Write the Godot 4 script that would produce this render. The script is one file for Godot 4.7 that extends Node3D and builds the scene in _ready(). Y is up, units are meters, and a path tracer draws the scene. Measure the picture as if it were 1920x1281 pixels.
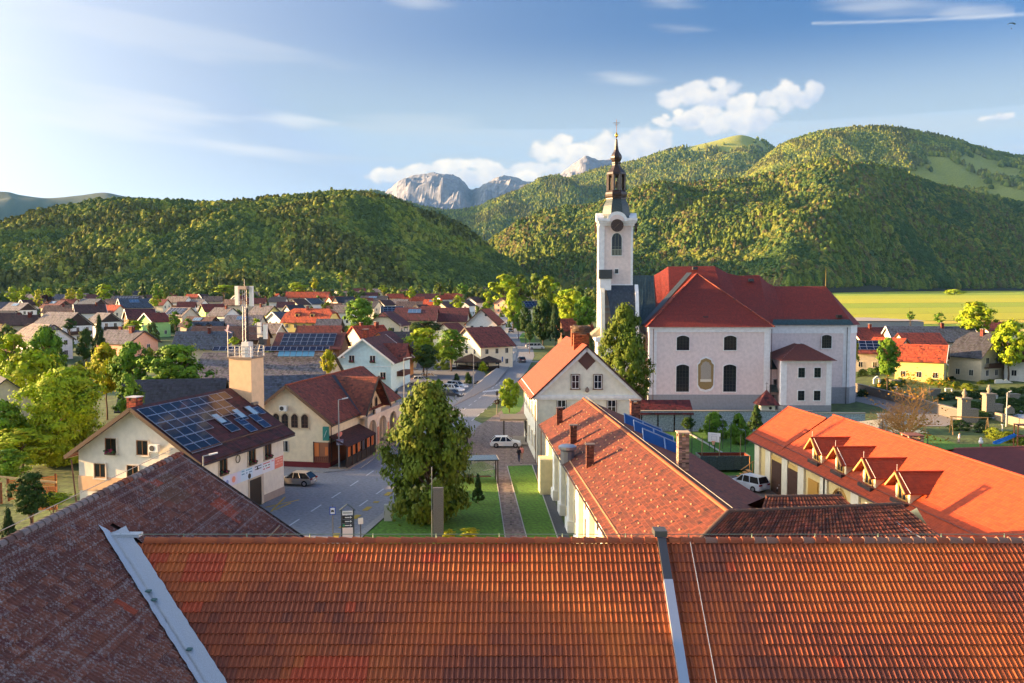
extends Node3D
# A small alpine town seen from a height at low evening sun. Metres, y up; the view looks along -z.

const EYE := 21.0
var taken := {}
var rng := RandomNumberGenerator.new()
var tex := {}
var mats := {}
var shared := {}


# Builds one surface: faces are given counter-clockwise seen from outside; uv are metres, u along the first edge.
class Shape:
	var v := PackedVector3Array()
	var uv := PackedVector2Array()
	var col := PackedColorArray()
	var paint := Color.WHITE

	func tri(a: Vector3, b: Vector3, c: Vector3) -> Shape:
		var u := (b - a).normalized()
		var n := (b - a).cross(c - a).normalized()
		var w := n.cross(u)
		for p in [a, c, b]:
			v.append(p)
			uv.append(Vector2((p - a).dot(u),-(p - a).dot(w)))
			col.append(paint)
		return self

	func quad(a: Vector3, b: Vector3, c: Vector3, d: Vector3) -> Shape:
		var u := (b - a).normalized()
		var n := (b - a).cross(d - a).normalized()
		var w := n.cross(u)
		for p in [a, c, b, a, d, c]:
			v.append(p)
			uv.append(Vector2((p - a).dot(u),-(p - a).dot(w)))
			col.append(paint)
		return self

	func quad_uv(a: Vector3, b: Vector3, c: Vector3, d: Vector3, t: Array) -> Shape:
		var ps := [a, b, c, d]
		for k in [0,2,1,0,3,2]:
			v.append(ps[k])
			uv.append(t[k])
			col.append(paint)
		return self

	func box(lo: Vector3, hi: Vector3, at := Transform3D()) -> Shape:
		var p := []
		for k in 8:
			p.append(at * Vector3(hi.x if k & 1 else lo.x, hi.y if k & 2 else lo.y, hi.z if k & 4 else lo.z))
		quad(p[4], p[5], p[7], p[6])
		quad(p[1], p[0], p[2], p[3])
		quad(p[5], p[1], p[3], p[7])
		quad(p[0], p[4], p[6], p[2])
		quad(p[6], p[7], p[3], p[2])
		quad(p[0], p[1], p[5], p[4])
		return self

	# A bar of rectangular section from a to b.
	func bar(a: Vector3, b: Vector3, w: float, h: float) -> Shape:
		var z := (b - a).normalized()
		var x := (Vector3.UP if absf(z.y) < 0.95 else Vector3.RIGHT).cross(z).normalized()
		var at := Transform3D(Basis(x, z.cross(x), z), a)
		return box(Vector3(-w / 2,-h / 2,0), Vector3(w / 2, h / 2, a.distance_to(b)), at)

	func tube(a: Vector3, b: Vector3, r0: float, r1: float, n := 8, cap := true) -> Shape:
		var z := (b - a).normalized()
		var x := (Vector3.UP if absf(z.y) < 0.95 else Vector3.RIGHT).cross(z).normalized()
		var y := z.cross(x)
		for k in n:
			var p := TAU * k / n
			var q := TAU * (k + 1) / n
			var d := x * cos(p) + y * sin(p)
			var e := x * cos(q) + y * sin(q)
			if r1 > 0.0:
				quad(a + d * r0, a + e * r0, b + e * r1, b + d * r1)
			else:
				tri(a + d * r0, a + e * r0, b)
			if cap:
				if r1 > 0.0:
					tri(b + d * r1, b + e * r1, b)
				tri(a + e * r0, a + d * r0, a)
		return self

	# Turned or many-sided shape about a vertical axis; profile holds (radius, height).
	func lathe(profile: Array, n := 12, at := Vector3.ZERO, turn := 0.0, square := 1.0) -> Shape:
		for k in profile.size() - 1:
			var a: Vector2 = profile[k]
			var b: Vector2 = profile[k + 1]
			for j in n:
				var p := TAU * j / n + turn
				var q := TAU * (j + 1) / n + turn
				var d := Vector3(cos(p),0,-sin(p)) * square
				var e := Vector3(cos(q),0,-sin(q)) * square
				var lo := at + Vector3.UP * a.y
				var hi := at + Vector3.UP * b.y
				if a.x > 0.001:
					if b.x > 0.001:
						quad(lo + d * a.x, lo + e * a.x, hi + e * b.x, hi + d * b.x)
					else:
						tri(lo + d * a.x, lo + e * a.x, hi)
				elif b.x > 0.001:
					tri(lo, hi + e * b.x, hi + d * b.x)
		return self

	# A flat outline in the x-y plane (counter-clockwise seen from +z), from z0 back to z1 < z0.
	func slab(outline: PackedVector2Array, z0: float, z1: float, at := Transform3D()) -> Shape:
		var flat := outline
		if Geometry2D.is_polygon_clockwise(flat):
			flat = flat.duplicate()
			flat.reverse()
		var t := Geometry2D.triangulate_polygon(flat)
		for k in range(0, t.size(),3):
			var a := flat[t[k]]
			var b := flat[t[k + 1]]
			var c := flat[t[k + 2]]
			if (b - a).cross(c - a) < 0:
				var s := b
				b = c
				c = s
			for f in [[z0, a, b, c],[z1, a, c, b]]:
				for k2 in [1,3,2]:
					var p: Vector2 = f[k2]
					v.append(at * Vector3(p.x, p.y, f[0]))
					uv.append(Vector2(p.x, -p.y))
					col.append(paint)
		for k in flat.size():
			var a := flat[k]
			var b := flat[(k + 1) % flat.size()]
			quad(at * Vector3(a.x, a.y, z1), at * Vector3(b.x, b.y, z1), at * Vector3(b.x, b.y, z0), at * Vector3(a.x, a.y, z0))
		return self

	# A slope laid in overlapping courses from the eave (a to b) up to the ridge (d to c).
	func courses(a: Vector3, b: Vector3, c: Vector3, d: Vector3, step := 0.36, lift := 0.03) -> Shape:
		var n := (b - a).cross(((d + c) - (a + b)) / 2).normalized()
		var rows := maxi(1, int(round((((d + c) - (a + b)) / 2).length() / step)))
		var u := (b - a).normalized()
		var w := n.cross(u)
		for k in rows:
			var s := float(k) / rows
			var t := float(k + 1) / rows
			var p := [a.lerp(d, s), b.lerp(c, s), b.lerp(c, t), a.lerp(d, t)]
			var q := [p[0] + n * lift, p[1] + n * lift, p[2] + n * 0.004, p[3] + n * 0.004]
			var m := []
			for x in q:
				m.append(Vector2((x - a).dot(u),-(x - a).dot(w)))
			quad_uv(q[0], q[1], q[2], q[3], m)
			quad(p[0], p[1], q[1], q[0])
		return self

	func mesh(smooth := false) -> ArrayMesh:
		var arrays := []
		arrays.resize(Mesh.ARRAY_MAX)
		arrays[Mesh.ARRAY_VERTEX] = v
		arrays[Mesh.ARRAY_TEX_UV] = uv
		arrays[Mesh.ARRAY_COLOR] = col
		var m := ArrayMesh.new()
		m.add_surface_from_arrays(Mesh.PRIMITIVE_TRIANGLES, arrays)
		if smooth:
			var st := SurfaceTool.new()
			st.begin(Mesh.PRIMITIVE_TRIANGLES)
			st.set_smooth_group(0)
			for k in v.size():
				st.set_uv(uv[k])
				st.set_color(col[k])
				st.add_vertex(v[k])
			st.generate_normals()
			st.index()
			return st.commit()
		return m


func numbered(called: String) -> String:
	var n: int = taken.get(called, 0)
	taken[called] = n + 1
	return called if n == 0 else "%s_%03d" % [called, n]


func tag(o: Node3D, label: String, category: String, group := "", kind := "") -> Node3D:
	if label:
		o.set_meta("label", label)
	if category:
		o.set_meta("category", category)
	if group:
		o.set_meta("group", group)
	if kind:
		o.set_meta("kind", kind)
	return o


func thing(called: String, label: String, category: String, at := Vector3.ZERO, turn := 0.0, group := "") -> Node3D:
	var o := Node3D.new()
	o.name = numbered(called)
	add_child(o)
	o.position = at
	o.rotation.y = turn
	tag(o, label, category, group)
	return o


func put(called: String, m: Variant, material: Material, parent: Node3D = null, at := Vector3.ZERO, turn := 0.0) -> MeshInstance3D:
	var o := MeshInstance3D.new()
	o.mesh = m.mesh() if m is Shape else m
	o.material_override = material
	o.name = called if parent else numbered(called)
	(parent if parent else self).add_child(o, true)
	o.position = at
	o.rotation.y = turn
	return o


func copy(o: Node3D, at: Vector3, turn: float, label: String, group := "", size := 1.0) -> Node3D:
	var c: Node3D = o.duplicate()
	c.name = numbered(str(o.name).trim_suffix("_" + str(o.name).get_slice("_", str(o.name).get_slice_count("_") - 1)) if str(o.name).right(3).is_valid_int() else str(o.name))
	add_child(c)
	c.position = at
	c.rotation.y = turn
	c.scale = Vector3.ONE * size
	c.set_meta("label", label)
	if group:
		c.set_meta("group", group)
	return c


func structure(called: String, m: Variant, material: Material) -> MeshInstance3D:
	var o := put(called, m, material)
	o.set_meta("kind", "structure")
	return o


func vec(x: float, y: float, z: float) -> Vector3:
	return Vector3(x, y, z)


func rgb(r: int, g: int, b: int) -> Color:
	return Color(r / 255.0, g / 255.0, b / 255.0)


# frequency, darkest tone, octaves, kind of noise
const GRAINS := {"plaster": [0.012,0.91,5,0], "wall stains": [0.02,0.62,6,0], "asphalt": [0.03,0.78,6,0], "patina": [0.02,0.6,5,0], "fresco": [0.05,0.6,4,0], "meadow": [0.02,0.6,5,0], "turf": [0.05,0.0,3,0], "crop": [0.03,0.78,5,0], "rock": [0.03,0.65,6,3], "fine": [0.2,0.0,2,0], "pebble": [0.12,0.35,2,2], "paint wear": [0.05,0.7,4,0], "clay": [0.06,0.62,5,0], "lichen": [0.09,0.42,3,0], "foil": [0.05,0.72,5,0]}


# Grain: a repeating noise picture between two greys, used to break up flat colour.
func grain(key: String) -> Texture2D:
	if not tex.has(key):
		var g: Array = GRAINS[key]
		var lo: float = g[1]
		var hi := 1.0
		var size := 512
		var n := FastNoiseLite.new()
		n.noise_type = [FastNoiseLite.TYPE_SIMPLEX_SMOOTH, 0, FastNoiseLite.TYPE_CELLULAR, FastNoiseLite.TYPE_PERLIN][g[3]]
		n.frequency = g[0]
		n.fractal_octaves = g[2]
		n.seed = key.hash() % 9999
		var im := n.get_seamless_image(size, size)
		im.convert(Image.FORMAT_RGB8)
		var d := im.get_data()
		for k in d.size():
			d[k] = int(lerpf(lo, hi, d[k] / 255.0) * 255.0)
		tex[key] = ImageTexture.create_from_image(Image.create_from_data(size, size, false, Image.FORMAT_RGB8, d))
	return tex[key]


func plain(c: Color, rough := 0.8, metal := 0.0) -> StandardMaterial3D:
	var key := "%s %.2f %.2f" % [c.to_html(), rough, metal]
	if not mats.has(key):
		var m := StandardMaterial3D.new()
		m.albedo_color = c
		m.roughness = rough
		m.metallic = metal
		m.resource_name = "paint"
		mats[key] = m
	return mats[key]


# Plaster, stone, asphalt and other surfaces with a world-sized grain.
func rough(c: Color, map: Texture2D, metres: float, roughness := 0.85, bump: Texture2D = null, height := 0.5) -> StandardMaterial3D:
	var key := "r %s %d %.2f %.2f %d %.2f" % [c.to_html(), map.get_instance_id(), metres, roughness, bump.get_instance_id() if bump else 0, height]
	if not mats.has(key):
		var m := StandardMaterial3D.new()
		m.albedo_color = c
		m.albedo_texture = map
		m.roughness = roughness
		m.uv1_triplanar = true
		m.uv1_world_triplanar = true
		m.uv1_scale = Vector3.ONE / metres
		if bump:
			m.heightmap_enabled = true
			m.heightmap_texture = bump
			m.heightmap_scale = height
		mats[key] = m
	return mats[key]


func plaster(c: Color) -> StandardMaterial3D:
	return rough(c, grain("plaster"),5.0,0.9)


# A material laid by uv in metres.
func laid(c: Color, map: Texture2D, size: Vector2, roughness := 0.8, bump: Texture2D = null, height := 1.0) -> StandardMaterial3D:
	var key := "l %s %d %s %.2f" % [c.to_html(), map.get_instance_id(), str(size), roughness]
	if not mats.has(key):
		var m := StandardMaterial3D.new()
		m.albedo_color = c
		m.albedo_texture = map
		m.roughness = roughness
		m.uv1_scale = vec(1.0 / size.x, 1.0 / size.y, 1)
		if bump:
			m.heightmap_enabled = true
			m.heightmap_texture = bump
			m.heightmap_scale = height
		mats[key] = m
	return mats[key]


# Tones of single tiles on a repeating sheet of cols x rows; with their relief.
func tile_sheet(key: String, cols: int, rows: int, spread: float, odd: float, size := 512) -> Array:
	if not tex.has(key):
		rng.seed = key.hash()
		var tone := PackedByteArray()
		var high := PackedByteArray()
		tone.resize(size * size * 3)
		high.resize(size * size)
		var shade := []
		for k in cols * rows:
			shade.append(Vector3.ONE * (1.0 - rng.randf() * spread) * vec(1.0,1.0 - rng.randf() * spread * 0.25,1.0 - rng.randf() * spread * 0.3) * (0.6 if rng.randf() < odd else 1.0))
		var n := FastNoiseLite.new()
		n.frequency = 0.03
		n.seed = key.hash() % 999
		for y in size:
			for x in size:
				var fx := float(x) * cols / size
				var fy := float(y) * rows / size
				var s: Vector3 = shade[int(fy) * cols + int(fx)]
				var g := 1.0 - 0.12 * (0.5 + 0.5 * n.get_noise_2d(x, y))
				var k := y * size + x
				tone[k * 3] = int(255.0 * clampf(s.x * g, 0,1))
				tone[k * 3 + 1] = int(255.0 * clampf(s.y * g, 0,1))
				tone[k * 3 + 2] = int(255.0 * clampf(s.z * g, 0,1))
				high[k] = int(255.0 * (0.35 + 0.25 * (fy - int(fy)) + 0.4 * absf(sin(PI * (fx - int(fx))))))
		tex[key] = [ImageTexture.create_from_image(Image.create_from_data(size, size, false, Image.FORMAT_RGB8, tone)), ImageTexture.create_from_image(Image.create_from_data(size, size, false, Image.FORMAT_L8, high))]
	return tex[key]


func roofing(c: Color, key := "town tiles", cols := 12, rows := 12, spread := 0.35, odd := 0.03, metres := Vector2(4,4.3)) -> StandardMaterial3D:
	var t := tile_sheet(key, cols, rows, spread, odd)
	return laid(c, t[0], metres, 0.75, t[1],2.5)


func rise(d: float) -> float:
	return 0.0 if d < 200.0 else 16.0 * (1.0 - exp(-(d - 200.0) / 400.0))


func land(x: float, z: float) -> float:
	return rise(sqrt(x * x + z * z))


func on_land(x: float, z: float, up := 0.0) -> Vector3:
	return vec(x, land(x, z) + up, z)


# A sheet on level ground from an outline in plan.
func sheet(outline: Array, up: float) -> Shape:
	var s := Shape.new()
	var flat := PackedVector2Array()
	for p in outline:
		flat.append(Vector2(p.x, p.z) if p is Vector3 else p)
	var t := Geometry2D.triangulate_polygon(flat)
	for k in range(0, t.size(),3):
		var a := flat[t[k]]
		var b := flat[t[k + 1]]
		var c := flat[t[k + 2]]
		if (b - a).cross(c - a) > 0:
			var w := b
			b = c
			c = w
		for p in [a, c, b]:
			s.v.append(vec(p.x, up + land(p.x, p.y), p.y))
			s.uv.append(p)
			s.col.append(Color.WHITE)
	return s


# A strip on the ground along a line in plan, following the land; lo and hi are its offsets to the left and right.
func strip(line: Array, lo: float, hi: float, up: float, thick := 0.0, from := 0.0, to := 1e9) -> Shape:
	var s := Shape.new()
	var run := 0.0
	for k in line.size() - 1:
		var a: Vector3 = line[k]
		var b: Vector3 = line[k + 1]
		var steps := maxi(1, int(a.distance_to(b) / 12.0))
		var n0 := side_of(line, k)
		var n1 := side_of(line, k + 1)
		for j in steps:
			var p := a.lerp(b, float(j) / steps)
			var q := a.lerp(b, float(j + 1) / steps)
			var n := n0.lerp(n1, float(j) / steps)
			var m := n0.lerp(n1, float(j + 1) / steps)
			var e := [p + n * lo, p + n * hi, q + m * hi, q + m * lo]
			if run >= from and run < to:
				for i in 4:
					e[i] = on_land(e[i].x, e[i].z, up)
				s.quad(e[0], e[1], e[2], e[3])
				if thick > 0.0:
					var d := Vector3.DOWN * thick
					s.quad(e[0] + d, e[0], e[3], e[3] + d)
					s.quad(e[1], e[1] + d, e[2] + d, e[2])
			run += p.distance_to(q)
	return s


func side_of(line: Array, k: int) -> Vector3:
	var a: Vector3 = line[maxi(k - 1,0)]
	var b: Vector3 = line[mini(k + 1, line.size() - 1)]
	var d := (b - a).normalized()
	return vec(-d.z, 0, d.x)

func _ready() -> void:
	# --- camera, sky, sun, exposure -------------------------------------------------
	var cam := Camera3D.new()
	cam.name = "camera"
	add_child(cam)
	cam.position = vec(0, EYE, 0)
	cam.rotation_degrees.x = -3.465
	cam.fov = 42.2
	cam.near = 0.3
	cam.far = 20000.0
	cam.current = true

	var sun := DirectionalLight3D.new()
	sun.name = "sun"
	add_child(sun)
	sun.light_color = Color(1.0,0.80,0.54)
	sun.light_energy = 0.6
	sun.light_angular_distance = 0.6
	sun.shadow_enabled = true
	sun.look_at_from_position(Vector3.ZERO, -SUN)

	var around := WorldEnvironment.new()
	around.name = "world"
	add_child(around)
	var env := Environment.new()
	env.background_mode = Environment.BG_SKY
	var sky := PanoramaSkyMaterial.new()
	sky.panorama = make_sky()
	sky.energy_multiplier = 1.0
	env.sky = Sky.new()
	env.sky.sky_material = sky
	env.tonemap_mode = Environment.TONE_MAPPER_LINEAR
	env.tonemap_exposure = 13.0
	env.fog_enabled = true
	env.fog_density = 0.00002
	env.fog_light_color = Color(0.5,0.76,1.0)
	env.sdfgi_enabled = true
	env.ssao_enabled = true
	env.ssil_enabled = true
	around.environment = env

	# --- large structure ---------------------------------------------------------------
	build_land()
	build_hills()
	build_streets()
	build_church()
	build_parish_house()
	build_brown_wing()
	build_orange_wing()
	build_front_wing()
	build_dark_wing()
	build_fire_house()
	build_arcade_house()
	build_named_houses()
	build_town()
	# --- trees, vehicles, street furniture, people ------------------------------------
	build_trees()
	build_garden_side()
	build_cemetery()
	build_vehicles()
	build_street_things()
	build_people()


# Towards the sun: low, from the left and a little behind the facades.
const SUN := Vector3(-0.9795,0.1630,-0.1189)


# The sky as a panorama: clear evening air, thin cirrus and a few heaped clouds, with fill glow and more clouds added outside the frame.
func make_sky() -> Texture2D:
	var w := 1024
	var h := 512
	var im := Image.create(w, h, false, Image.FORMAT_RGBF)
	var sun_flat := SUN.normalized()
	for y in h:
		var el := PI / 2 - PI * (y + 0.5) / h
		var cy := cos(el)
		var up := maxf(sin(el),0.0)
		for x in w:
			var az := TAU * ((x + 0.5) / w - 0.5)
			var d := vec(sin(az) * cy, sin(el),-cos(az) * cy)
			var near := acos(clampf(d.dot(sun_flat),-1,1))
			var haze := exp(-up * 8.5)
			var zen := vec(0.012,0.105,0.31)
			var low := vec(0.60,0.72,0.80)
			var c := zen.lerp(low, pow(haze, 1.15))
			# scattered light is weakest square to the sun ; its growth opposite the sun is strengthened for fill
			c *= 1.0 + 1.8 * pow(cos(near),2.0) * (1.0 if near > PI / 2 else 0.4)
			# added pale glow opposite the sun, out of frame, to fill the shaded walls
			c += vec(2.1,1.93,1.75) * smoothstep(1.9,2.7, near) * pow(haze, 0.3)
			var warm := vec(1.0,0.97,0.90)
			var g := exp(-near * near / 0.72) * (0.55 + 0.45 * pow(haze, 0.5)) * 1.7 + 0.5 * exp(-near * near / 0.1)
			c = c.lerp(warm, clampf(g, 0,1)) + warm * (9.0 * exp(-near * near / 0.13) + 1.2 * exp(-near * near / 0.4))  # glow around the sun boosted beyond the frame to add fill light
			c = c.lerp(c.max(vec(0.33,0.42,0.52)), smoothstep(0.275,0.165, up))
			c *= 0.112
			im.set_pixel(x, y, Color(c.x, c.y, c.z))
	im.resize(4096,2048, Image.INTERPOLATE_BILINEAR)
	im.convert(Image.FORMAT_RGBH)
	var billow := FastNoiseLite.new()
	billow.noise_type = FastNoiseLite.TYPE_SIMPLEX_SMOOTH
	billow.frequency = 0.03
	billow.fractal_octaves = 5
	billow.seed = 4
	# heaped clouds: azimuth from the view axis, elevation, half width, half height, all in degrees
	var heaps := []
	for r in [[11.5,12.1,2.7,1.4],[14.0,10.6,3.1,1.6],[16.9,11.8,1.8,1.4],[10.6,10.5,1.6,0.8],[6.2,9.0,4.4,1.9],[4.4,8.0,3.0,1.1],[-2.7,7.3,6.6,1.25],[1.4,6.8,3.0,0.9],[28.2,9.6,1.0,0.35]]:
		heaps.append(r)
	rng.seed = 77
	for k in 44:   # clouds outside the frame, their number raised to add fill light
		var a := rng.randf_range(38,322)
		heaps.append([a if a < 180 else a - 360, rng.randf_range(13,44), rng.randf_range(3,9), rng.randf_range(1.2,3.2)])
	for r in heaps:
		var px := 4096 / 360.0
		var puffs := [vec(0,-0.15,0.62),vec(-0.5,-0.3,0.42),vec(0.5,-0.3,0.45)]
		for k in 9:
			var u := rng.randf_range(-0.85,0.85)
			puffs.append(vec(u, rng.randf_range(-0.35,0.75 - 0.75 * absf(u)), rng.randf_range(0.2,0.42)))
		for y in range(int((90 - r[1] - r[3] * 1.7) * px), int((90 - r[1] + r[3] * 1.2) * px)):
			for x in range(int((r[0] - r[2] * 1.5 + 180) * px), int((r[0] + r[2] * 1.5 + 180) * px)):
				var dx: float = ((x / px) - 180 - r[0]) / r[2]
				var dy: float = (90 - (y / px) - r[1]) / r[3]
				var q := -1.0
				for f in puffs:
					q = maxf(q, 1.0 - Vector2(dx - f.x, (dy - f.y) * 0.9).length() / f.z)
				q += billow.get_noise_2d(x * 1.6, y * 1.9 + r[0] * 40) * 0.55 - 0.06
				if q <= 0:
					continue
				var xx := posmod(x, 4096)
				var puff := billow.get_noise_2d(x * 2.0 + 300, y * 2.2)
				var face := clampf(0.5 + 0.5 * dy - 0.25 * dx + 0.5 * puff, 0,1)
				im.set_pixel(xx, y, im.get_pixel(xx, y).lerp(Color(0.05,0.055,0.066).lerp(Color(0.088,0.081,0.072), face), smoothstep(0.0,0.4, q) * 0.97))
	# thin cirrus streaks
	var wisp := FastNoiseLite.new()
	wisp.frequency = 0.006
	wisp.fractal_octaves = 5
	wisp.seed = 9
	var streaks := [[-24,9.8,9,1.8,0.5],[-14,10.3,2.6,0.9,0.6],[-6.0,17.4,2.6,0.5,0.5],[10.2,17.0,3.2,1.0,0.6],[7.0,13.0,2.6,0.4,0.55],[21.5,16.2,6.0,0.7,0.45],[27,15.2,1.8,0.35,0.4],[-3,10,9,0.8,0.22],[16,9.5,12,0.9,0.22],[-22,15,12,2.0,0.25],[-10,8.2,12,0.5,0.25],[30,7.8,2.5,0.3,0.3]]
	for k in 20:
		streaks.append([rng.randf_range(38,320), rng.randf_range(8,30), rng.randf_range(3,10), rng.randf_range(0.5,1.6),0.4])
	for r in streaks:
		var px := 4096 / 360.0
		for y in range(int((90 - r[1] - r[3] * 1.6) * px), int((90 - r[1] + r[3] * 1.6) * px)):
			for x in range(int((r[0] - r[2] * 1.2 + 180) * px), int((r[0] + r[2] * 1.2 + 180) * px)):
				var dx: float = ((x / px) - 180 - r[0]) / r[2]
				var dy: float = (90 - (y / px) - r[1] + dx * r[3] * 0.5) / r[3]
				var n := wisp.get_noise_2d(x * 0.55 + y * 1.1, y * 5.5 - x * 0.5)
				var q := 1.0 - sqrt(dx * dx + dy * dy) * 0.9 - 0.25 + n * 1.5
				if q <= 0:
					continue
				var xx := posmod(x, 4096)
				im.set_pixel(xx, y, im.get_pixel(xx, y).lerp(Color(0.082,0.08,0.077), smoothstep(0.0,1.1, q) * r[4] * 0.75))
	# a contrail, high on the right
	for k in 150:
		var x := int((18.45 + 180) * 4096 / 360.0) + k
		var fy := (90 - lerpf(15.56,14.65, k / 150.0)) * 4096 / 360.0
		for j in 3:
			var y := int(fy) + j - 1
			im.set_pixel(x, y, im.get_pixel(x, y).lerp(Color(0.085,0.085,0.085),0.5 * clampf(1.0 - absf(y - fy),0,1)))
	# the middle of the panorama lies behind the viewer
	var turned := Image.create(4096,2048, false, Image.FORMAT_RGBH)
	turned.blit_rect(im, Rect2i(2048,0,2048,2048), Vector2i(0,0))
	turned.blit_rect(im, Rect2i(0,0,2048,2048), Vector2i(2048,0))
	return ImageTexture.create_from_image(turned)

var hill_grids := []


func build_land() -> void:
	var s := Shape.new()
	var rings := [2.0,40.0,90.0,150.0,200.0,240.0,280.0,330.0,380.0,440.0,520.0,620.0,740.0,900.0,1100.0,1500.0,2200.0,3600.0,6000.0,7600.0]
	var n := 96
	for k in rings.size() - 1:
		for j in n:
			var p := TAU * j / n
			var q := TAU * (j + 1) / n
			var a: float = rings[k]
			var b: float = rings[k + 1]
			s.quad(on_land(sin(p) * a, -cos(p) * a), on_land(sin(q) * a, -cos(q) * a), on_land(sin(q) * b, -cos(q) * b), on_land(sin(p) * b, -cos(p) * b))
	structure("ground", s, rough(rgb(92,112,50), grain("meadow"),23.0,0.95, grain("turf"),6.0))

	# fields beyond the houses on the right: strips of crops side by side
	var tones := [rgb(186,198,30), rgb(160,186,30), rgb(222,204,70), rgb(120,158,30), rgb(200,202,34), rgb(228,212,100), rgb(150,178,32)]
	var near := [262.0,292.0,318.0,352.0,372.0,430.0,500.0,580.0,690.0,840.0,1100.0,1500.0]
	var pick := [1,5,3,2,4,0,1,4,0,6,4]
	for k in pick.size():
		var f := Shape.new()
		var cols := 14
		var a: float = near[k]
		var b: float = near[k + 1] - (1.0 if k % 3 else 2.5)
		for j in cols:
			for i in 5:
				var az0 := deg_to_rad(lerpf(17.0,62.0, float(j) / cols))
				var az1 := deg_to_rad(lerpf(17.0,62.0, float(j + 1) / cols))
				var q := []
				for c in [[az0, i],[az1, i],[az1, i + 1],[az0, i + 1]]:
					# strips lie across the valley: constant depth, slightly askew
					var z: float = lerpf(a, b, c[1] / 5.0)
					var x: float = tan(c[0]) * z
					q.append(on_land(x, -z - x * 0.05,0.12))
				f.quad(q[0], q[1], q[2], q[3])
		structure("field", f, rough(tones[pick[k]], grain("crop"),6.0,0.95, grain("turf"),45.0))


# A hill: a loft from its foot over its crest to the far side, ribbed by spurs and gullies.
func hill(called: String, crest: Array, foot: Array, back: float, cols: int, rows: int, relief: float, wave: float, material: Material, bulge := 0.12, crag := 0.0, sink := 0.0) -> Dictionary:
	var noise := FastNoiseLite.new()
	noise.noise_type = FastNoiseLite.TYPE_SIMPLEX_SMOOTH
	noise.frequency = 1.0 / wave
	noise.fractal_octaves = 5
	noise.fractal_type = FastNoiseLite.FRACTAL_RIDGED if crag > 0.0 else FastNoiseLite.FRACTAL_FBM
	noise.seed = called.hash() % 1000
	var grid := []
	for j in cols + 1:
		var t := float(j) / cols
		var top := along(crest, t) - vec(0, sink, 0)   # the trees reach above the ground
		var x := t * (foot.size() - 1)
		var k := mini(int(x), foot.size() - 2)
		var low: Vector3 = top * vec(1,0,1) * (lerpf(foot[k], foot[k + 1], x - k) / -top.z)
		low.y = land(low.x, low.z) - 2.0
		var out := vec(top.x, 0, top.z).normalized()
		var line := []
		for i in rows + 1:
			var u := float(i) / rows * 1.45
			var p: Vector3
			if u <= 1.0:
				p = low.lerp(top, u)
				p.y += (top.y - low.y) * bulge * sin(PI * u)
			else:
				p = top + out * back * (u - 1.0) / 0.45
				p.y = lerpf(top.y, low.y - 40.0, pow((u - 1.0) / 0.45,1.3))
			var amp := relief * sin(PI * clampf(u * 0.92,0,1)) if u < 1.0 else relief * 0.5
			var v := noise.get_noise_3d(p.x, p.y * 0.6, p.z)
			p.y += v * amp * (0.3 if u > 0.93 and u < 1.08 and crag == 0.0 else 1.0)
			p += out * v * amp * 0.5
			line.append(p)
		grid.append(line)
	var s := Shape.new()
	for j in cols:
		for i in rows:
			s.quad(grid[j][i], grid[j + 1][i], grid[j + 1][i + 1], grid[j][i + 1])
	structure(called, s.mesh(crag == 0.0), material)
	return {"grid": grid, "cols": cols, "rows": rows}


func along(line: Array, t: float) -> Vector3:
	var x := t * (line.size() - 1)
	var k := mini(int(x), line.size() - 2)
	var a: Vector3 = line[k]
	var b: Vector3 = line[k + 1]
	var p: Vector3 = line[maxi(k - 1,0)]
	var q: Vector3 = line[mini(k + 2, line.size() - 1)]
	return a.cubic_interpolate(b, p, q, x - k)


# A lumpy tree crown for woods seen from afar: leafy tufts over a dark inside.
func wood_tree(key: String, tall: float, pointed: float) -> ArrayMesh:
	if not shared.has(key):
		rng.seed = key.hash()
		var s := Shape.new()
		for k in 72:
			var u := rng.randf()
			var az := rng.randf() * TAU
			var r := 0.5 * sqrt(clampf(1.0 - pow(absf(u * 2.0 - 0.75) / 1.3,2.0),0.02,1.0)) * lerpf(1.0,1.15 - u, pointed) * rng.randf_range(0.75,1.1)
			var c := vec(cos(az) * r, u * tall, sin(az) * r)
			var n := vec(cos(az),0.5 + rng.randf_range(-0.6,0.9), sin(az)).normalized()
			var x := n.cross(vec(rng.randf() - 0.5, rng.randf() - 0.5, rng.randf() - 0.5)).normalized() * rng.randf_range(0.11,0.2)
			var y := n.cross(x.normalized()) * rng.randf_range(0.11,0.2)
			var f := n * 0.07
			s.tri(c - x - y - f, c + x - y - f, c + f)
			s.tri(c + x - y - f, c + x + y - f, c + f)
			s.tri(c + x + y - f, c - x + y - f, c + f)
			s.tri(c - x + y - f, c - x - y - f, c + f)
		s.lathe([Vector2(0.0,0.05), Vector2(0.3, tall * 0.25), Vector2(0.3 * (1.0 - 0.5 * pointed), tall * 0.6), Vector2(0.0, tall * 0.92)],6)
		s.lathe([Vector2(0.04,-0.3), Vector2(0.03,0.2)],4)
		shared[key] = s.mesh()
	return shared[key]


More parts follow.
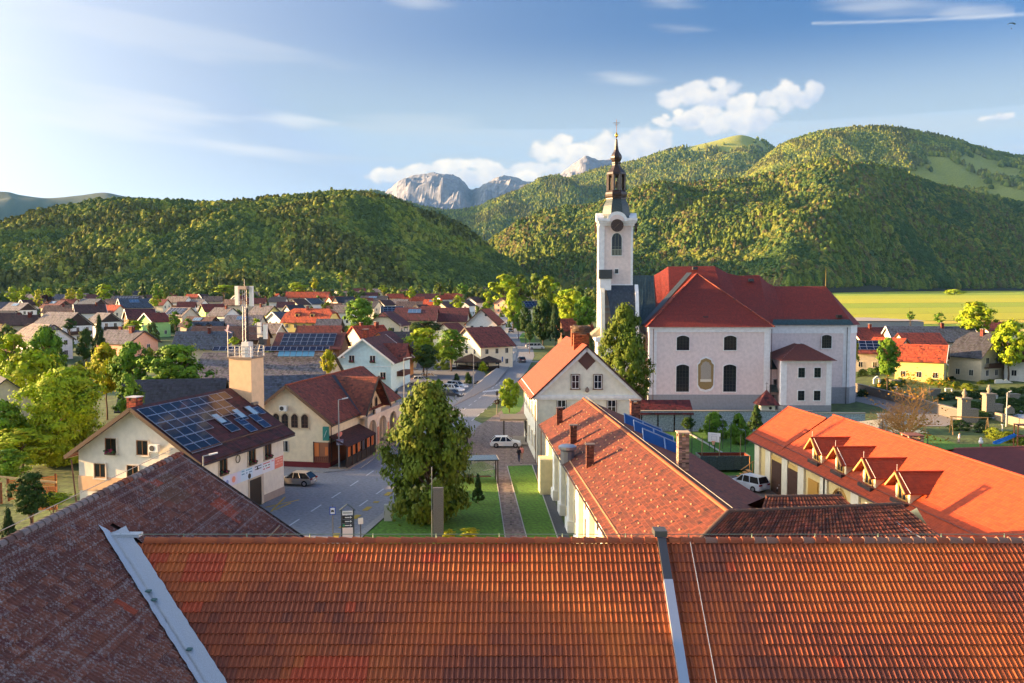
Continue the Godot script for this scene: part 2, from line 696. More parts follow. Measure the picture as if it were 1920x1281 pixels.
# Trees standing all over a hill; low and high bound the strip of the slope they cover.
func forest(called: String, h: Dictionary, count: int, size: Vector2, tones: Array, low: float, high: float, clearings: Array = [], conifers := 0.3) -> void:
	rng.seed = called.hash()
	var patch := FastNoiseLite.new()
	patch.frequency = 0.006
	patch.fractal_octaves = 3
	patch.seed = called.hash() % 500
	var leaf := StandardMaterial3D.new()
	leaf.vertex_color_use_as_albedo = true
	leaf.roughness = 0.9
	leaf.metallic_specular = 0.2
	leaf.backlight_enabled = true
	leaf.backlight = Color(0.25,0.28,0.1)
	var spots := [[],[]]
	var grid: Array = h.grid
	for k in count:
		var u: float = rng.randf() * h.cols
		var v: float = lerpf(low, high, rng.randf()) * h.rows / 1.45
		var j: int = mini(int(u), h.cols - 1)
		var i: int = mini(int(v), h.rows - 1)
		var a: Vector3 = grid[j][i]
		var p := a.lerp(grid[j + 1][i], u - j).lerp((grid[j][i + 1] as Vector3).lerp(grid[j + 1][i + 1], u - j),v - i)
		var open := false
		for c in clearings:
			if Vector2(p.x - c.x, p.z - c.z).length() < c.y * (1.0 + 0.5 * patch.get_noise_2d(p.x * 3, p.z * 3)):
				open = true
		if open:
			continue
		var m := patch.get_noise_2d(p.x, p.z) * 1.3 + rng.randf_range(-0.3,0.3)
		var con := 1 if m > 0.45 - conifers else 0
		var c: Color = tones[int(clampf((m * 0.9 + 0.5) * tones.size(),0, tones.size() - 1))]
		if rng.randf() < 0.12:
			c = tones[rng.randi() % tones.size()]
		c = c * rng.randf_range(0.8,1.2)
		var b := Basis(Vector3.UP, rng.randf() * TAU).scaled(Vector3.ONE * rng.randf_range(size.x, size.y) * vec(rng.randf_range(0.85,1.2), rng.randf_range(0.85,1.2), rng.randf_range(0.85,1.2)))
		spots[con].append([Transform3D(b, p - Vector3.UP * size.x * 0.1), c])
	for con in 2:
		if spots[con].is_empty():
			continue
		var mm := MultiMesh.new()
		mm.transform_format = MultiMesh.TRANSFORM_3D
		mm.use_colors = true
		mm.mesh = wood_tree("conifer far", 1.45,1.0) if con else wood_tree("broadleaf far", 1.05,0.0)
		mm.instance_count = spots[con].size()
		for k in spots[con].size():
			mm.set_instance_transform(k, spots[con][k][0])
			mm.set_instance_color(k, spots[con][k][1])
		var o := MultiMeshInstance3D.new()
		o.multimesh = mm
		o.material_override = leaf
		o.name = numbered(called)
		add_child(o)
		tag(o, ("spruce and pine trees on the " if con else "broadleaf forest covering the ") + called.replace("_", " ").replace(" forest", ""), "forest", "", "stuff")


func build_hills() -> void:
	var floor_of_wood := rough(rgb(30,38,18), grain("meadow"),60.0,0.95)
	var meadow := rough(rgb(160,166,64), grain("meadow"),60.0,0.95)
	var mixed := [Color(0.075,0.11,0.026), Color(0.115,0.155,0.03), Color(0.18,0.22,0.034), Color(0.26,0.27,0.045), Color(0.13,0.14,0.036)]
	var warm := [Color(0.05,0.09,0.024), Color(0.09,0.13,0.028), Color(0.13,0.14,0.032), Color(0.19,0.21,0.034), Color(0.13,0.11,0.04), Color(0.08,0.13,0.028), Color(0.15,0.19,0.032)]
	# the hill on the left
	var left := hill("left_hill",
		[vec(-951.51,76.06,-1150),vec(-784.63,94.38,-1180),vec(-689.55,111.34,-1200),vec(-634.72,131.69,-1220),vec(-563.11,149.69,-1240),vec(-492.96,150.73,-1250),vec(-418.36,146.28,-1250),vec(-358.57,147.76,-1250),vec(-298.68,156.65,-1250),vec(-240.79,162.96,-1260),vec(-197.27,156.56,-1270),vec(-145.43,137.14,-1280),vec(-92.68,113.51,-1290),vec(-46.75,89.45,-1300),vec(0,60.54,-1320),vec(36.24,35.47,-1340)],
		[700,720,740,750,760,760,770,780,790,800,820,860,900,960,1050,1150],
		420.0,140,50,48.0,230.0, floor_of_wood, 0.06,0.0,13.0)
	forest("left_hill_forest", left, 52000, Vector2(6,10.5), mixed, 0.0,1.12,[],0.2)
	# the wooded hill behind the church
	var right := hill("right_hill",
		[vec(-91.27,66.55,-1900),vec(-39.46,104.28,-1880),vec(27.84,158.81,-1860),vec(99.58,184.46,-1850),vec(165.9,197.64,-1850),vec(243.11,223.95,-1850),vec(298.19,241.48,-1850),vec(386.51,243.66,-1850),vec(485.78,251.32,-1850),vec(573.66,274.27,-1850),vec(661.61,288.46,-1850),vec(794.67,293.96,-1960),vec(947.85,283.67,-2090),vec(1113.67,271.12,-2220),vec(1272.43,262.46,-2340),vec(1441.36,252.96,-2460),vec(1775.78,239.4,-2650),vec(2326.54,228.97,-2900)],
		[1500,1400,1300,1230,1200,1180,1170,1160,1150,1060,1120,1260,1400,1500,1580,1640,1700,1750],
		700.0,150,56,95.0,420.0, floor_of_wood, 0.03,0.0,13.0)
	forest("right_hill_forest", right, 70000, Vector2(7,12), warm, 0.03,1.1,[],0.25)
	# rounded hills further back on the right, with pastures
	var middle := hill("middle_hill",
		[vec(773.97,371.78,-3500),vec(885.29,452.56,-3450),vec(952.45,514.56,-3400),vec(1052.48,582.64,-3400),vec(1213.49,624.61,-3400),vec(1395.26,634.6,-3400),vec(1557.53,616.63,-3400),vec(1700.16,582.64,-3400),vec(1822.78,546.62,-3400),vec(1985.81,518.57,-3400),vec(2310.52,506.54,-3400)],
		[2500,2500,2450,2400,2400,2400,2400,2400,2400,2400,2400],
		1200.0,110,48,130.0,700.0, meadow, 0.03,0.0,14.0)
	forest("middle_hill_forest", middle, 60000, Vector2(9,14), mixed, 0.3,1.1,[vec(1514.65,436.31,-3060) * vec(1,0,1) + vec(0,120,0),vec(1716.8,477.98,-3200) * vec(1,0,1) + vec(0,130,0),vec(1404.27,414.9,-2980) * vec(1,0,1) + vec(0,80,0),vec(1654.8,390.01,-2950) * vec(1,0,1) + vec(0,90,0)],0.25)
	# the long ridge rising behind it to a bare top
	var long_ridge := hill("long_ridge",
		[vec(-822.38,451.96,-4300),vec(-667.89,482.54,-4300),vec(-514.06,441.76,-4300),vec(-334.33,400.93,-4300),vec(-157.87,420.22,-4400),vec(0,472.01,-4500),vec(137.36,536.54,-4600),vec(280.52,597.81,-4700),vec(476.5,658.9,-4700),vec(644.3,703.27,-4700),vec(783.92,747.59,-4700),vec(951.35,791.86,-4700),vec(1076.88,819.5,-4700),vec(1202.4,841.6,-4700),vec(1314.91,802.92,-4700),vec(1428.05,736.52,-4700),vec(1681.64,664.45,-4700),vec(2075.51,608.92,-4700)],
		[3300,3300,3300,3300,3300,3300,3200,3200,3200,3200,3200,3200,3200,3200,3200,3200,3200,3200],
		1500.0,150,56,240.0,1000.0, meadow, 0.0,0.0,10.0)
	forest("long_ridge_forest", long_ridge, 90000, Vector2(9,15), mixed, 0.2,1.08,[vec(1146.8,819.5,-4700) * vec(1,0,1) + vec(0,190,0),vec(968.84,789.13,-4650) * vec(1,0,1) + vec(0,90,0)],0.3)
	# hazy hills in the far left
	var far := hill("far_hill",
		[vec(-4890.95,757.18,-6500),vec(-4115.5,734.08,-6500),vec(-3726.98,741.78,-6500),vec(-3572.72,710.98,-6500),vec(-3379.28,687.87,-6500),vec(-3145.54,710.98,-6500),vec(-2970.26,730.23,-6500),vec(-2796.44,695.57,-6500),vec(-2447.77,657.03,-6500),vec(-1982.68,595.31,-6500)],
		[5200,5200,5200,5200,5200,5200,5200,5200,5200,5200],
		1500.0,60,24,120.0,900.0, rough(rgb(50,70,40), grain("meadow"),200.0,0.95),0.05)
	# limestone peaks
	var rock := rough(rgb(140,143,154), grain("rock"),420.0,0.9)
	hill("rocky_mountain",
		[vec(-1456.03,566.01,-7600),vec(-1226.93,728.6,-7600),vec(-1030.44,834.9,-7500),vec(-917.78,923.69,-7500),vec(-716.05,968.04,-7500),vec(-546.03,959.17,-7500),vec(-420.86,914.82,-7500),vec(-345.02,850.26,-7600),vec(-249.6,895.26,-7600),vec(-68.04,944.72,-7600),vec(113.41,940.22,-7600),vec(272.3,890.76,-7600),vec(454.35,746.64,-7600),vec(728.02,566.01,-7600)],
		[5600,5600,5600,5600,5600,5600,5600,5600,5600,5600,5600,5600,5600,5600],
		1500.0,120,60,190.0,620.0, rock, 0.03,1.0)
	hill("rocky_ridge",
		[vec(98.61,682.47,-6600),vec(236.52,752.87,-6600),vec(354.5,838.79,-6600),vec(452.64,916.77,-6600),vec(542.92,967.41,-6600),vec(637.43,951.83,-6600),vec(716.15,947.94,-6600),vec(806.89,916.77,-6600),vec(944.99,877.79,-6600),vec(1181.57,846.59,-6600),vec(1497.74,768.5,-6600)],
		[5200,5200,5200,5200,5200,5200,5200,5200,5200,5200,5200],
		1400.0,90,50,160.0,560.0, rock, 0.03,1.0)
	hill_grids = [left, right]

const ROAD := [Vector3(-21.44,-0,-66.01), Vector3(-19.18,-0,-80.1), Vector3(-15.62,-0,-102.24), Vector3(-12.87,-0,-121.06), Vector3(-9.1,-0,-145.74), Vector3(-4.41,-0,-181.91), Vector3(0.26,0.71,-218.25), Vector3(2.7,1.82,-248.43), Vector3(2.86,2.86,-278.75), Vector3(1.54,4.11,-318.75), Vector3(-0.68,5.75,-378.23), Vector3(-3.8,7.45,-450.67), Vector3(-7.32,9.38,-552.66), Vector3(-12.57,11.38,-696.5)]


func build_streets() -> void:
	var asphalt := rough(rgb(142,143,148), grain("asphalt"),7.0,0.9)
	var lot := rough(rgb(128,129,134), grain("asphalt"),9.0,0.9)
	var paving := rough(rgb(160,158,156), grain("asphalt"),4.0,0.9)
	var t := tile_sheet("pavers", 20,20,0.3,0.02)
	var pavers := rough(rgb(146,134,126), t[0],4.0,0.9, t[1],1.0)
	var kerb := rough(rgb(168,166,162), grain("plaster"),3.0,0.9)
	var lawn := rough(rgb(92,142,32), grain("meadow"),5.0,0.95, grain("turf"),4.0)
	structure("road", strip(ROAD, -4.4,3.6,0.02), asphalt)
	# the wide forecourt and bus bay beside the road, and the side street
	structure("forecourt", sheet([vec(-25.71,0,-63.52),vec(-27.12,0,-76.48),vec(-24.21,0,-85.12),vec(-23.55,0,-89.61),vec(-27.35,0,-98.69),vec(-39.82,0,-123.68),vec(-37.22,0,-133.3),vec(-21.46,0,-99.85),vec(-17.71,0,-101.33),vec(-16.98,0,-113.07),vec(-16.22,0,-120.21),vec(-8.95,0,-147.61),vec(-4.54,0,-135.94),vec(-11.88,0,-82.43),vec(-14.29,0,-64.74)],0.012), asphalt)
	structure("parking_lot", sheet([vec(-16.11,0,-119.38),vec(-20.85,0,-157.76),vec(-27.35,0,-217.4),vec(-32.35,0,-263.79),vec(-21.35,0,-255.99),vec(-7.71,0,-231.98),vec(-5.87,0,-202.15),vec(-10.9,0,-157.76),vec(-13.25,0,-128.31)],0.016), lot)
	structure("side_street", sheet([vec(0.28,0,-235.13),vec(16.13,0,-231.98),vec(24.19,0,-348.61),vec(8.42,0,-348.61),vec(4.57,0,-302.97)],0.008), lot)
	# pavements with kerbs
	var s := Shape.new()
	walk(s, [vec(-30.05,0,-107.39),vec(-26.97,0,-102.55),vec(-21.4,0,-99.56),vec(-17.71,0,-101.33),vec(-16.99,0,-107.39),vec(-16.94,0,-114.2),vec(-16.79,0,-122.8),vec(-17.11,0,-129.28),vec(-18.77,0,-133.3),vec(-19.68,0,-124.58),vec(-21.17,0,-108.75),vec(-22.7,0,-104.75),vec(-28.75,0,-107.39)],0.12)
	structure("pavement", s, paving)
	s = Shape.new()
	walk(s, [vec(-12.51,0,-121.06),vec(-10.71,0,-154.92),vec(-3.7,0,-190.97),vec(0.86,0,-238.37),vec(1.59,0,-263.79),vec(-0.35,0,-290.29),vec(-2.74,0,-302.97),vec(-3.29,0,-272.07),vec(-2.05,0,-241.7),vec(-5.7,0,-209.5),vec(-9.05,0,-186.83),vec(-12.34,0,-166.94),vec(-13.46,0,-138.68)],0.12)
	structure("pavement", s, paving)
	s = Shape.new()
	walk(s, [vec(-2.54,0,-300.35),vec(-0.42,0,-348.61),vec(-1.58,0,-436.08),vec(-4.4,0,-520.93),vec(-5.88,0,-513.25),vec(-2.97,0,-410.35),vec(-2.52,0,-348.61),vec(-3.69,0,-305.64)],0.12)
	structure("pavement", s, paving)
	# paved square, path and lawns before the long wing
	structure("paved_square", sheet([vec(-6.83,0,-114.58),vec(-5.18,0,-133.3),vec(-2,0,-149.54),vec(0.61,0,-166.94),vec(5.21,0,-171.94),vec(3.17,0,-104.11),vec(-0.75,0,-102.24),vec(-2,0,-102.86),vec(-3.55,0,-106.05),vec(-6.81,0,-101.63)],0.03), pavers)
	structure("path", sheet([vec(-2.09,0,-104.11),vec(-0.63,0,-103.17),vec(1.51,0,-68.7),vec(-0.34,0,-68.7)],0.034), pavers)
	for q in [[vec(-12.2,0,-68.7),vec(-12.55,0,-73.81),vec(-11.22,0,-81.64),vec(-6.34,0,-94.59),vec(-3.36,0,-100.44),vec(-1.92,0,-101.63),vec(-0.34,0,-68.7)],[vec(-0.5,0,-103.17),vec(2.34,0,-103.8),vec(4.04,0,-68.7),vec(1.51,0,-68.7)],[vec(-1.85,0,-152.18),vec(1.26,0,-173.67),vec(2.53,0,-166.94),vec(1.36,0,-149.54),vec(-1.03,0,-140.96)],[vec(-7.23,0,-217.4),vec(-4.91,0,-231.98),vec(-4.78,0,-225.92),vec(-6.67,0,-212.07)]]:
		structure("lawn", sheet(q, 0.04), lawn)
	structure("gravel_strip", sheet([vec(2.4,0,-103.8),vec(3.41,0,-103.8),vec(5.05,0,-68.7),vec(4.04,0,-68.7)],0.036), rough(rgb(120,122,128), grain("pebble"),1.2,0.95))
	var ed := Shape.new()
	for l in [[vec(-2.09,0,-104.11),vec(-0.34,0,-68.7)],[vec(-0.57,0,-103.17),vec(1.51,0,-68.7)],[vec(2.4,0,-103.8),vec(4.04,0,-68.7)],[vec(-3.36,0,-100.44),vec(-1.92,0,-101.63)],[vec(-0.5,0,-103.48),vec(2.4,0,-103.8)]]:
		ed.bar(l[0] + vec(0,0.05,0), l[1] + vec(0,0.05,0),0.08,0.12)
	structure("path_edging", ed, kerb)
	structure("pavement", sheet([vec(-12.83,0,-68.7),vec(-13.24,0,-74.13),vec(-11.88,0,-82.43),vec(-11.37,0,-81.64),vec(-12.59,0,-73.49),vec(-12.29,0,-68.7)],0.1), paving)
	# verges by the far road
	structure("verge", sheet([Vector2(2.95,-287.66), Vector2(7.64,-287.63), Vector2(7.69,-318.72), Vector2(3.96,-328.38), Vector2(2.4,-305.44)],0.1), lawn)
	structure("verge", sheet([Vector2(2.03,-336.06), Vector2(8.3,-344.13), Vector2(6.78,-374.78), Vector2(1.33,-368.17)],0.1), lawn)
	# courtyard, gardens and church ground
	structure("courtyard", sheet([vec(13.2,0,-100),vec(27,0,-100),vec(30,0,-50),vec(17,0,-50)],0.02), rough(rgb(138,128,120), t[0],3.4,0.9, t[1],1.0))
	structure("church_ground", sheet([vec(16,0,-153),vec(16,0,-146),vec(30,0,-129.4),vec(40,0,-129.4),vec(47,0,-149),vec(46,0,-154)],0.02), rough(rgb(176,156,132), grain("asphalt"),5.0,0.95))
	structure("church_drive", sheet([vec(63.51,0,-163.77),vec(64.81,0,-154.92),vec(61.5,0,-133.3),vec(70.4,0,-133.3),vec(71.41,0,-159.22),vec(70.82,0,-171.94),vec(70.57,0,-180.96)],0.05), rough(rgb(146,140,136), grain("asphalt"),5.0,0.95))
	structure("garden_lawn", sheet([vec(13,0,-101),vec(24.5,0,-98),vec(33,0,-99),vec(60,0,-100),vec(60,0,-128),vec(16,0,-128)],0.024), lawn)
	structure("playground_lawn", sheet([vec(38,0,-100),vec(36,0,-60),vec(90,0,-60),vec(90,0,-118),vec(44,0,-118)],0.03), lawn)
	markings()


# A raised pavement: its outline on the ground, a top and a kerb face.
func walk(s: Shape, outline: Array, up: float) -> void:
	var top := sheet(outline, up)
	s.v.append_array(top.v)
	s.uv.append_array(top.uv)
	s.col.append_array(top.col)
	for k in outline.size():
		var a: Vector3 = outline[k]
		var b: Vector3 = outline[(k + 1) % outline.size()]
		s.quad(vec(a.x, 0, a.z),vec(b.x, 0, b.z),vec(b.x, up, b.z),vec(a.x, up, a.z))


func dashes(s: Shape, line: Array, on: float, off: float, w: float, from := 0.0, to := 1e9) -> void:
	var run := 0.0
	var at := 0.0
	for k in line.size() - 1:
		var a: Vector3 = line[k]
		var b: Vector3 = line[k + 1]
		var l := Vector2(b.x - a.x, b.z - a.z).length()
		var n := vec(-(b.z - a.z),0, b.x - a.x).normalized() * w / 2
		while at < run + l:
			var t := (at - run) / l
			var e := minf(1.0, (at + on - run) / l)
			if at >= from and at < to:
				var p := a.lerp(b, t)
				var q := a.lerp(b, e)
				p = on_land(p.x, p.z, 0.045)
				q = on_land(q.x, q.z, 0.045)
				s.quad(p - n, p + n, q + n, q - n)
			at += on + off
		run += l


func offset(line: Array, d: float) -> Array:
	var o := []
	for k in line.size():
		o.append(line[k] + side_of(line, k) * d)
	return o


func markings() -> void:
	var white := rough(rgb(224,226,230), grain("paint wear"),2.0,0.8)
	var yellow := rough(rgb(206,172,60), grain("paint wear"),2.0,0.8)
	var s := Shape.new()
	dashes(s, ROAD, 2.6,2.8,0.16,0.0,130.0)
	dashes(s, [vec(-16.97,0,-69.27),vec(-16.4,0,-74.3),vec(-13.39,0,-91.53)],2.4,2.6,0.15)
	dashes(s, [vec(-23.78,0,-74.79),vec(-22.61,0,-80.48),vec(-22.15,0,-90.8),vec(-22.71,0,-94.59)],40,0,0.12,0,30)
	dashes(s, [vec(-8.03,0,-125.96),vec(-6.85,0,-135.94),vec(-4.36,0,-152.86),vec(-1.58,0,-173.67)],2.4,2.0,0.14)
	dashes(s, offset(ROAD, 3.3),400,0,0.12,118.0)
	dashes(s, offset(ROAD, -3.8),3,3,0.12,140.0)
	dashes(s, ROAD, 60,0,0.12,150.0)
	# crossings
	for c in [[vec(0.31,0,-257.9),vec(6.23,0,-257.9),0.5],[vec(-5.93,0,-178.15),vec(-2.42,0,-181.91),0.5]]:
		for k in 8:
			var p: Vector3 = (c[0] as Vector3).lerp(c[1], k / 8.0)
			s.quad(p + vec(0,0.05,1.4), p + vec(c[2],0.05,1.4), p + vec(c[2],0.05,-1.4), p + vec(0,0.05,-1.4))
	var far := []
	for k in 7:
		var p: Vector3 = on_land(ROAD[10].x - 3.4 + k * 1.0, ROAD[10].z, 0.06)
		s.quad(p + vec(0,0,1.5), p + vec(0.5,0,1.5), p + vec(0.5,0,-1.5), p + vec(0,0,-1.5))
	# parking bays
	for k in 7:
		var a: Vector3 = (vec(-24.95,0,-202.15) as Vector3).lerp(vec(-22.08,0,-171.94), k / 6.0)
		s.quad(a + vec(0,0.05,0.06), a + vec(5,0.05,0.06), a + vec(5,0.05,-0.06), a + vec(0,0.05,-0.06))
	for k in 6:
		var a: Vector3 = (vec(-14.28,0,-159.22) as Vector3).lerp(vec(-7.65,0,-210.78), k / 5.0)
		s.bar(a + vec(0,0.03,0), a + vec(-3.2,0.03,-3.4),0.1,0.04)
	structure("road_markings", s, white)
	var y := Shape.new()
	dashes(y, [vec(-14.86,0,-73.17),vec(-15.07,0,-75.62),vec(-13.27,0,-85.98),vec(-12.24,0,-91.29)],1.5,1.6,0.55)
	for l in [[vec(-22.64,0,-82.03),vec(-22.81,0,-87.76)],[vec(-23.59,0,-83.65),vec(-21.14,0,-86.64)],[vec(-22.45,0,-82.63),vec(-21.61,0,-85.33)]]:
		y.bar(l[0] + vec(0,0.03,0), l[1] + vec(0,0.03,0),0.16,0.04)
	structure("road_markings", y, yellow)

# A part whose shape is given in world coordinates, under a thing that is not turned.
func world(called: String, s: Variant, material: Material, parent: Node3D) -> MeshInstance3D:
	return put(called, s, material, parent, -parent.position)


func glass() -> StandardMaterial3D:
	return plain(rgb(34,38,44),0.08)


# A window that faces +z of its own axes: frame with bars, and a pane behind it. Style: frame colour, surround colour or null, bars across, bars up, arched.
func window(parent: Node3D, at: Vector3, turn: float, w: float, h: float, frame := Color(0.9,0.9,0.88), surround: Variant = null, across := 1, up := 1, arch := 0.0, called := "window") -> MeshInstance3D:
	var key := "win %.2f %.2f %d %d %.2f %s" % [w, h, across, up, arch, surround != null]
	if not shared.has(key):
		var f := Shape.new()
		var t := 0.07
		var top := arch_line(w, h, arch)
		for k in top.size() - 1:
			f.bar(vec(top[k].x, top[k].y, 0.03),vec(top[k + 1].x, top[k + 1].y, 0.03), t, 0.06)
		f.bar(vec(-w / 2,-h / 2,0.03),vec(w / 2,-h / 2,0.03), t, 0.06)
		for k in across:
			var x := lerpf(-w / 2, w / 2, (k + 1.0) / (across + 1))
			f.bar(vec(x, -h / 2,0.028),vec(x, h / 2 + arch * (1.0 - pow(2 * x / w, 2)),0.028), t * 0.8,0.05)
		for k in up:
			var y := lerpf(-h / 2, h / 2, (k + 1.0) / (up + 1))
			f.bar(vec(-w / 2, y, 0.026),vec(w / 2, y, 0.026), t * 0.7,0.04)
		var p := Shape.new()
		var o := PackedVector2Array([Vector2(-w / 2,-h / 2), Vector2(w / 2,-h / 2)])
		for k in range(top.size() - 2,0,-1):
			o.append(top[k])
		o.append(Vector2(-w / 2, h / 2))
		o = PackedVector2Array([Vector2(-w / 2,-h / 2), Vector2(w / 2,-h / 2)])
		for k in range(top.size() - 2,0,-1):
			o.append(top[k])
		p.slab(o, 0.012,-0.02)
		var b := Shape.new()
		var e := 0.16
		for k in top.size() - 1:
			var a: Vector2 = top[k] * Vector2(1 + e / w, 1 + e / h)
			var c: Vector2 = top[k + 1] * Vector2(1 + e / w, 1 + e / h)
			b.bar(vec(a.x, a.y, 0.02),vec(c.x, c.y, 0.02), e, 0.08)
		b.box(vec(-w / 2 - e * 1.2,-h / 2 - e, -0.02),vec(w / 2 + e * 1.2,-h / 2 - 0.03,0.09))
		shared[key] = [f.mesh(), p.mesh(), b.mesh()]
	var o := put(called, shared[key][0], plain(frame, 0.5), parent, at, turn)
	put("pane", shared[key][1], glass(), o)
	if surround != null:
		put("surround", shared[key][2], plaster(surround), o)
	return o


func arch_line(w: float, h: float, arch: float) -> Array:
	var l := [Vector2(-w / 2,-h / 2), Vector2(-w / 2, h / 2)]
	if arch > 0.0:
		for k in range(1,8):
			var x := lerpf(-1,1, k / 8.0)
			l.append(Vector2(x * w / 2, h / 2 + arch * (sqrt(maxf(0.0,1.0 - x * x)) if arch >= w * 0.45 else 1.0 - x * x)))
	l.append(Vector2(w / 2, h / 2))
	l.append(Vector2(w / 2,-h / 2))
	return l


func door(parent: Node3D, at: Vector3, turn: float, w: float, h: float, c: Color, boards := 0) -> MeshInstance3D:
	var key := "door %.2f %.2f %d" % [w, h, boards]
	if not shared.has(key):
		var s := Shape.new()
		s.box(vec(-w / 2,0,-0.02),vec(w / 2, h, 0.04))
		for k in boards:
			var y := h * (k + 0.5) / boards
			s.box(vec(-w / 2 + 0.08, y - h / boards * 0.42,0.04),vec(w / 2 - 0.08, y + h / boards * 0.42,0.07))
		shared[key] = s.mesh()
		shared[key + "h"] = Shape.new().box(vec(w * 0.36,1.0,0.05),vec(w * 0.42,1.15,0.11)).mesh()
	var o := put("door", shared[key], plain(c, 0.6), parent, at, turn)
	put("handle", shared[key + "h"], plain(rgb(150,150,150),0.3,0.8), o)
	return o


# A brick stack with a cap, base at its origin.
func chimney(parent: Node3D, at: Vector3, w: float, h: float, c := Color(0.55,0.27,0.2), cap := Color(0.55,0.53,0.5), d := 0.0) -> MeshInstance3D:
	d = d if d > 0.0 else w
	var key := "chimney %.2f %.2f %.2f" % [w, h, d]
	if not shared.has(key):
		var s := Shape.new()
		s.box(vec(-w / 2,-0.8,-d / 2),vec(w / 2, h - 0.35, d / 2))
		for k in [[-1,-1],[1,-1],[-1,1],[1,1]]:
			s.box(vec(k[0] * w / 2 - 0.12 * (k[0] + 1), h - 0.35, k[1] * d / 2 - 0.12 * (k[1] + 1)),vec(k[0] * w / 2 - 0.12 * (k[0] - 1), h - 0.08, k[1] * d / 2 - 0.12 * (k[1] - 1)))
		shared[key] = s.mesh()
		shared[key + "c"] = Shape.new().box(vec(-w / 2 - 0.08, h - 0.08,-d / 2 - 0.08),vec(w / 2 + 0.08, h, d / 2 + 0.08)).mesh()
	var o := put("chimney", shared[key], brick(c), parent, at)
	put("chimney_cap", shared[key + "c"], plain(cap, 0.8), o)
	return o


func brick(c: Color) -> StandardMaterial3D:
	var t := tile_sheet("brickwork", 8,24,0.45,0.08,256)
	return laid(c, t[0], Vector2(2.0,1.9),0.9, t[1],1.0)


func gutter(parent: Node3D, a: Vector3, b: Vector3, c := Color(0.2,0.16,0.14)) -> void:
	world("gutter", Shape.new().tube(a, b, 0.08,0.08,6), plain(c, 0.4,0.3), parent)


func downpipe(parent: Node3D, at: Vector3, h: float, c := Color(0.2,0.16,0.14)) -> void:
	world("downpipe", Shape.new().tube(at, at + Vector3.UP * h, 0.06,0.06,6), plain(c, 0.4,0.3), parent)


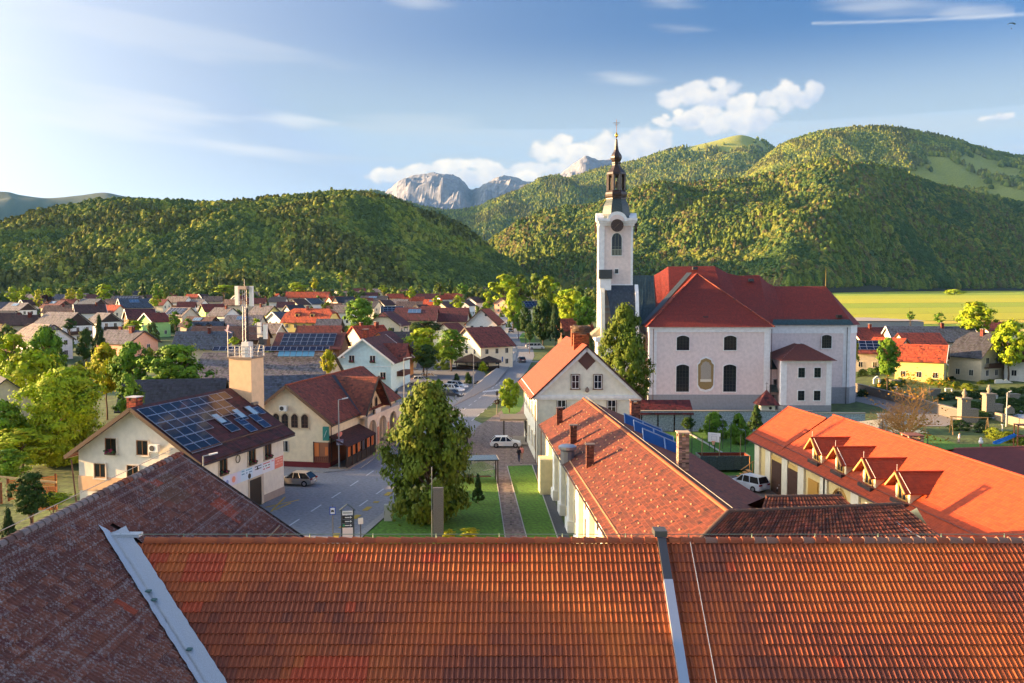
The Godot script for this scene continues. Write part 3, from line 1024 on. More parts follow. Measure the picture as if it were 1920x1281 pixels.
# A house with its ridge along its own x axis: walls, roof, windows, chimney and what opt adds.
# opt: hip (0..1 of the gable), over (eaves), windows (rows), chimneys [[x, z, height]], solar [x0, x1], balcony, dormers, trim, plain_sides
func house(called: String, label: String, group: String, at: Vector3, turn: float, l: float, w: float, eave: float, pitch: float, wall: Color, roof: Color, opt := {}) -> Node3D:
	var o := thing(called, label, opt.get("category", "house"), at, turn, group)
	var rise_ := tan(deg_to_rad(pitch)) * w / 2
	var top := eave + rise_
	var hip: float = opt.get("hip", 0.0)
	var over: float = opt.get("over", 0.7)
	var side: float = opt.get("side", 0.7)
	var cut := rise_ * hip
	var s := Shape.new()
	var hw := w / 2
	var hl := l / 2
	s.box(vec(-hl, -1.5,-hw),vec(hl, eave, hw))
	for k in [-1,1]:
		var yz := PackedVector2Array([Vector2(-hw, eave), Vector2(hw, eave), Vector2(hw * hip, eave + rise_ - cut), Vector2(-hw * hip, eave + rise_ - cut)]) if hip > 0.0 and hip < 1.0 else PackedVector2Array([Vector2(-hw, eave), Vector2(hw, eave), Vector2(0, top)])
		if hip < 1.0:
			s.slab(yz, 0.0,-0.25, Transform3D(Basis(vec(0,0,-k), Vector3.UP, vec(k, 0,0)),vec(k * hl, 0,0)))
	put("wall", s, plaster(wall), o)
	# roof
	var r := Shape.new()
	var drop := over * tan(deg_to_rad(pitch))
	var back := hw * hip
	var ez := hw + over
	var ex := hl + side
	var tilt := vec(0,0.16,0)
	for k in [-1,1]:
		var a := vec(-ex * k, eave - drop, ez * k) + tilt
		var b := vec(ex * k, eave - drop, ez * k) + tilt
		var tx := ex - (back + (side if hip >= 1.0 else 0.0))
		if hip > 0.0 and hip < 1.0:
			var m := hip   # half hip: the ridge is shorter, the gable goes part of the way up
			var c := vec(ex * k, top - cut, hw * m * k) + tilt
			var d := vec((ex - back) * k, top, 0) + tilt
			r.courses(a, b, c, vec(-c.x, c.y, c.z),0.5,0.025)
			r.courses(vec(-c.x, c.y, c.z), c, d, vec(-d.x, d.y, d.z),0.5,0.025)
			r.tri(vec(c.x, c.y, c.z),vec(c.x, c.y, -c.z), d)
			r.quad(a - tilt, b - tilt, vec(c.x, c.y, c.z) - tilt, vec(-c.x, c.y, c.z) - tilt)
		elif hip >= 1.0:
			var c := vec((hl - hw) * k, top, 0) + tilt
			r.courses(a, b, c, vec(-c.x, c.y, c.z),0.5,0.025)
			var e := vec(ex * k, eave - drop, -ez * k) + tilt
			r.courses(b, e, c, c + vec(0,0.001,0),0.5,0.025)
		else:
			var c := vec(ex * k, top, 0) + tilt
			r.courses(a, b, c, vec(-c.x, c.y, c.z),0.5,0.025)
			r.quad(b - tilt, a - tilt, vec(-c.x, c.y, c.z) - tilt, c - tilt)
			r.quad(b - tilt, b, c, c - tilt)
			r.quad(a, a - tilt, vec(-c.x, c.y, c.z) - tilt, vec(-c.x, c.y, c.z))
		r.quad(a - tilt, b - tilt, b, a)
	put("roof", r, opt.get("roofing", roofing(roof)), o)
	if opt.has("trim"):
		var t := Shape.new()
		for k in [-1,1]:
			for j in [-1,1]:
				t.bar(vec(k * (ex - 0.03), eave - drop + 0.02, j * ez),vec(k * (ex - 0.03), top + 0.02,0),0.1,0.34)
		put("bargeboard", t, plain(opt.trim, 0.7), o)
	for c in opt.get("chimneys", []):
		var y := eave + rise_ * (1.0 - absf(c[1]) / hw)
		chimney(o, vec(c[0], y, c[1]), c[3] if c.size() > 3 else 0.7, c[2])
	# windows on the sides that look towards the viewer
	var look := vec(-at.x, 0,-at.z).normalized()
	var rows: int = opt.get("windows", 2)
	var ww: float = opt.get("pane", 1.0)
	var fr: Color = opt.get("frame", Color(0.86,0.85,0.82))
	for f in [[0.0,vec(0,0, hw), l, eave],[PI, vec(0,0,-hw), l, eave],[PI / 2,vec(hl, 0,0), w, eave + rise_ * 0.55],[-PI / 2,vec(-hl, 0,0), w, eave + rise_ * 0.55]]:
		var n := vec(0,0,1).rotated(Vector3.UP, f[0] + turn)
		if n.dot(look) < 0.05:
			continue
		var floors := int((f[3] - 0.4) / 2.6)
		for y in mini(floors, 4):
			if y < floors - rows:
				continue
			var high: float = 1.6 + y * 2.7
			var span: float = f[2] if high + 0.7 < eave else f[2] * clampf(1.0 - (high + 0.7 - eave) / rise_, 0,1)
			var count := clampi(int(span / 3.2),1 if span > 1.8 else 0,5)
			for k in count:
				var x := (k + 0.5 - count / 2.0) * minf(3.2, span / count)
				window(o, f[1] + vec(x, 0,0).rotated(Vector3.UP, f[0]) + vec(0, high, 0), f[0], ww, 1.25, fr, null, 1,0)
	if opt.has("solar"):
		var q: Array = opt.solar   # x0, x1, from and to along the slope, side
		solar_field(o, vec(q[0], eave + rise_ * q[2], q[4] * hw * (1 - q[2])),vec(q[1], eave + rise_ * q[2], q[4] * hw * (1 - q[2])),vec(0, rise_ * (q[3] - q[2]),-q[4] * hw * (q[3] - q[2])), q[5], q[6], opt.get("solar_tone", rgb(22,30,62)))
	if opt.get("balcony", 0.0) != 0.0:
		var g: float = opt.balcony   # on the long side (2) or the gable (1)
		var b := Shape.new()
		if absf(g) > 1.5:
			b.box(vec(-hl * 0.9,2.7, hw * signf(g)),vec(hl * 0.9,2.85, (hw + 1.1) * signf(g)))
			b.box(vec(-hl * 0.9,2.85, (hw + 1.02) * signf(g)),vec(hl * 0.9,3.8, (hw + 1.1) * signf(g)))
		else:
			b.box(vec(hl * signf(g),2.7,-hw * 0.8),vec((hl + 1.1) * signf(g),2.85, hw * 0.8))
			b.box(vec((hl + 1.02) * signf(g),2.85,-hw * 0.8),vec((hl + 1.1) * signf(g),3.8, hw * 0.8))
		put("balcony", b, plain(opt.get("wood", rgb(70,42,26)),0.8), o)
	if opt.has("gable_boards"):
		for k in [-1,1]:
			var b := Shape.new()
			b.slab(PackedVector2Array([Vector2(-hw * 0.99, eave - 0.2), Vector2(hw * 0.99, eave - 0.2), Vector2(0, top - 0.1)]),0.05,-0.02, Transform3D(Basis(vec(0,0,-k), Vector3.UP, vec(k, 0,0)),vec(k * hl, 0,0)))
			put("gable_cladding", b, plain(opt.gable_boards, 0.85), o)
	for d in opt.get("dormers", []):   # x, side
		var z: float = hw * 0.62
		var y := eave + rise_ * 0.38
		var g := put("dormer", Shape.new().box(vec(-0.7,-0.4,-1.2),vec(0.7,1.0,0.25)), plaster(wall), o, vec(d[0], y, z * d[1]),0.0 if d[1] > 0 else PI)
		put("dormer_roof", Shape.new().quad(vec(-0.9,0.95,0.5),vec(0,1.55,0.5),vec(0,1.55,-2.0),vec(-0.9,0.95,-2.0)).quad(vec(0,1.55,0.5),vec(0.9,0.95,0.5),vec(0.9,0.95,-2.0),vec(0,1.55,-2.0)).tri(vec(-0.8,0.95,0.26),vec(0.8,0.95,0.26),vec(0,1.5,0.26)), roofing(roof), g)
		window(g, vec(0,0.35,0.26),0,0.9,0.9, rgb(110,60,40), null, 1,0)
	return o


# Panels in rows and columns on a slope: a to b along the lower edge, up to its upper edge.
func solar_field(parent: Node3D, a: Vector3, b: Vector3, up: Vector3, cols: int, rows: int, c: Color, skip: Array = []) -> void:
	var n := (b - a).cross(up).normalized()
	if n.y < 0:
		n = -n
	var key := "solar %s %.3f %.3f %d %d" % [c.to_html(), a.distance_to(b), up.length(), cols, rows]
	var pw := a.distance_to(b) / cols
	var ph := up.length() / rows
	if not shared.has(key):
		shared[key] = Shape.new().box(vec(0.02,0,0.02),vec(pw - 0.02,0.05, ph - 0.02)).mesh()
		var f := Shape.new()
		for e in [[0.0,0.0, pw, 0.05],[0.0, ph - 0.05, pw, ph],[0.0,0.05,0.05, ph - 0.05],[pw - 0.05,0.05, pw, ph - 0.05]]:
			f.box(vec(e[0],0.0, e[1]),vec(e[2],0.062, e[3]))
		shared[key + "f"] = f.mesh()
	var u := (b - a).normalized()
	var basis_ := Basis(u, n, u.cross(n))
	if basis_.z.dot(up) < 0:
		basis_ = Basis(-u, n, (-u).cross(n))
	for i in rows:
		for j in cols:
			if [i, j] in skip:
				continue
			var p := a + (b - a) * (float(j) / cols) + up * (float(i) / rows)
			if basis_.x.dot(u) < 0:
				p = a + (b - a) * (float(j + 1) / cols) + up * (float(i) / rows)
			var o := put("solar_panel", shared[key], solar_cells(c), parent)
			o.transform = Transform3D(basis_, p + n * 0.24)
			put("panel_frame", shared[key + "f"], plain(rgb(150,156,168),0.35,0.6), o)


func solar_cells(c: Color) -> StandardMaterial3D:
	var key := "cells"
	if not tex.has(key):
		var im := Image.create(96,96, false, Image.FORMAT_RGB8)
		im.fill(Color(0.92,0.92,0.95))
		for y in 96:
			for x in 96:
				if x % 16 == 0 or y % 16 == 0:
					im.set_pixel(x, y, Color(1,1,1))
				elif x % 4 == 0:
					im.set_pixel(x, y, Color(0.8,0.8,0.86))
				else:
					im.set_pixel(x, y, Color(0.62,0.62,0.68))
		tex[key] = ImageTexture.create_from_image(im)
	return laid(c, tex[key], Vector2(1.0,1.0),0.12)


# Quads between two lines of equal length, lower then upper, seen from outside left to right.
func ruled(low: Array, high: Array, s: Shape = null) -> Shape:
	s = s if s else Shape.new()
	for k in low.size() - 1:
		if low[k].distance_to(low[k + 1]) < 0.01:
			s.tri(low[k], high[k + 1], high[k])
		elif high[k].distance_to(high[k + 1]) < 0.01:
			s.tri(low[k], low[k + 1], high[k])
		else:
			s.quad(low[k], low[k + 1], high[k + 1], high[k])
	return s

func build_church() -> void:
	var base := vec(38,0,-165)
	var o := thing("church", "pale pink church with red hipped roofs, grey plinth and painted wall panel", "church", base)
	var pink := plaster(rgb(232,214,210))
	var white := plaster(rgb(238,236,236))
	var cream := plaster(rgb(240,226,196))
	var grey := rough(rgb(150,152,156), grain("plaster"),4.0,0.9)
	var red := roofing(rgb(140,47,31), "church tiles", 24,24,0.22,0.0, Vector2(5,5.5))
	var bright := roofing(rgb(140,47,31), "church tiles", 24,24,0.22,0.0, Vector2(5,5.5))
	var copper := laid(rgb(62,84,84), grain("patina"), Vector2(6,9),0.55)
	var dark := laid(rgb(64,50,42), grain("patina"), Vector2(3,5),0.45)
	var e := 14.3
	# walls: transept, nave behind, choir to the right, porch side to the left
	world("transept_wall", Shape.new().box(vec(23.6,2.6,-178),vec(44.4, e, -152)), pink, o)
	world("transept_plinth", Shape.new().box(vec(23.5,-0.5,-178),vec(44.5,2.6,-151.9)), grey, o)
	world("nave_wall", Shape.new().box(vec(20.8,0,-182),vec(23.6, e, -158)), cream, o)
	var choir := PackedVector2Array([Vector2(44.4,160), Vector2(61.2,160), Vector2(63.2,162.2), Vector2(63.2,178), Vector2(44.4,178)])
	var cw := Shape.new()
	var cp := Shape.new()
	for k in choir.size():
		var a := choir[k]
		var b := choir[(k + 1) % choir.size()]
		cw.quad(vec(a.x, 3.0,-a.y),vec(b.x, 3.0,-b.y),vec(b.x, e, -b.y),vec(a.x, e, -a.y))
		cp.quad(vec(a.x, -0.5,-a.y + 0.08),vec(b.x + 0.08,-0.5,-b.y + 0.08),vec(b.x + 0.08,3.0,-b.y + 0.08),vec(a.x, 3.0,-a.y + 0.08))
		cp.quad(vec(a.x, 3.0,-a.y + 0.08),vec(b.x + 0.08,3.0,-b.y + 0.08),vec(b.x, 3.0,-b.y),vec(a.x, 3.0,-a.y))
	world("choir_wall", cw, pink, o)
	world("choir_plinth", cp, grey, o)
	# white corner pilasters and cornice bands
	var trim := Shape.new()
	for x in [[23.55,24.9],[43.4,44.45]]:
		trim.box(vec(x[0],2.6,-152.2),vec(x[1], e - 0.9,-151.93))
	trim.box(vec(23.5, e - 0.9,-152.3),vec(44.5, e - 0.02,-151.85))
	trim.box(vec(23.45, e - 0.3,-152.3),vec(44.55, e + 0.02,-151.7))
	trim.box(vec(44.5, e - 1.5,-160.3),vec(61.2, e, -159.9))
	trim.box(vec(60.0,3.0,-160.3),vec(61.25, e - 1.5,-159.93))
	trim.bar(vec(61.2, e - 0.75,-160.05),vec(63.2, e - 0.75,-162.25),0.3,1.5)
	trim.box(vec(63.0,3.0,-166),vec(63.27, e, -162.3))
	trim.box(vec(23.47, e - 0.9,-178),vec(23.62, e, -152.3))
	world("white_trim", trim, white, o)
	# roofs: the long ridge with its swept steps, seen from the left
	var zr := -170.0
	var zf := -156.0
	var ridge := [vec(23.19,23.34,-170),vec(25.74,23.45,-170),vec(27.07,23.34,-170),vec(28.39,24.06,-170),vec(29.91,25.08,-170),vec(38.79,25.18,-170),vec(40.02,24.46,-170),vec(41.46,23.75,-170),vec(43.41,23.34,-170),vec(47.39,23.45,-170),vec(48.22,22.63,-170),vec(49.26,21.82,-170),vec(50.29,21.31,-170),vec(60.1,21.31,-170)]
	var eave := [vec(20.6, e, -158),vec(22.6, e, -157),vec(25.5, e, -156),vec(27, e, -156),vec(28, e, -156),vec(39, e, -156),vec(40.3, e, -156),vec(41.8, e, -156.5),vec(43.5, e, -157),vec(46.5, e, -159.2),vec(47.5, e, -159.4),vec(48.6, e, -159.4),vec(49.6, e, -159.4),vec(61.6, e, -159.4)]
	var back := []
	for p in eave:
		back.append(vec(p.x, p.y, -340 - p.z))
	var low := [eave.slice(2), back.slice(2)]
	var s := Shape.new()
	ruled_courses(s, eave.slice(2), ridge.slice(2))
	ruled(reversed(back.slice(2)), reversed(ridge.slice(2)), s)
	# hipped end of the choir
	var tip: Vector3 = ridge[-1]
	s.courses(eave[-1],vec(63.8, e, -162), tip, tip + vec(0.02,0,0),0.4)
	s.courses(vec(63.8, e, -162),vec(63.8, e, -178.5), tip, tip + vec(0,0.01,0),0.4)
	s.courses(vec(63.8, e, -178.5), back[-1], tip, tip + vec(0,0.01,0),0.4)
	world("nave_roof", s, red, o)
	var c := Shape.new()
	ruled(eave.slice(0,3), ridge.slice(0,3), c)
	ruled(reversed(back.slice(0,3)), reversed(ridge.slice(0,3)), c)
	for k in 9:   # standing seams
		var t := k / 8.0
		c.bar((eave[0] as Vector3).lerp(eave[2], t) + vec(0,0.05,0.03), (ridge[0] as Vector3).lerp(ridge[2], t) + vec(0,0.05,0.03),0.06,0.08)
	world("copper_roof", c, copper, o)
	# transept hip in front
	var apex: Vector3 = vec(34.39,23.67,-165)
	var hip := Shape.new()
	hip.courses(vec(23.0, e, -151.4),vec(45.0, e, -151.4), apex, apex + vec(0.01,0,0),0.4)
	world("transept_roof", hip, bright, o)
	var sides := Shape.new()
	sides.courses(vec(23.0, e, -163),vec(23.0, e, -151.4), apex, apex + vec(0,0,-8),0.4)
	sides.courses(vec(45.0, e, -151.4),vec(45.0, e, -163), apex + vec(0,0,-8), apex, 0.4)
	world("transept_roof", sides, red, o)
	var hips := Shape.new()
	for x in [23.0,45.0]:
		hips.bar(vec(x, e + 0.08,-151.4), apex + vec(0,0.08,0),0.3,0.14)
	world("hip_tiles", hips, roofing(rgb(178,76,40)), o)
	world("valley_flashing", Shape.new().bar(vec(23.3, e + 0.3,-156.4), apex + vec(-0.9,0.2,-2.5),1.1,0.08), plain(rgb(70,78,84),0.5,0.4), o)
	# copper strip along the choir eave
	world("eave_flashing", Shape.new().quad(vec(45, e + 0.05,-159.3),vec(61.6, e + 0.05,-159.3),vec(61.3, e + 1.0,-160.6),vec(45, e + 1.0,-160.6)), copper, o)
	# small roof hatches
	for p in [vec(33.64,15.62,-154.2),vec(45.24,22.31,-168),vec(59.57,15.66,-161.3),vec(34.73,24.54,-168.6)]:
		var k := world("roof_hatch", Shape.new().box(p + vec(-0.45,-0.1,-0.4), p + vec(0.45,0.45,0.5)), plain(rgb(52,48,46),0.6), o)
		put("pane", Shape.new().box(p + vec(-0.3,0.02,0.5), p + vec(0.3,0.36,0.52)), glass(), k)
	world("lightning_rod", Shape.new().tube(tip, tip + vec(0,3.6,0),0.05,0.02,5), plain(rgb(180,150,70),0.4,0.7), o)
	# windows
	var f := -151.94
	var lead := rgb(34,32,34)
	for x in [vec(29.41,11.38,-152).x, vec(37.53,11.38,-152).x]:
		window(o, vec(x, vec(29.36,11.38,-152).y, f) - base, 0,2.1,2.1, lead, rgb(240,238,238),3,3,0.35)
		window(o, vec(x, vec(29.43,5.3,-152).y, f) - base, 0,2.15,4.3, lead, rgb(240,238,238),3,6,0.35)
	window(o, vec(56.92,11.18,-159.85) - base, 0,1.7,2.1, lead, rgb(240,238,238),3,3,0.25)
	window(o, vec(45.65,10.5,-159.85) - base, 0,0.6,1.7, lead, rgb(240,238,238),0,2)
	for z in [-156.5,-160.5]:
		for y in [9.8,4.2]:
			window(o, vec(23.5, y, z - 2.0) - base, -PI / 2,1.5,2.1, lead, rgb(236,226,210),2,3,0.3)
	for x in [23.2,24.3,44.6]:
		downpipe(o, vec(x, 0,-151.75), e - 0.3, rgb(60,40,34))
	downpipe(o, vec(60.6,0,-159.75), e - 0.4, rgb(34,32,32))
	# painted panel with scrollwork between the windows
	var at: Vector3 = vec(33.39,6.6,-151.9)
	var panel := PackedVector2Array([Vector2(-1.3,-2.3), Vector2(-0.9,-2.9), Vector2(0,-3.15), Vector2(0.9,-2.9), Vector2(1.3,-2.3), Vector2(1.35,1.2), Vector2(1.0,1.5), Vector2(0.85,2.0), Vector2(0,2.35), Vector2(-0.85,2.0), Vector2(-1.0,1.5), Vector2(-1.35,1.2)])
	var rim := PackedVector2Array()
	for q in panel:
		rim.append(q * 1.13)
	var cart := world("wall_painting", Shape.new().slab(rim, 0.03,-0.05, Transform3D(Basis(), at)), white, o)
	put("painted_frame", Shape.new().slab(panel, 0.06,0.0, Transform3D(Basis(), at)), rough(rgb(178,150,96), grain("fresco"),1.6,0.9), cart)
	var inner := PackedVector2Array()
	for q in panel:
		inner.append(q * 0.66 + Vector2(0,0.25))
	put("painted_field", Shape.new().slab(inner, 0.075,0.0, Transform3D(Basis(), at)), rough(rgb(196,186,170), grain("fresco"),1.1,0.9), cart)
	put("painted_scroll", Shape.new().box(at + vec(-0.95,-1.75,0.06), at + vec(0.95,-1.3,0.09)), plain(rgb(214,206,188),0.9), cart)
	# sacristy
	var sz := -149.5
	var x0: float = vec(46.11,6.56,-149.5).x
	var x1: float = vec(54.16,6.56,-149.5).x
	var se: float = vec(48.78,8.74,-149.5).y
	world("sacristy_wall", Shape.new().box(vec(x0,1.1,-159.9),vec(x1, se, sz)), pink, o)
	world("sacristy_plinth", Shape.new().box(vec(x0 - 0.08,-0.5,-159.9),vec(x1 + 0.08,1.1, sz + 0.08)), grey, o)
	var st := Shape.new()
	for x in [x0, x1]:
		st.box(vec(x - 0.5,1.1, sz - 0.5),vec(x + 0.5, se, sz + 0.05)) if x == x0 else st.box(vec(x - 0.85,1.1, sz - 0.5),vec(x + 0.05, se, sz + 0.05))
	st.box(vec(x0 - 0.05, se - 0.5, sz - 0.5),vec(x1 + 0.06, se + 0.02, sz + 0.06))
	world("white_trim", st, white, o)
	var sa: Vector3 = vec(49.82,11.26,-154)
	var sr := Shape.new()
	var q := [vec(x0 - 0.9, se, sz + 0.8),vec(x1 + 0.7, se, sz + 0.8),vec(x1 + 0.7, se, -159.9),vec(x0 - 0.9, se, -159.9)]
	sr.courses(q[0], q[1], sa + vec(1,0,0), sa, 0.4)
	sr.courses(q[1], q[2], sa + vec(1,0,-2), sa + vec(1,0,0),0.4)
	sr.courses(q[3], q[0], sa, sa + vec(0,0,-2),0.4)
	world("sacristy_roof", sr, roofing(rgb(118,56,40), "church tiles", 24,24,0.22,0.0, Vector2(5,5.5)), o)
	for x in [1504,1534]:
		for y in [[vec(48.79,6.66,-149.4).y, 1.6],[vec(48.87,2.75,-149.4).y, 1.6]]:
			window(o, vec((x - 960) / 1660.0 * 149.8, y[0], sz + 0.02) - base, 0,1.05, y[1], rgb(40,40,44), rgb(240,238,238),1,2)
	# low link with a copper roof and a small side door under a canopy
	world("link_wall", Shape.new().box(vec(44.5,-0.5,-159.9),vec(x0,7.0,-153.5)), pink, o)
	world("link_plinth", Shape.new().box(vec(44.5,-0.5,-153.6),vec(x0,2.4,-153.4)), grey, o)
	world("link_roof", Shape.new().quad(vec(44.3,6.9,-153.0),vec(x0 + 0.4,6.9,-153.0),vec(x0 + 0.4,9.2,-158.5),vec(44.5,9.2,-158.5)), copper, o)
	window(o, vec(45.9,4.6,-153.42) - base, 0,0.8,1.0, rgb(40,40,44), rgb(240,238,238),0,0)
	door(o, vec(x0 - 0.9,0.2,-153.38) - base, 0,1.0,2.2, rgb(48,40,38))
	world("door_canopy", Shape.new().quad(vec(x0 - 2.4,3.0,-151.9),vec(x0 - 0.1,3.0,-151.9),vec(x0 - 0.1,4.2,-153.4),vec(x0 - 2.4,4.2,-153.4)), copper, o)
	build_tower(o)


func reversed(a: Array) -> Array:
	var b := a.duplicate()
	b.reverse()
	return b


func ruled_courses(s: Shape, low: Array, high: Array) -> void:
	for k in low.size() - 1:
		s.courses(low[k], low[k + 1], high[k + 1], high[k],0.42,0.02)


func build_tower(o: Node3D) -> void:
	var base := o.position
	var shell := plaster(rgb(236,216,206))
	var white := plaster(rgb(240,238,236))
	var cream := plaster(rgb(242,230,204))
	var dark := laid(rgb(70,52,42), grain("patina"), Vector2(3,5),0.42)
	var green := laid(rgb(66,80,78), grain("patina"), Vector2(3,5),0.5)
	var half := 2.78
	var mid := vec((1153.6 - 960) / 1660.0 * 159.5,0,-159.5)
	var top: float = vec(17.85,33.01,-157).y
	var turn := deg_to_rad(-3.0)
	var t := thing("church_tower", "slender white bell tower with clock and tall dark copper onion spire", "tower", mid, turn)
	put("shaft", Shape.new().box(vec(-half, 0,-half),vec(half, top, half)), shell, t)
	var tr := Shape.new()
	for x in [-1,1]:
		for z in [-1,1]:
			tr.box(vec(x * half - 0.35,12, z * half - 0.35) + vec(-0.04 * x, 0,-0.04 * z) * -1.0,vec(x * half + 0.35, top, z * half + 0.35) + vec(0.27 * -x, 0,0.27 * -z))
	for k in [[1.1,0.28,0.35],[0.7,0.5,0.75],[0.25,0.75,0.95]]:
		tr.box(vec(-half - k[1], top - k[0],-half - k[1]),vec(half + k[1], top - k[0] + 0.45, half + k[1]))
	for y in [vec(17.93,21.47,-157).y, vec(17.96,17.7,-157).y, vec(17.97,16.75,-157).y]:
		tr.box(vec(-half - 0.2, y - 0.2,-half - 0.2),vec(half + 0.1, y + 0.2, half + 0.2))
	put("white_trim", tr, white, t)
	# round gables over the clocks
	var arch := PackedVector2Array([Vector2(-1.9,-0.2)])
	for k in 13:
		var a := PI - PI * k / 12.0
		arch.append(Vector2(cos(a) * 1.75, sin(a) * 1.55))
	arch.append(Vector2(1.9,-0.2))
	var hole := PackedVector2Array()
	for k in 13:
		var a := PI - PI * k / 12.0
		hole.append(Vector2(cos(a) * 1.3, sin(a) * 1.15 - 0.15))
	for k in 4:
		var b := Transform3D(Basis(Vector3.UP, k * PI / 2), Vector3.ZERO) * Transform3D(Basis(),vec(0, top - 0.2, half))
		var g := put("clock_gable", Shape.new().slab(arch, 0.8,-0.6), white, t)
		g.transform = b
		put("clock_field", Shape.new().slab(hole, 0.82,0.78), shell, g)
		var d := put("clock_face", Shape.new().tube(vec(0,-0.9,0.7),vec(0,-0.9,0.9),1.08,1.08,28), plain(rgb(66,48,42),0.6), t)
		d.transform = b
		put("clock_rim", ring(1.08,0.07).mesh(), plain(rgb(90,70,52),0.5), d, vec(0,-0.9,0.9))
		var marks := Shape.new()
		for h in 12:
			var v := vec(sin(TAU * h / 12), cos(TAU * h / 12),0)
			marks.bar(vec(0,-0.9,0.91) + v * 0.82,vec(0,-0.9,0.91) + v * 0.98,0.06,0.02)
		put("hour_marks", marks, plain(rgb(176,150,120),0.5), d).set_meta("kind", "stuff")
		put("clock_hand", Shape.new().bar(vec(0.2,-0.7,0.93),vec(-0.62,-1.5,0.93),0.08,0.02), plain(rgb(190,160,126),0.5), d)
		put("clock_hand", Shape.new().bar(vec(-0.1,-1.0,0.95),vec(0.42,-0.5,0.95),0.1,0.02), plain(rgb(190,160,126),0.5), d)
	# sound openings with louvres and a railing
	var wy: float = vec(17.89,28.24,-157).y
	for k in 4:
		var yaw := k * PI / 2
		var n := vec(0,0, half + 0.02).rotated(Vector3.UP, yaw)
		var win := window(t, n + vec(0, wy, 0), yaw, 1.7,3.0, rgb(120,124,104), rgb(240,238,236),2,1,0.85, "sound_opening")
		var lv := Shape.new()
		for j in 6:
			lv.box(vec(-0.72 + j * 0.26,-1.45,0.05),vec(-0.6 + j * 0.26,-0.5,0.12))
		lv.box(vec(-0.85,-0.55,0.04),vec(0.85,-0.42,0.14))
		put("railing", lv, plain(rgb(140,142,120),0.7), win)
	window(t, vec(0,vec(18.11,23.92,-157).y, half + 0.02),0,0.55,0.7, rgb(60,60,60), rgb(240,238,236),0,0)
	# dome: bell, lantern, bulb, spike
	var m := 0.0955
	var y0 := top + 0.1
	var bell := []
	for r in [[34,0],[32,2],[29.5,6],[28,10],[27,15],[26,20],[24.5,26],[22.5,31],[20.5,35],[19.5,37.5]]:
		bell.append(Vector2(r[0] * m, y0 + r[1] * m))
	put("bell_roof", Shape.new().lathe(bell, 8, Vector3.ZERO, PI / 8).mesh(), green, t)
	var lower := []
	for r in [[19.5,37.5],[20.5,38],[20.5,40],[19.5,41],[21,43],[22,47],[21,51],[18.5,53],[17,55]]:
		lower.append(Vector2(r[0] * m, y0 + r[1] * m))
	put("lantern_base", Shape.new().lathe(lower, 8, Vector3.ZERO, PI / 8).mesh(), dark, t)
	var posts := Shape.new()
	for k in 8:
		var a := TAU * k / 8 + PI / 8
		var p := vec(cos(a) * 15.5 * m, 0, sin(a) * 15.5 * m)
		posts.tube(p + Vector3.UP * (y0 + 54 * m), p + Vector3.UP * (y0 + 84 * m),0.36,0.36,6)
	put("lantern_posts", posts, dark, t)
	put("lantern_bell", Shape.new().lathe([Vector2(0.42, y0 + 60 * m), Vector2(0.3, y0 + 68 * m), Vector2(0.1, y0 + 72 * m), Vector2(0.0, y0 + 73 * m)],8).mesh(true), plain(rgb(110,96,70),0.4,0.7), t)
	var upper := []
	for r in [[15,80],[18,82],[19.5,84],[19,86],[18.5,88],[15,91],[11,96],[8.5,101],[8,104],[9,105],[9,106.5],[7.5,108],[9.5,111],[11,115],[10.8,118],[9,122],[6,126],[4.5,130],[3.2,138],[2.2,149],[1.6,150],[0,151]]:
		upper.append(Vector2(r[0] * m, y0 + r[1] * m))
	put("upper_dome", Shape.new().lathe(upper, 8, Vector3.ZERO, PI / 8).mesh(), dark, t)
	var gold := plain(rgb(214,170,60),0.3,0.9)
	put("gold_ball", Shape.new().lathe([Vector2(0.0, y0 + 150 * m), Vector2(0.1, y0 + 153 * m), Vector2(0.28, y0 + 155.5 * m), Vector2(0.3, y0 + 158 * m), Vector2(0.18, y0 + 160 * m), Vector2(0.06, y0 + 163 * m), Vector2(0, y0 + 164 * m)],10).mesh(true), gold, t)
	var cr := Shape.new()
	cr.tube(vec(0, y0 + 162 * m, 0),vec(0, y0 + 186 * m, 0),0.05,0.05,6)
	cr.bar(vec(-0.55, y0 + 180 * m, 0),vec(0.55, y0 + 180 * m, 0),0.08,0.08)
	cr.bar(vec(-0.32, y0 + 176.5 * m, 0),vec(0.32, y0 + 176.5 * m, 0),0.06,0.06)
	put("cross", cr, plain(rgb(130,96,70),0.4,0.6), t)
	# swept skirt at the foot of the tower
	var flank := PackedVector2Array()
	var skirt_low := []
	var skirt_high := []
	var curve := [[0.0,21.6],[0.9,20.2],[1.5,18.6],[2.0,16.6],[2.3,14.6]]
	var sk := Shape.new()
	for k in curve.size() - 1:
		var a: Array = curve[k]
		var b: Array = curve[k + 1]
		sk.quad(vec(-half + 0.6 + b[0] * 0.5, b[1], half + b[0] * 1.2 + 0.1),vec(half + 0.2 + b[0] * 0.3, b[1], half + b[0] * 1.2 + 0.1),vec(half + 0.2 + a[0] * 0.3, a[1], half + a[0] * 1.2 + 0.1),vec(-half + 0.6 + a[0] * 0.5, a[1], half + a[0] * 1.2 + 0.1))
	put("skirt_roof", sk, laid(rgb(66,74,84), grain("patina"), Vector2(6,9),0.5), t)
	flank = PackedVector2Array([Vector2(half, 12), Vector2(half, 21.6)])
	for c in curve:
		flank.append(Vector2(half + c[0] * 1.2 + 0.4, c[1]))
	flank.append(Vector2(half + 3.2,12))
	var side := Basis(vec(0,0,1), Vector3.UP, vec(-1,0,0))
	put("flank_wall", Shape.new().slab(flank, 0.35,-0.35, Transform3D(side, vec(-half + 0.3,0,0))), cream, t)
	put("flank_wall", Shape.new().slab(flank, 0.3,-0.3, Transform3D(side, vec(half + 0.7,0,0))), white, t)
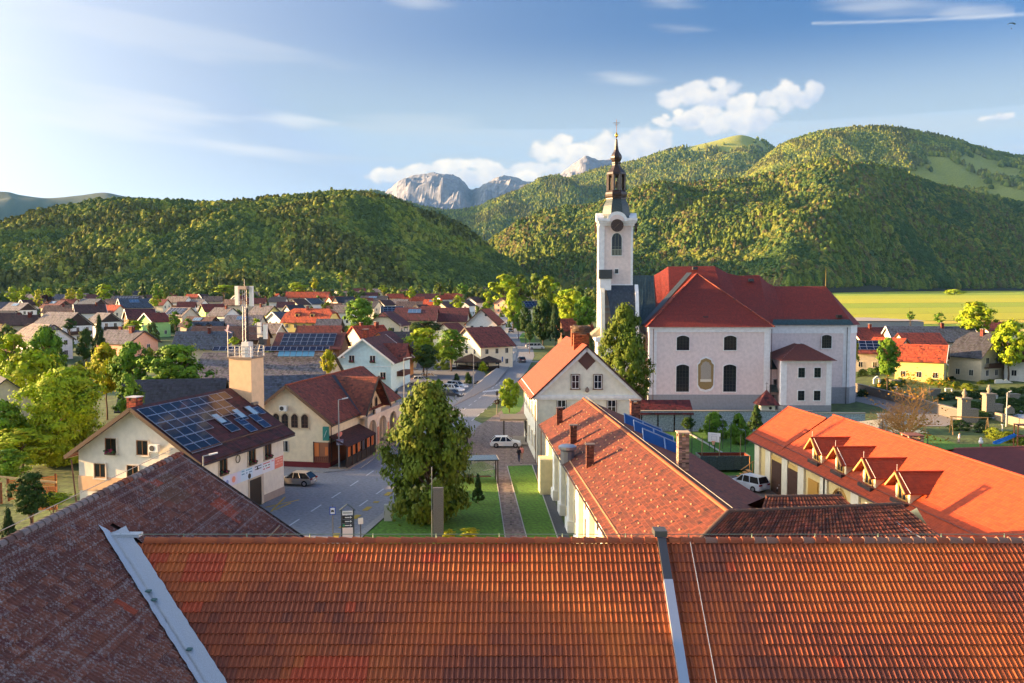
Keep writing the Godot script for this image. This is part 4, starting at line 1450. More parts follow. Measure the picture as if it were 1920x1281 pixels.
	# porch block around the foot, lit from the left
	put("porch_wall", Shape.new().box(vec(-half - 0.6,0,-half - 2.0),vec(half + 1.2,12.6, half + 3.2)), cream, t)
	put("porch_roof", Shape.new().lathe([Vector2(4.6 * 1.42,12.4), Vector2(4.75 * 1.42,12.7), Vector2(4.0 * 1.3,13.6), Vector2(2.6 * 1.42,14.6)],4,vec(0.3,0,0.6), PI / 4).mesh(), plain(rgb(120,116,96),0.6), t)
	put("porch_cornice", Shape.new().box(vec(-half - 1.0,11.6,-half - 2.4),vec(half + 1.6,12.45, half + 3.6)), white, t)
	for z in [-1.0,2.6]:
		window(t, vec(-half - 0.62,7.2, z),-PI / 2,1.0,2.4, rgb(70,62,52), rgb(240,236,226),1,3,0.2)
	put("oriel", Shape.new().box(vec(-half - 0.2,20.6, half - 0.3),vec(-half + 1.8,23.8, half + 0.9)), white, t)
	put("oriel_roof", Shape.new().box(vec(-half - 0.35,22.6, half - 0.3),vec(-half + 1.95,24.2, half + 1.1)), plain(rgb(60,62,62),0.6), t)


func ring(r: float, t: float, n := 28) -> Shape:
	var s := Shape.new()
	for k in n:
		var a := TAU * k / n
		var b := TAU * (k + 1) / n
		s.bar(vec(cos(a) * r, sin(a) * r, 0),vec(cos(b) * r, sin(b) * r, 0), t, t)
	return s

# ---- the white parish house behind the brown roof ------------------------------------------
func build_parish_house() -> void:
	var z := -105.0
	var o := thing("parish_house", "white two-storey house with orange-red gable roof, dark diamond hatch and stork nest", "house", vec(9.5,0,-113))
	var base := o.position
	var wall := plaster(rgb(236,230,208))
	var white := plaster(rgb(240,238,232))
	var xl := 2.95
	var xr := 15.0
	var xm := 8.9
	var far := -124.0
	var e := 8.4
	var top := 14.25
	var sh := -1.25   # the far end lies a little to the left
	var s := Shape.new()
	s.quad(vec(xl, -1, z),vec(xr, -1, z),vec(xr, e, z),vec(xl, e, z))
	s.tri(vec(xl, e, z),vec(xr, e, z),vec(xm, top - 0.3, z))
	s.quad(vec(xl + sh, -1, far),vec(xl, -1, z),vec(xl, e, z),vec(xl + sh, e, far))
	s.quad(vec(xr, -1, z),vec(xr + sh, -1, far),vec(xr + sh, e, far),vec(xr, e, z))
	s.quad(vec(xr + sh, -1, far),vec(xl + sh, -1, far),vec(xl + sh, e, far),vec(xr + sh, e, far))
	s.tri(vec(xr + sh, e, far),vec(xl + sh, e, far),vec(xm + sh, top - 0.3, far))
	world("wall", s, wall, o)
	var orange := roofing(rgb(162,72,42), "parish tiles", 16,16,0.14,0.0, Vector2(4.4,4.8))
	var r := Shape.new()
	var a := vec(xl - 0.75, e - 0.55, z + 0.45)
	var b := vec(xl - 0.75 + sh, e - 0.55, far - 0.4)
	var c := vec(xm + sh, top, far - 0.4)
	var d := vec(xm, top, z + 0.45)
	r.courses(b, a, d, c, 0.36)
	var a2 := vec(xr + 0.75, e - 0.55, z + 0.45)
	var b2 := vec(xr + 0.75 + sh, e - 0.55, far - 0.4)
	r.courses(a2, b2, c, d, 0.36)
	world("roof", r, orange, o)
	var v := Shape.new()
	v.bar(a + vec(0,-0.12,-0.05), d + vec(0,-0.12,-0.05),0.12,0.2)
	v.bar(a2 + vec(0,-0.12,-0.05), d + vec(0,-0.12,-0.05),0.12,0.2)
	world("verge_board", v, plain(rgb(70,44,34),0.7), o)
	var t := Shape.new()
	t.bar(a + vec(0.35,-0.1,-0.3), d + vec(0,-0.48,-0.3),0.32,0.36)
	t.bar(a2 + vec(-0.35,-0.1,-0.3), d + vec(0,-0.48,-0.3),0.32,0.36)
	t.box(vec(xl - 0.3, e - 0.55, z - 0.2),vec(xr + 0.3, e - 0.15, z + 0.28))
	t.box(vec(xl - 0.1, e - 0.75, z - 0.2),vec(xr + 0.1, e - 0.55, z + 0.14))
	t.bar(vec(xl - 0.12, e - 0.35, z),vec(xl - 0.12 + sh, e - 0.35, far),0.5,0.5)
	world("white_trim", t, white, o)
	var hatch := PackedVector2Array([Vector2(-1.05,0), Vector2(0,-1.1), Vector2(1.05,0), Vector2(0,1.1)])
	world("diamond_hatch", Shape.new().slab(hatch, 0.05,-0.02, Transform3D(Basis(),vec(xm, vec(8.88,12.32,-105).y, z))), plain(rgb(92,62,54),0.8), o)
	for x in [vec(7.56,9.84,-105).x, vec(10.23,9.84,-105).x]:
		window(o, vec(x, vec(7.56,9.84,-105).y, z + 0.02) - base, 0,0.86,1.6, rgb(238,238,238), rgb(120,96,76),1,1)
	for x in [vec(5.92,6.7,-105).x, vec(11.9,6.7,-105).x]:
		window(o, vec(x, vec(5.92,6.83,-105).y, z + 0.02) - base, 0,0.95,1.6, rgb(238,238,238), rgb(120,96,76),1,1)
	for k in 5:
		for y in [5.9,2.2]:
			window(o, vec(xl + sh * (k + 0.5) / 5.0 - 0.02, y, lerpf(z - 2.0, far + 1.5, k / 4.0)) - base, -PI / 2 + 0.066,1.0,1.7, rgb(238,238,238), rgb(226,214,180),1,1)
	gutter(o, vec(xl - 0.85, e - 0.55, z + 0.45),vec(xl - 0.85 + sh, e - 0.55, far), rgb(150,90,60))
	downpipe(o, vec(xl - 0.12,0, z + 0.1), e - 0.9, rgb(110,76,60))
	downpipe(o, vec(xr - 0.1,0, z + 0.1), e - 0.9, rgb(150,150,150))
	world("gable_lamp", Shape.new().lathe([Vector2(0,-0.3), Vector2(0.28,-0.1), Vector2(0.2,0.2), Vector2(0,0.45)],8,vec(8.95,8.84,-104.8)), plain(rgb(120,100,84),0.6), o)
	# two stacks on the ridge, the nearer one carrying a nest
	var c1 := chimney(o, vec(xm - 0.75, top - 0.6,-113.5) - base, 1.1,2.4, rgb(176,96,46), rgb(110,90,80),1.6)
	var c2 := chimney(o, vec(xm - 0.35, top - 0.9,-109.4) - base, 1.9,2.2, rgb(182,100,44), rgb(110,90,80),1.5)
	var n := Shape.new()
	rng.seed = 21
	for k in 260:
		var az := rng.randf() * TAU
		var y := rng.randf()
		var rr := 1.0 + 0.25 * sin(PI * y)
		var p := vec(cos(az) * rr, y * 0.95, sin(az) * rr) * rng.randf_range(0.75,1.0)
		n.bar(p, p + vec(-sin(az), rng.randf_range(-0.35,0.35), cos(az)) * rng.randf_range(0.3,0.7),0.05,0.05)
	n.lathe([Vector2(0.7,0.0), Vector2(1.0,0.3), Vector2(1.05,0.75), Vector2(0.6,0.85), Vector2(0,0.7)],10)
	var nest := put("stork_nest", n, rough(rgb(104,84,66), grain("plaster"),1.0), null, vec(xm - 0.35, top + 1.25,-109.4))
	tag(nest, "round stick nest resting on the nearer ridge chimney of the white gabled house", "nest")
	# flat canopy over the side entrance
	var k := thing("entrance_canopy", "flat canopy on two dark posts beside the white house, behind the white hatchback", "canopy", vec(0.3,0,-121))
	put("canopy_roof", Shape.new().box(vec(-1.9,3.1,-2.4),vec(2.0,3.35,2.4)), plain(rgb(150,134,110),0.8), k)
	for q in [[-1.4,2.1],[1.6,2.1]]:
		put("post", Shape.new().box(vec(q[0] - 0.1,0, q[1] - 0.1),vec(q[0] + 0.1,3.1, q[1] + 0.1)), plain(rgb(52,44,38),0.6), k)
	put("entrance_step", Shape.new().box(vec(-0.2,0,-2.5),vec(2.2,0.22,4.2)), rough(rgb(150,140,126), grain("plaster"),2.0), k)


# ---- the long low wing with the weathered brown roof --------------------------------------
func build_brown_wing() -> void:
	var o := thing("long_wing", "long low cream wing with lichen-spotted brown-orange roof and four chimneys", "building", vec(9,0,-72))
	var base := o.position
	var e := 5.5
	var h := 8.5
	var el := [vec(3.1, e, -100),vec(6.6, e, -43.6)]
	var rl := [vec(8.1, h, -99.6),vec(12.08, h, -48.8)]
	var er := [vec(15.2, e, -99.6),vec(19.2, e, -57.0)]
	var orange := roofing(rgb(130,64,34), "old tiles", 20,20,0.34,0.03, Vector2(5.4,5.6))
	var shady := roofing(rgb(130,64,34), "old tiles", 20,20,0.34,0.03, Vector2(5.4,5.6))
	world("left_roof_slope", Shape.new().courses(el[0], el[1], rl[1], rl[0],0.28), orange, o)
	world("right_roof_slope", Shape.new().courses(er[1], er[0], rl[0], rl[1],0.28), shady, o)
	# front part turning right, with ribbed tiles
	var re: Vector3 = vec(22.52,8.5,-50.54)
	var fe := vec(24.4, e + 0.9,-46.3)
	var ribs := Shape.new()
	rib_slope(ribs, el[1], fe, re, rl[1],0.3,0.36)
	world("front_roof_slope", ribs, roofing(rgb(150,78,46), "ribbed tiles", 24,22,0.5,0.12, Vector2(7.2,7.6)), o)
	world("rear_roof_slope", Shape.new().courses(vec(24.4, e, -56.6), er[1], rl[1], re, 0.36), shady, o)
	var ar: Vector3 = vec(15.81,8,-54.47)
	var br: Vector3 = vec(20.6,8,-54.75)
	var an := Shape.new()
	rib_slope(an, ar + vec(-1.5,-1.6,2.6), br + vec(1.6,-1.6,2.6), br, ar, 0.3,0.36)
	an.quad(br + vec(1.6,-1.6,2.6), br + vec(1.6,-1.6,-2.6), br, br + vec(0,0,-0.01))
	an.quad(br + vec(1.6,-1.6,-2.6), ar + vec(-1.5,-1.6,-2.6), ar, br)
	world("annex_roof", an, roofing(rgb(150,78,46), "ribbed tiles", 24,22,0.5,0.12, Vector2(7.2,7.6)), o)
	world("annex_wall", Shape.new().box(ar + vec(-0.5,-8,-2),vec(br.x, 6.4, br.z + 2)), plaster(rgb(226,206,160)), o)
	# ridge and hip tiles
	var tone := roofing(rgb(206,120,60), "ridge", 4,4,0.4,0.1, Vector2(1.6,1.6))
	var mossy := rough(rgb(128,96,78), grain("lichen"),0.9)
	cap_row(o, rl[0], rl[1],0.15,0.42, tone)
	cap_row(o, rl[1], el[1],0.16,0.42, mossy)
	cap_row(o, rl[1], re, 0.15,0.42, mossy)
	cap_row(o, ar, br, 0.13,0.42, mossy)
	world("lightning_wire", Shape.new().tube(rl[0] + vec(0.25,0.22,0), rl[1] + vec(0.25,0.22,0),0.025,0.025,4), plain(rgb(170,160,140),0.5,0.5), o)
	world("verge_wire", Shape.new().tube(re + vec(-2.1,0.12,0), fe + vec(-0.8,0.14,0),0.03,0.03,4), plain(rgb(200,190,180),0.5), o)
	# snow stops on the sunny slope: small raised studs in staggered rows
	var up: Vector3 = (rl[0] - el[0])
	var stud := Shape.new().lathe([Vector2(0.06,0), Vector2(0.06,0.09), Vector2(0.0,0.12)],5)
	var spots := []
	for row in 6:
		for k in 26:
			var t := (k + 0.5 * (row % 2)) / 26.0
			spots.append((el[0] as Vector3).lerp(el[1],0.1 + 0.86 * t).lerp((rl[0] as Vector3).lerp(rl[1],0.1 + 0.86 * t),0.2 + row * 0.125))
	for k in 130:
		var t := (k + 0.5) / 130.0
		spots.append((el[0] as Vector3).lerp(el[1],0.3 + 0.66 * t).lerp((rl[0] as Vector3).lerp(rl[1],0.3 + 0.66 * t),0.1))
	var mm := MultiMesh.new()
	mm.transform_format = MultiMesh.TRANSFORM_3D
	mm.mesh = stud.mesh()
	mm.instance_count = spots.size()
	for k in spots.size():
		mm.set_instance_transform(k, Transform3D(Basis(), spots[k]))
	var st := MultiMeshInstance3D.new()
	st.multimesh = mm
	st.name = "snow_stops"
	st.material_override = plain(rgb(214,168,120),0.6)
	st.set_meta("kind", "stuff")
	o.add_child(st)
	st.position = -base
	# walls with pilasters
	var cream := plaster(rgb(240,222,170))
	var white := plaster(rgb(240,238,230))
	var w := Shape.new()
	var wl := [vec(3.75,0,-99.6),vec(7.2,0,-44.4)]
	var wr := [vec(14.5,0,-99.4),vec(18.5,0,-57)]
	var hi := vec(0, e - 0.15,0)
	var lo := vec(0,-1,0)
	w.quad(wl[0] + lo, wl[1] + lo, wl[1] + hi, wl[0] + hi)
	w.quad(wr[1] + lo, wr[0] + lo, wr[0] + hi, wr[1] + hi)
	w.quad(wr[0] + lo, wl[0] + lo, wl[0] + hi, wr[0] + hi)
	w.tri(wl[0] + hi, rl[0] + vec(0,-0.2,0), wr[0] + hi)
	w.quad(wl[1] + lo, vec(23.6,-1,-46.9),vec(23.6, e + 0.7,-46.9), wl[1] + hi)
	w.quad(vec(23.6,-1,-46.9),vec(23.6,-1,-56),vec(23.6, e, -56),vec(23.6, e + 0.7,-46.9))
	w.tri(vec(23.6, e, -56),vec(23.6, e + 0.7,-46.9), re + vec(0.9,-0.2,0))
	w.quad(vec(23.6,-1,-56), wr[1] + lo, wr[1] + hi, vec(23.6, e, -56))
	world("wall", w, cream, o)
	var dir: Vector3 = (wl[1] - wl[0]).normalized()
	var out := vec(-dir.z, 0, dir.x) * -1.0
	if out.x > 0:
		out = -out
	var yaw := atan2(out.x, out.z)
	for k in 9:
		var p: Vector3 = (wl[0] as Vector3).lerp(wl[1],0.12 + k * 0.104)
		var f := Transform3D(Basis(Vector3.UP, yaw), p)
		world("pilaster", Shape.new().box(vec(-0.75,0.0,-0.1),vec(0.75, e - 0.25,0.4), f).box(vec(-0.95,0.0,-0.1),vec(0.95,1.0,0.55), f), white, o)
		if k < 8:
			var q: Vector3 = (wl[0] as Vector3).lerp(wl[1],0.172 + k * 0.104)
			window(o, q + out * 0.02 + vec(0,2.3,0) - base, yaw, 1.1,1.9, rgb(90,70,54), rgb(240,236,222),1,1)
			window(o, q + out * 0.02 + vec(0,4.3,0) - base, yaw, 1.1,0.8, rgb(90,70,54), null, 1,0)
	world("buttress", Shape.new().box(vec(-1.2,0,-0.1),vec(1.2,3.6,1.6), Transform3D(Basis(Vector3.UP, yaw),vec(4.4,0,-90))), cream, o)
	gutter(o, el[0] + vec(-0.08,-0.06,0), el[1] + vec(-0.08,-0.06,0), rgb(70,46,38))
	downpipe(o, vec(3.3,0,-99.4), e, rgb(96,66,50))
	# chimneys, a metal vent and the blue collectors
	for p in [vec(5.09,6.34,-94.15),vec(5.76,6.31,-82.37),vec(6.41,6.32,-72.13)]:
		chimney(o, p - base, 0.62,1.9, rgb(140,88,62), rgb(104,92,86))
	var vp := Vector3() + vec(4.91,5.72,-77.65)
	var vent := world("roof_vent", Shape.new().tube(vp + vec(0,-0.4,0),vp + vec(0,0.9,0),0.62,0.62,12), plain(rgb(150,146,146),0.4,0.5), o)
	put("vent_cap", Shape.new().lathe([Vector2(0.8,1.05), Vector2(0.82,1.3), Vector2(0.6,1.42), Vector2(0,1.46)],14,vp).mesh(), plain(rgb(196,192,190),0.3,0.6),vent)
	chimney(o, vec(12.6,7.2,-90.0) - base, 0.95,2.4, rgb(150,96,76), rgb(110,96,90),1.1)
	chimney(o, vec(12.17,8.85,-62.5) - base, 0.75,1.95, rgb(196,160,132), rgb(184,158,128),0.85)
	var blue := rgb(58,104,168)
	var fall: Vector3 = (er[0] - rl[0]).normalized()
	var spots2 := [vec(11.16,7.5,-86.73),vec(11.41,7.58,-81.69),vec(11.21,7.91,-74.7)]
	for k in 3:
		for j in 2:
			var a: Vector3 = spots2[k] + fall * (j * 2.05) + vec(0,0.1,0)
			var b := a + fall * 2.0
			var upv := vec(0,0.95,-0.75)
			var p := world("solar_collector", Shape.new().quad(a, b, b + upv, a + upv).quad(b, a, a + upv, b + upv), plain(blue, 0.12), o)
			put("collector_frame", Shape.new().bar(a, a + upv, 0.08,0.1).bar(a + upv, b + upv, 0.08,0.1).bar(b + upv, b, 0.08,0.1).bar(a, b, 0.08,0.1), plain(rgb(150,170,196),0.4,0.4), p)


# A row of half-round cap tiles from a to b, each a piece of its own up to a few dozen.
func cap_row(parent: Node3D, a: Vector3, b: Vector3, r: float, step: float, m: Material) -> void:
	var n := int(a.distance_to(b) / step)
	var d := (b - a).normalized()
	var x := Vector3.UP.cross(d).normalized()
	var key := "cap %.2f %.2f" % [r, step]
	if not shared.has(key):
		var s := Shape.new()
		for k in 6:
			var p := PI * k / 6
			var q := PI * (k + 1) / 6
			var l := step * 1.1
			var r2 := r * 0.86
			s.quad(vec(cos(p) * r, sin(p) * r, 0),vec(cos(q) * r, sin(q) * r, 0),vec(cos(q) * r2, sin(q) * r2, l),vec(cos(p) * r2, sin(p) * r2, l))
			s.tri(vec(cos(p) * r, sin(p) * r, 0),vec(0,0,0),vec(cos(q) * r, sin(q) * r, 0))
		shared[key] = s.mesh()
	for k in n:
		var o := put("ridge_tile", shared[key], m, parent)
		var at := a.lerp(b, (k + 0.02) / n) - parent.position
		o.transform = Transform3D(Basis(x, d.cross(x), d), at)


# A slope of ribbed tiles: a wave across, courses up.
func rib_slope(s: Shape, a: Vector3, b: Vector3, c: Vector3, d: Vector3, wide: float, step: float) -> void:
	var n := (b - a).cross((d + c - a - b) / 2).normalized()
	var cols := int(a.distance_to(b) / wide) * 2
	var rows := int(((d + c - a - b) / 2).length() / step)
	for i in rows:
		var s0 := float(i) / rows
		var s1 := float(i + 1) / rows
		for j in cols:
			var hgt := [0.02,0.085]
			var t0 := float(j) / cols
			var t1 := float(j + 1) / cols
			var p := [a.lerp(b, t0).lerp(d.lerp(c, t0), s0), a.lerp(b, t1).lerp(d.lerp(c, t1), s0), a.lerp(b, t1).lerp(d.lerp(c, t1), s1), a.lerp(b, t0).lerp(d.lerp(c, t0), s1)]
			var h0: float = hgt[j % 2]
			var h1: float = hgt[(j + 1) % 2]
			var q := [p[0] + n * (h0 + 0.035), p[1] + n * (h1 + 0.035), p[2] + n * h1, p[3] + n * h0]
			var m := []
			for k in 4:
				m.append(Vector2([t0, t1, t1, t0][k] * a.distance_to(b),-[s0, s0, s1, s1][k] * rows * step))
			s.quad_uv(q[0], q[1], q[2], q[3], m)
			s.quad(p[0], p[1], q[1], q[0])


# ---- the orange-roofed wing with four dormers ---------------------------------------------
func build_orange_wing() -> void:
	var o := thing("dormer_wing", "long cream wing with bright orange tiled roof and four gabled dormers", "building", vec(31,0,-72))
	var base := o.position
	var ea := vec(25.76,4.5,-96.4)
	var eb := vec(30.2,4.5,-40)
	var orange := roofing(rgb(180,70,24), "new tiles", 24,24,0.13,0.0, Vector2(7.4,8))
	var maroon := roofing(rgb(118,50,46), "new tiles", 24,24,0.13,0.0, Vector2(7.4,8))
	var e1 := ea.lerp(eb, 0.155)
	var r0: Vector3 = vec(30.31,8,-96.34)
	var r1: Vector3 = vec(31.31,8,-87.62)
	var r2: Vector3 = vec(31.9,8.4,-87.22)
	var r3 := vec(35.6,8.4,-40)
	world("roof_slope", Shape.new().courses(ea, e1, r1, r0,0.34), orange, o)
	world("roof_slope", Shape.new().courses(e1, eb, r3, r2,0.34), orange, o)
	var back := vec(4.9,-3.6,0)
	world("far_roof_slope", Shape.new().courses(r1 + back, r0 + back, r0, r1,0.34).courses(r3 + back, r2 + back, r2, r3,0.34), orange, o)
	world("roof_step", Shape.new().tri(r1 + vec(0,-0.3,0.02), e1 + vec(0,0.1,0), r2), orange, o)
	cap_row(o, r0, r1,0.13,0.45, orange)
	cap_row(o, r2, r3,0.13,0.45, orange)
	cap_row(o, ea, r0,0.1,0.45, orange)
	# walls
	var cream := plaster(rgb(238,212,148))
	var white := plaster(rgb(242,232,206))
	var w := Shape.new()
	var wa := ea + vec(0.9,-4.5,0.7)
	var wb := eb + vec(0.9,-4.5,0)
	var hi := vec(0,4.6,0)
	w.quad(wa, wb, wb + hi, wa + hi)
	var wc := wa + vec(8.8,0,-0.4)
	w.quad(wc, wa, wa + hi, wc + hi)
	w.tri(wc + hi, wa + hi, r0 + vec(0,-0.25,0.6))
	w.quad(wb + vec(8.8,0,0), wc, wc + hi, wb + vec(8.8,4.6,0))
	world("wall", w, cream, o)
	var dir := (wb - wa).normalized()
	var out := vec(-dir.z, 0, dir.x)
	if out.x > 0:
		out = -out
	var yaw := atan2(out.x, out.z)
	var along_wall := func(t: float) -> Vector3: return wa + dir * t
	world("plinth", Shape.new().box(vec(-0.2,0,0.0),vec(56,0.9,0.06), Transform3D(Basis(dir, Vector3.UP, dir.cross(Vector3.UP)), wa)).box(vec(-0.2,0,-0.06),vec(56,0.9,0.0), Transform3D(Basis(dir, Vector3.UP, dir.cross(Vector3.UP)), wa)), plaster(rgb(186,148,104)), o)
	for t in [0.8,4.0,8.5,12.5,17.5,23.5,27.5,33.0,38.5]:
		world("pilaster", Shape.new().box(vec(-0.7,0,-0.05),vec(0.7,4.3,0.22), Transform3D(Basis(Vector3.UP, yaw), along_wall.call(t))), white, o)
	for t in [6.2,10.5]:
		var p: Vector3 = along_wall.call(t)
		world("door_reveal", Shape.new().box(vec(-1.6,0,-0.02),vec(1.6,3.7,0.1), Transform3D(Basis(Vector3.UP, yaw), p)), plaster(rgb(228,190,110)), o)
		door(o, p + out * 0.12 - base, yaw, 2.5,3.3, rgb(78,50,36),6)
	door(o, along_wall.call(15.0) + out * 0.05 - base, yaw, 2.2,3.3, rgb(196,146,62),2)
	for t in [20.5,30.2]:
		var wd := window(o, along_wall.call(t) + vec(0,1.5,0) + out * 0.04 - base, yaw, 3.4,1.5, rgb(170,120,60), rgb(222,178,100),5,0,1.3, "arched_window")
	window(o, along_wall.call(26.0) + vec(0,2.6,0) + out * 0.04 - base, yaw, 1.2,1.4, rgb(170,120,60), rgb(222,178,100),1,0)
	gutter(o, ea + vec(-0.06,-0.05,0), eb + vec(-0.06,-0.05,0), rgb(90,50,40))
	downpipe(o, along_wall.call(17.8) + out * 0.3,4.3, rgb(60,52,50))
	# snow fence and a few vent tiles
	world("snow_guard", Shape.new().tube(ea.lerp(r0,0.14) + vec(0,0.2,0.3), eb.lerp(r3,0.14) + vec(0,0.2,0),0.05,0.05,5), plain(rgb(120,60,44),0.6), o)
	chimney(o, vec(33.76,6.71,-74) - base, 1.25,2.0, rgb(226,190,150), rgb(120,70,54),1.5)
	# dormers
	for k in 4:
		var z: float = [-80.3,-75.5,-70.4,-65.2][k]
		var x := 28.0 + (z + 80.3) * 0.079
		var d := put("dormer", dormer_shape(), plaster(rgb(244,226,178)), o, vec(x, 5.3, z) - base, -PI / 2 + 0.04)
		put("dormer_roof", dormer_roof_shape(), orange, d)
		d.scale = Vector3.ONE * 0.9
		put("bargeboard", Shape.new().bar(vec(-1.75,0.78,0.75),vec(0,2.2,0.75),0.1,0.16).bar(vec(1.75,0.78,0.75),vec(0,2.2,0.75),0.1,0.16), plain(rgb(190,140,80),0.6), d)
		put("dormer_window", window_mesh(1.35,1.35), plain(rgb(206,160,84),0.5), d, vec(0,0.6,0.03))
		put("dormer_pane", Shape.new().box(vec(-0.65,-0.05,0.02),vec(0.65,1.25,0.04)), glass(), d)
		put("apron", Shape.new().box(vec(-1.3,-0.45,-0.1),vec(1.3,-0.14,0.55)), plain(rgb(62,52,50),0.5), d)
		put("lightning_wire", Shape.new().tube(vec(0.02,2.32,0.5),vec(1.8,0.84,0.3),0.025,0.025,4).tube(vec(0,2.2,0.6),vec(0,2.9,0.6),0.02,0.02,4), plain(rgb(200,190,180),0.5), d)
	# small maroon roof at the right edge, beyond the ridge
	var m := thing("side_roof_building", "low building with a dark maroon tiled roof beyond the orange ridge", "building", vec(47,0,-72))
	var q := [vec(40.75,6.2,-80.75),vec(52.1,6.2,-82.41),vec(44.38,4.6,-69.98),vec(31.58,4.6,-69.98)]
	world("roof", Shape.new().courses(q[3], q[2], q[1], q[0],0.36).courses(q[1] + vec(3,-1.6,-6), q[0] + vec(-1,-1.6,-6), q[0], q[1],0.36), maroon, m)
	world("wall", Shape.new().box(vec(q[0].x - 3,0, q[0].z - 4),vec(q[1].x, 4.5, q[3].z - 1.0)), cream, m)
	cap_row(m, q[0], q[1],0.13,0.45, roofing(rgb(150,84,70), "new tiles", 24,24,0.13,0.0, Vector2(7.4,8)))


func window_mesh(w: float, h: float) -> ArrayMesh:
	var s := Shape.new()
	for x in [-w / 2,0.0, w / 2]:
		s.bar(vec(x, -h / 2,0.03),vec(x, h / 2,0.03),0.12,0.08)
	for y in [-h / 2, h / 2]:
		s.bar(vec(-w / 2 - 0.06, y, 0.035),vec(w / 2 + 0.06, y, 0.035),0.12,0.08)
	return s.mesh()


func dormer_shape() -> ArrayMesh:
	if not shared.has("dormer"):
		var s := Shape.new()
		s.slab(PackedVector2Array([Vector2(-1.2,-0.9), Vector2(1.2,-0.9), Vector2(1.2,1.15), Vector2(0,2.1), Vector2(-1.2,1.15)]),0.0,-2.6)
		for x in [-1.2,1.0]:
			s.box(vec(x - 0.05,-0.3,-0.2),vec(x + 0.25,1.15,0.06))
		shared["dormer"] = s.mesh()
	return shared["dormer"]


func dormer_roof_shape() -> ArrayMesh:
	if not shared.has("dormer roof"):
		var s := Shape.new()
		for k in [-1,1]:
			var a := vec(-1.75 * k, 0.85,0.75 * k)
			var f := vec(1.7 * k, 0.78,0.8)
			var b := vec(1.7 * k, 0.78,-2.2)
			var c := vec(0,2.25,-3.6)
			var d := vec(0,2.25,0.8)
			if k > 0:
				s.courses(f, b, c, d, 0.3)
			else:
				s.courses(b, f, d, c, 0.3)
			s.bar(f, b, 0.1,0.1)
		s.bar(vec(0,2.28,0.8),vec(0,2.28,-3.6),0.22,0.12)
		shared["dormer roof"] = s.mesh()
	return shared["dormer roof"]

# One double-roll clay tile lying down its slope: x along the eave, y out of the roof, z down the slope.
func clay_tile() -> ArrayMesh:
	if not shared.has("clay tile"):
		var s := Shape.new()
		var prof := [Vector2(-0.152,0.004), Vector2(-0.095,0.0), Vector2(-0.078,0.026), Vector2(-0.05,0.042), Vector2(-0.022,0.026), Vector2(-0.005,0.0), Vector2(0.057,0.0), Vector2(0.074,0.026), Vector2(0.102,0.042), Vector2(0.13,0.026), Vector2(0.147,0.004)]
		for k in prof.size() - 1:
			var a: Vector2 = prof[k]
			var b: Vector2 = prof[k + 1]
			s.quad(vec(a.x, a.y + 0.038,0.36),vec(b.x, b.y + 0.038,0.36),vec(b.x, b.y, -0.02),vec(a.x, a.y, -0.02))
			s.quad(vec(a.x, a.y - 0.004,0.36),vec(b.x, b.y - 0.004,0.36),vec(b.x, b.y + 0.038,0.36),vec(a.x, a.y + 0.038,0.36))
		shared["clay tile"] = s.mesh()
	return shared["clay tile"]


# Lays a slope with tiles: the places nearest to the viewer as parts, the others as one mass.
func lay_tiles(o: Node3D, spots: Array, most: int, tones: Array, skin: Callable) -> void:
	spots.sort_custom(func(a, b): return a[2] < b[2])
	var rest := []
	for k in spots.size():
		var s: Array = spots[k]
		if k < most:
			var t := put("roof_tile", clay_tile(), skin.call(tones[s[1]]), o)
			t.transform = Transform3D((s[0] as Transform3D).basis, (s[0] as Transform3D).origin - o.position)
		else:
			rest.append(s)
	var mm := MultiMesh.new()
	mm.transform_format = MultiMesh.TRANSFORM_3D
	mm.use_colors = true
	mm.mesh = clay_tile()
	mm.instance_count = rest.size()
	for k in rest.size():
		var at: Transform3D = rest[k][0]
		mm.set_instance_transform(k, at)
		mm.set_instance_color(k, (tones[rest[k][1]] as Color).srgb_to_linear())
	var m: StandardMaterial3D = skin.call(Color.WHITE).duplicate()
	m.vertex_color_use_as_albedo = true
	var far := MultiMeshInstance3D.new()
	far.multimesh = mm
	far.material_override = m
	far.name = "roof_tiles"
	far.set_meta("kind", "stuff")
	o.add_child(far)
	far.position = -o.position


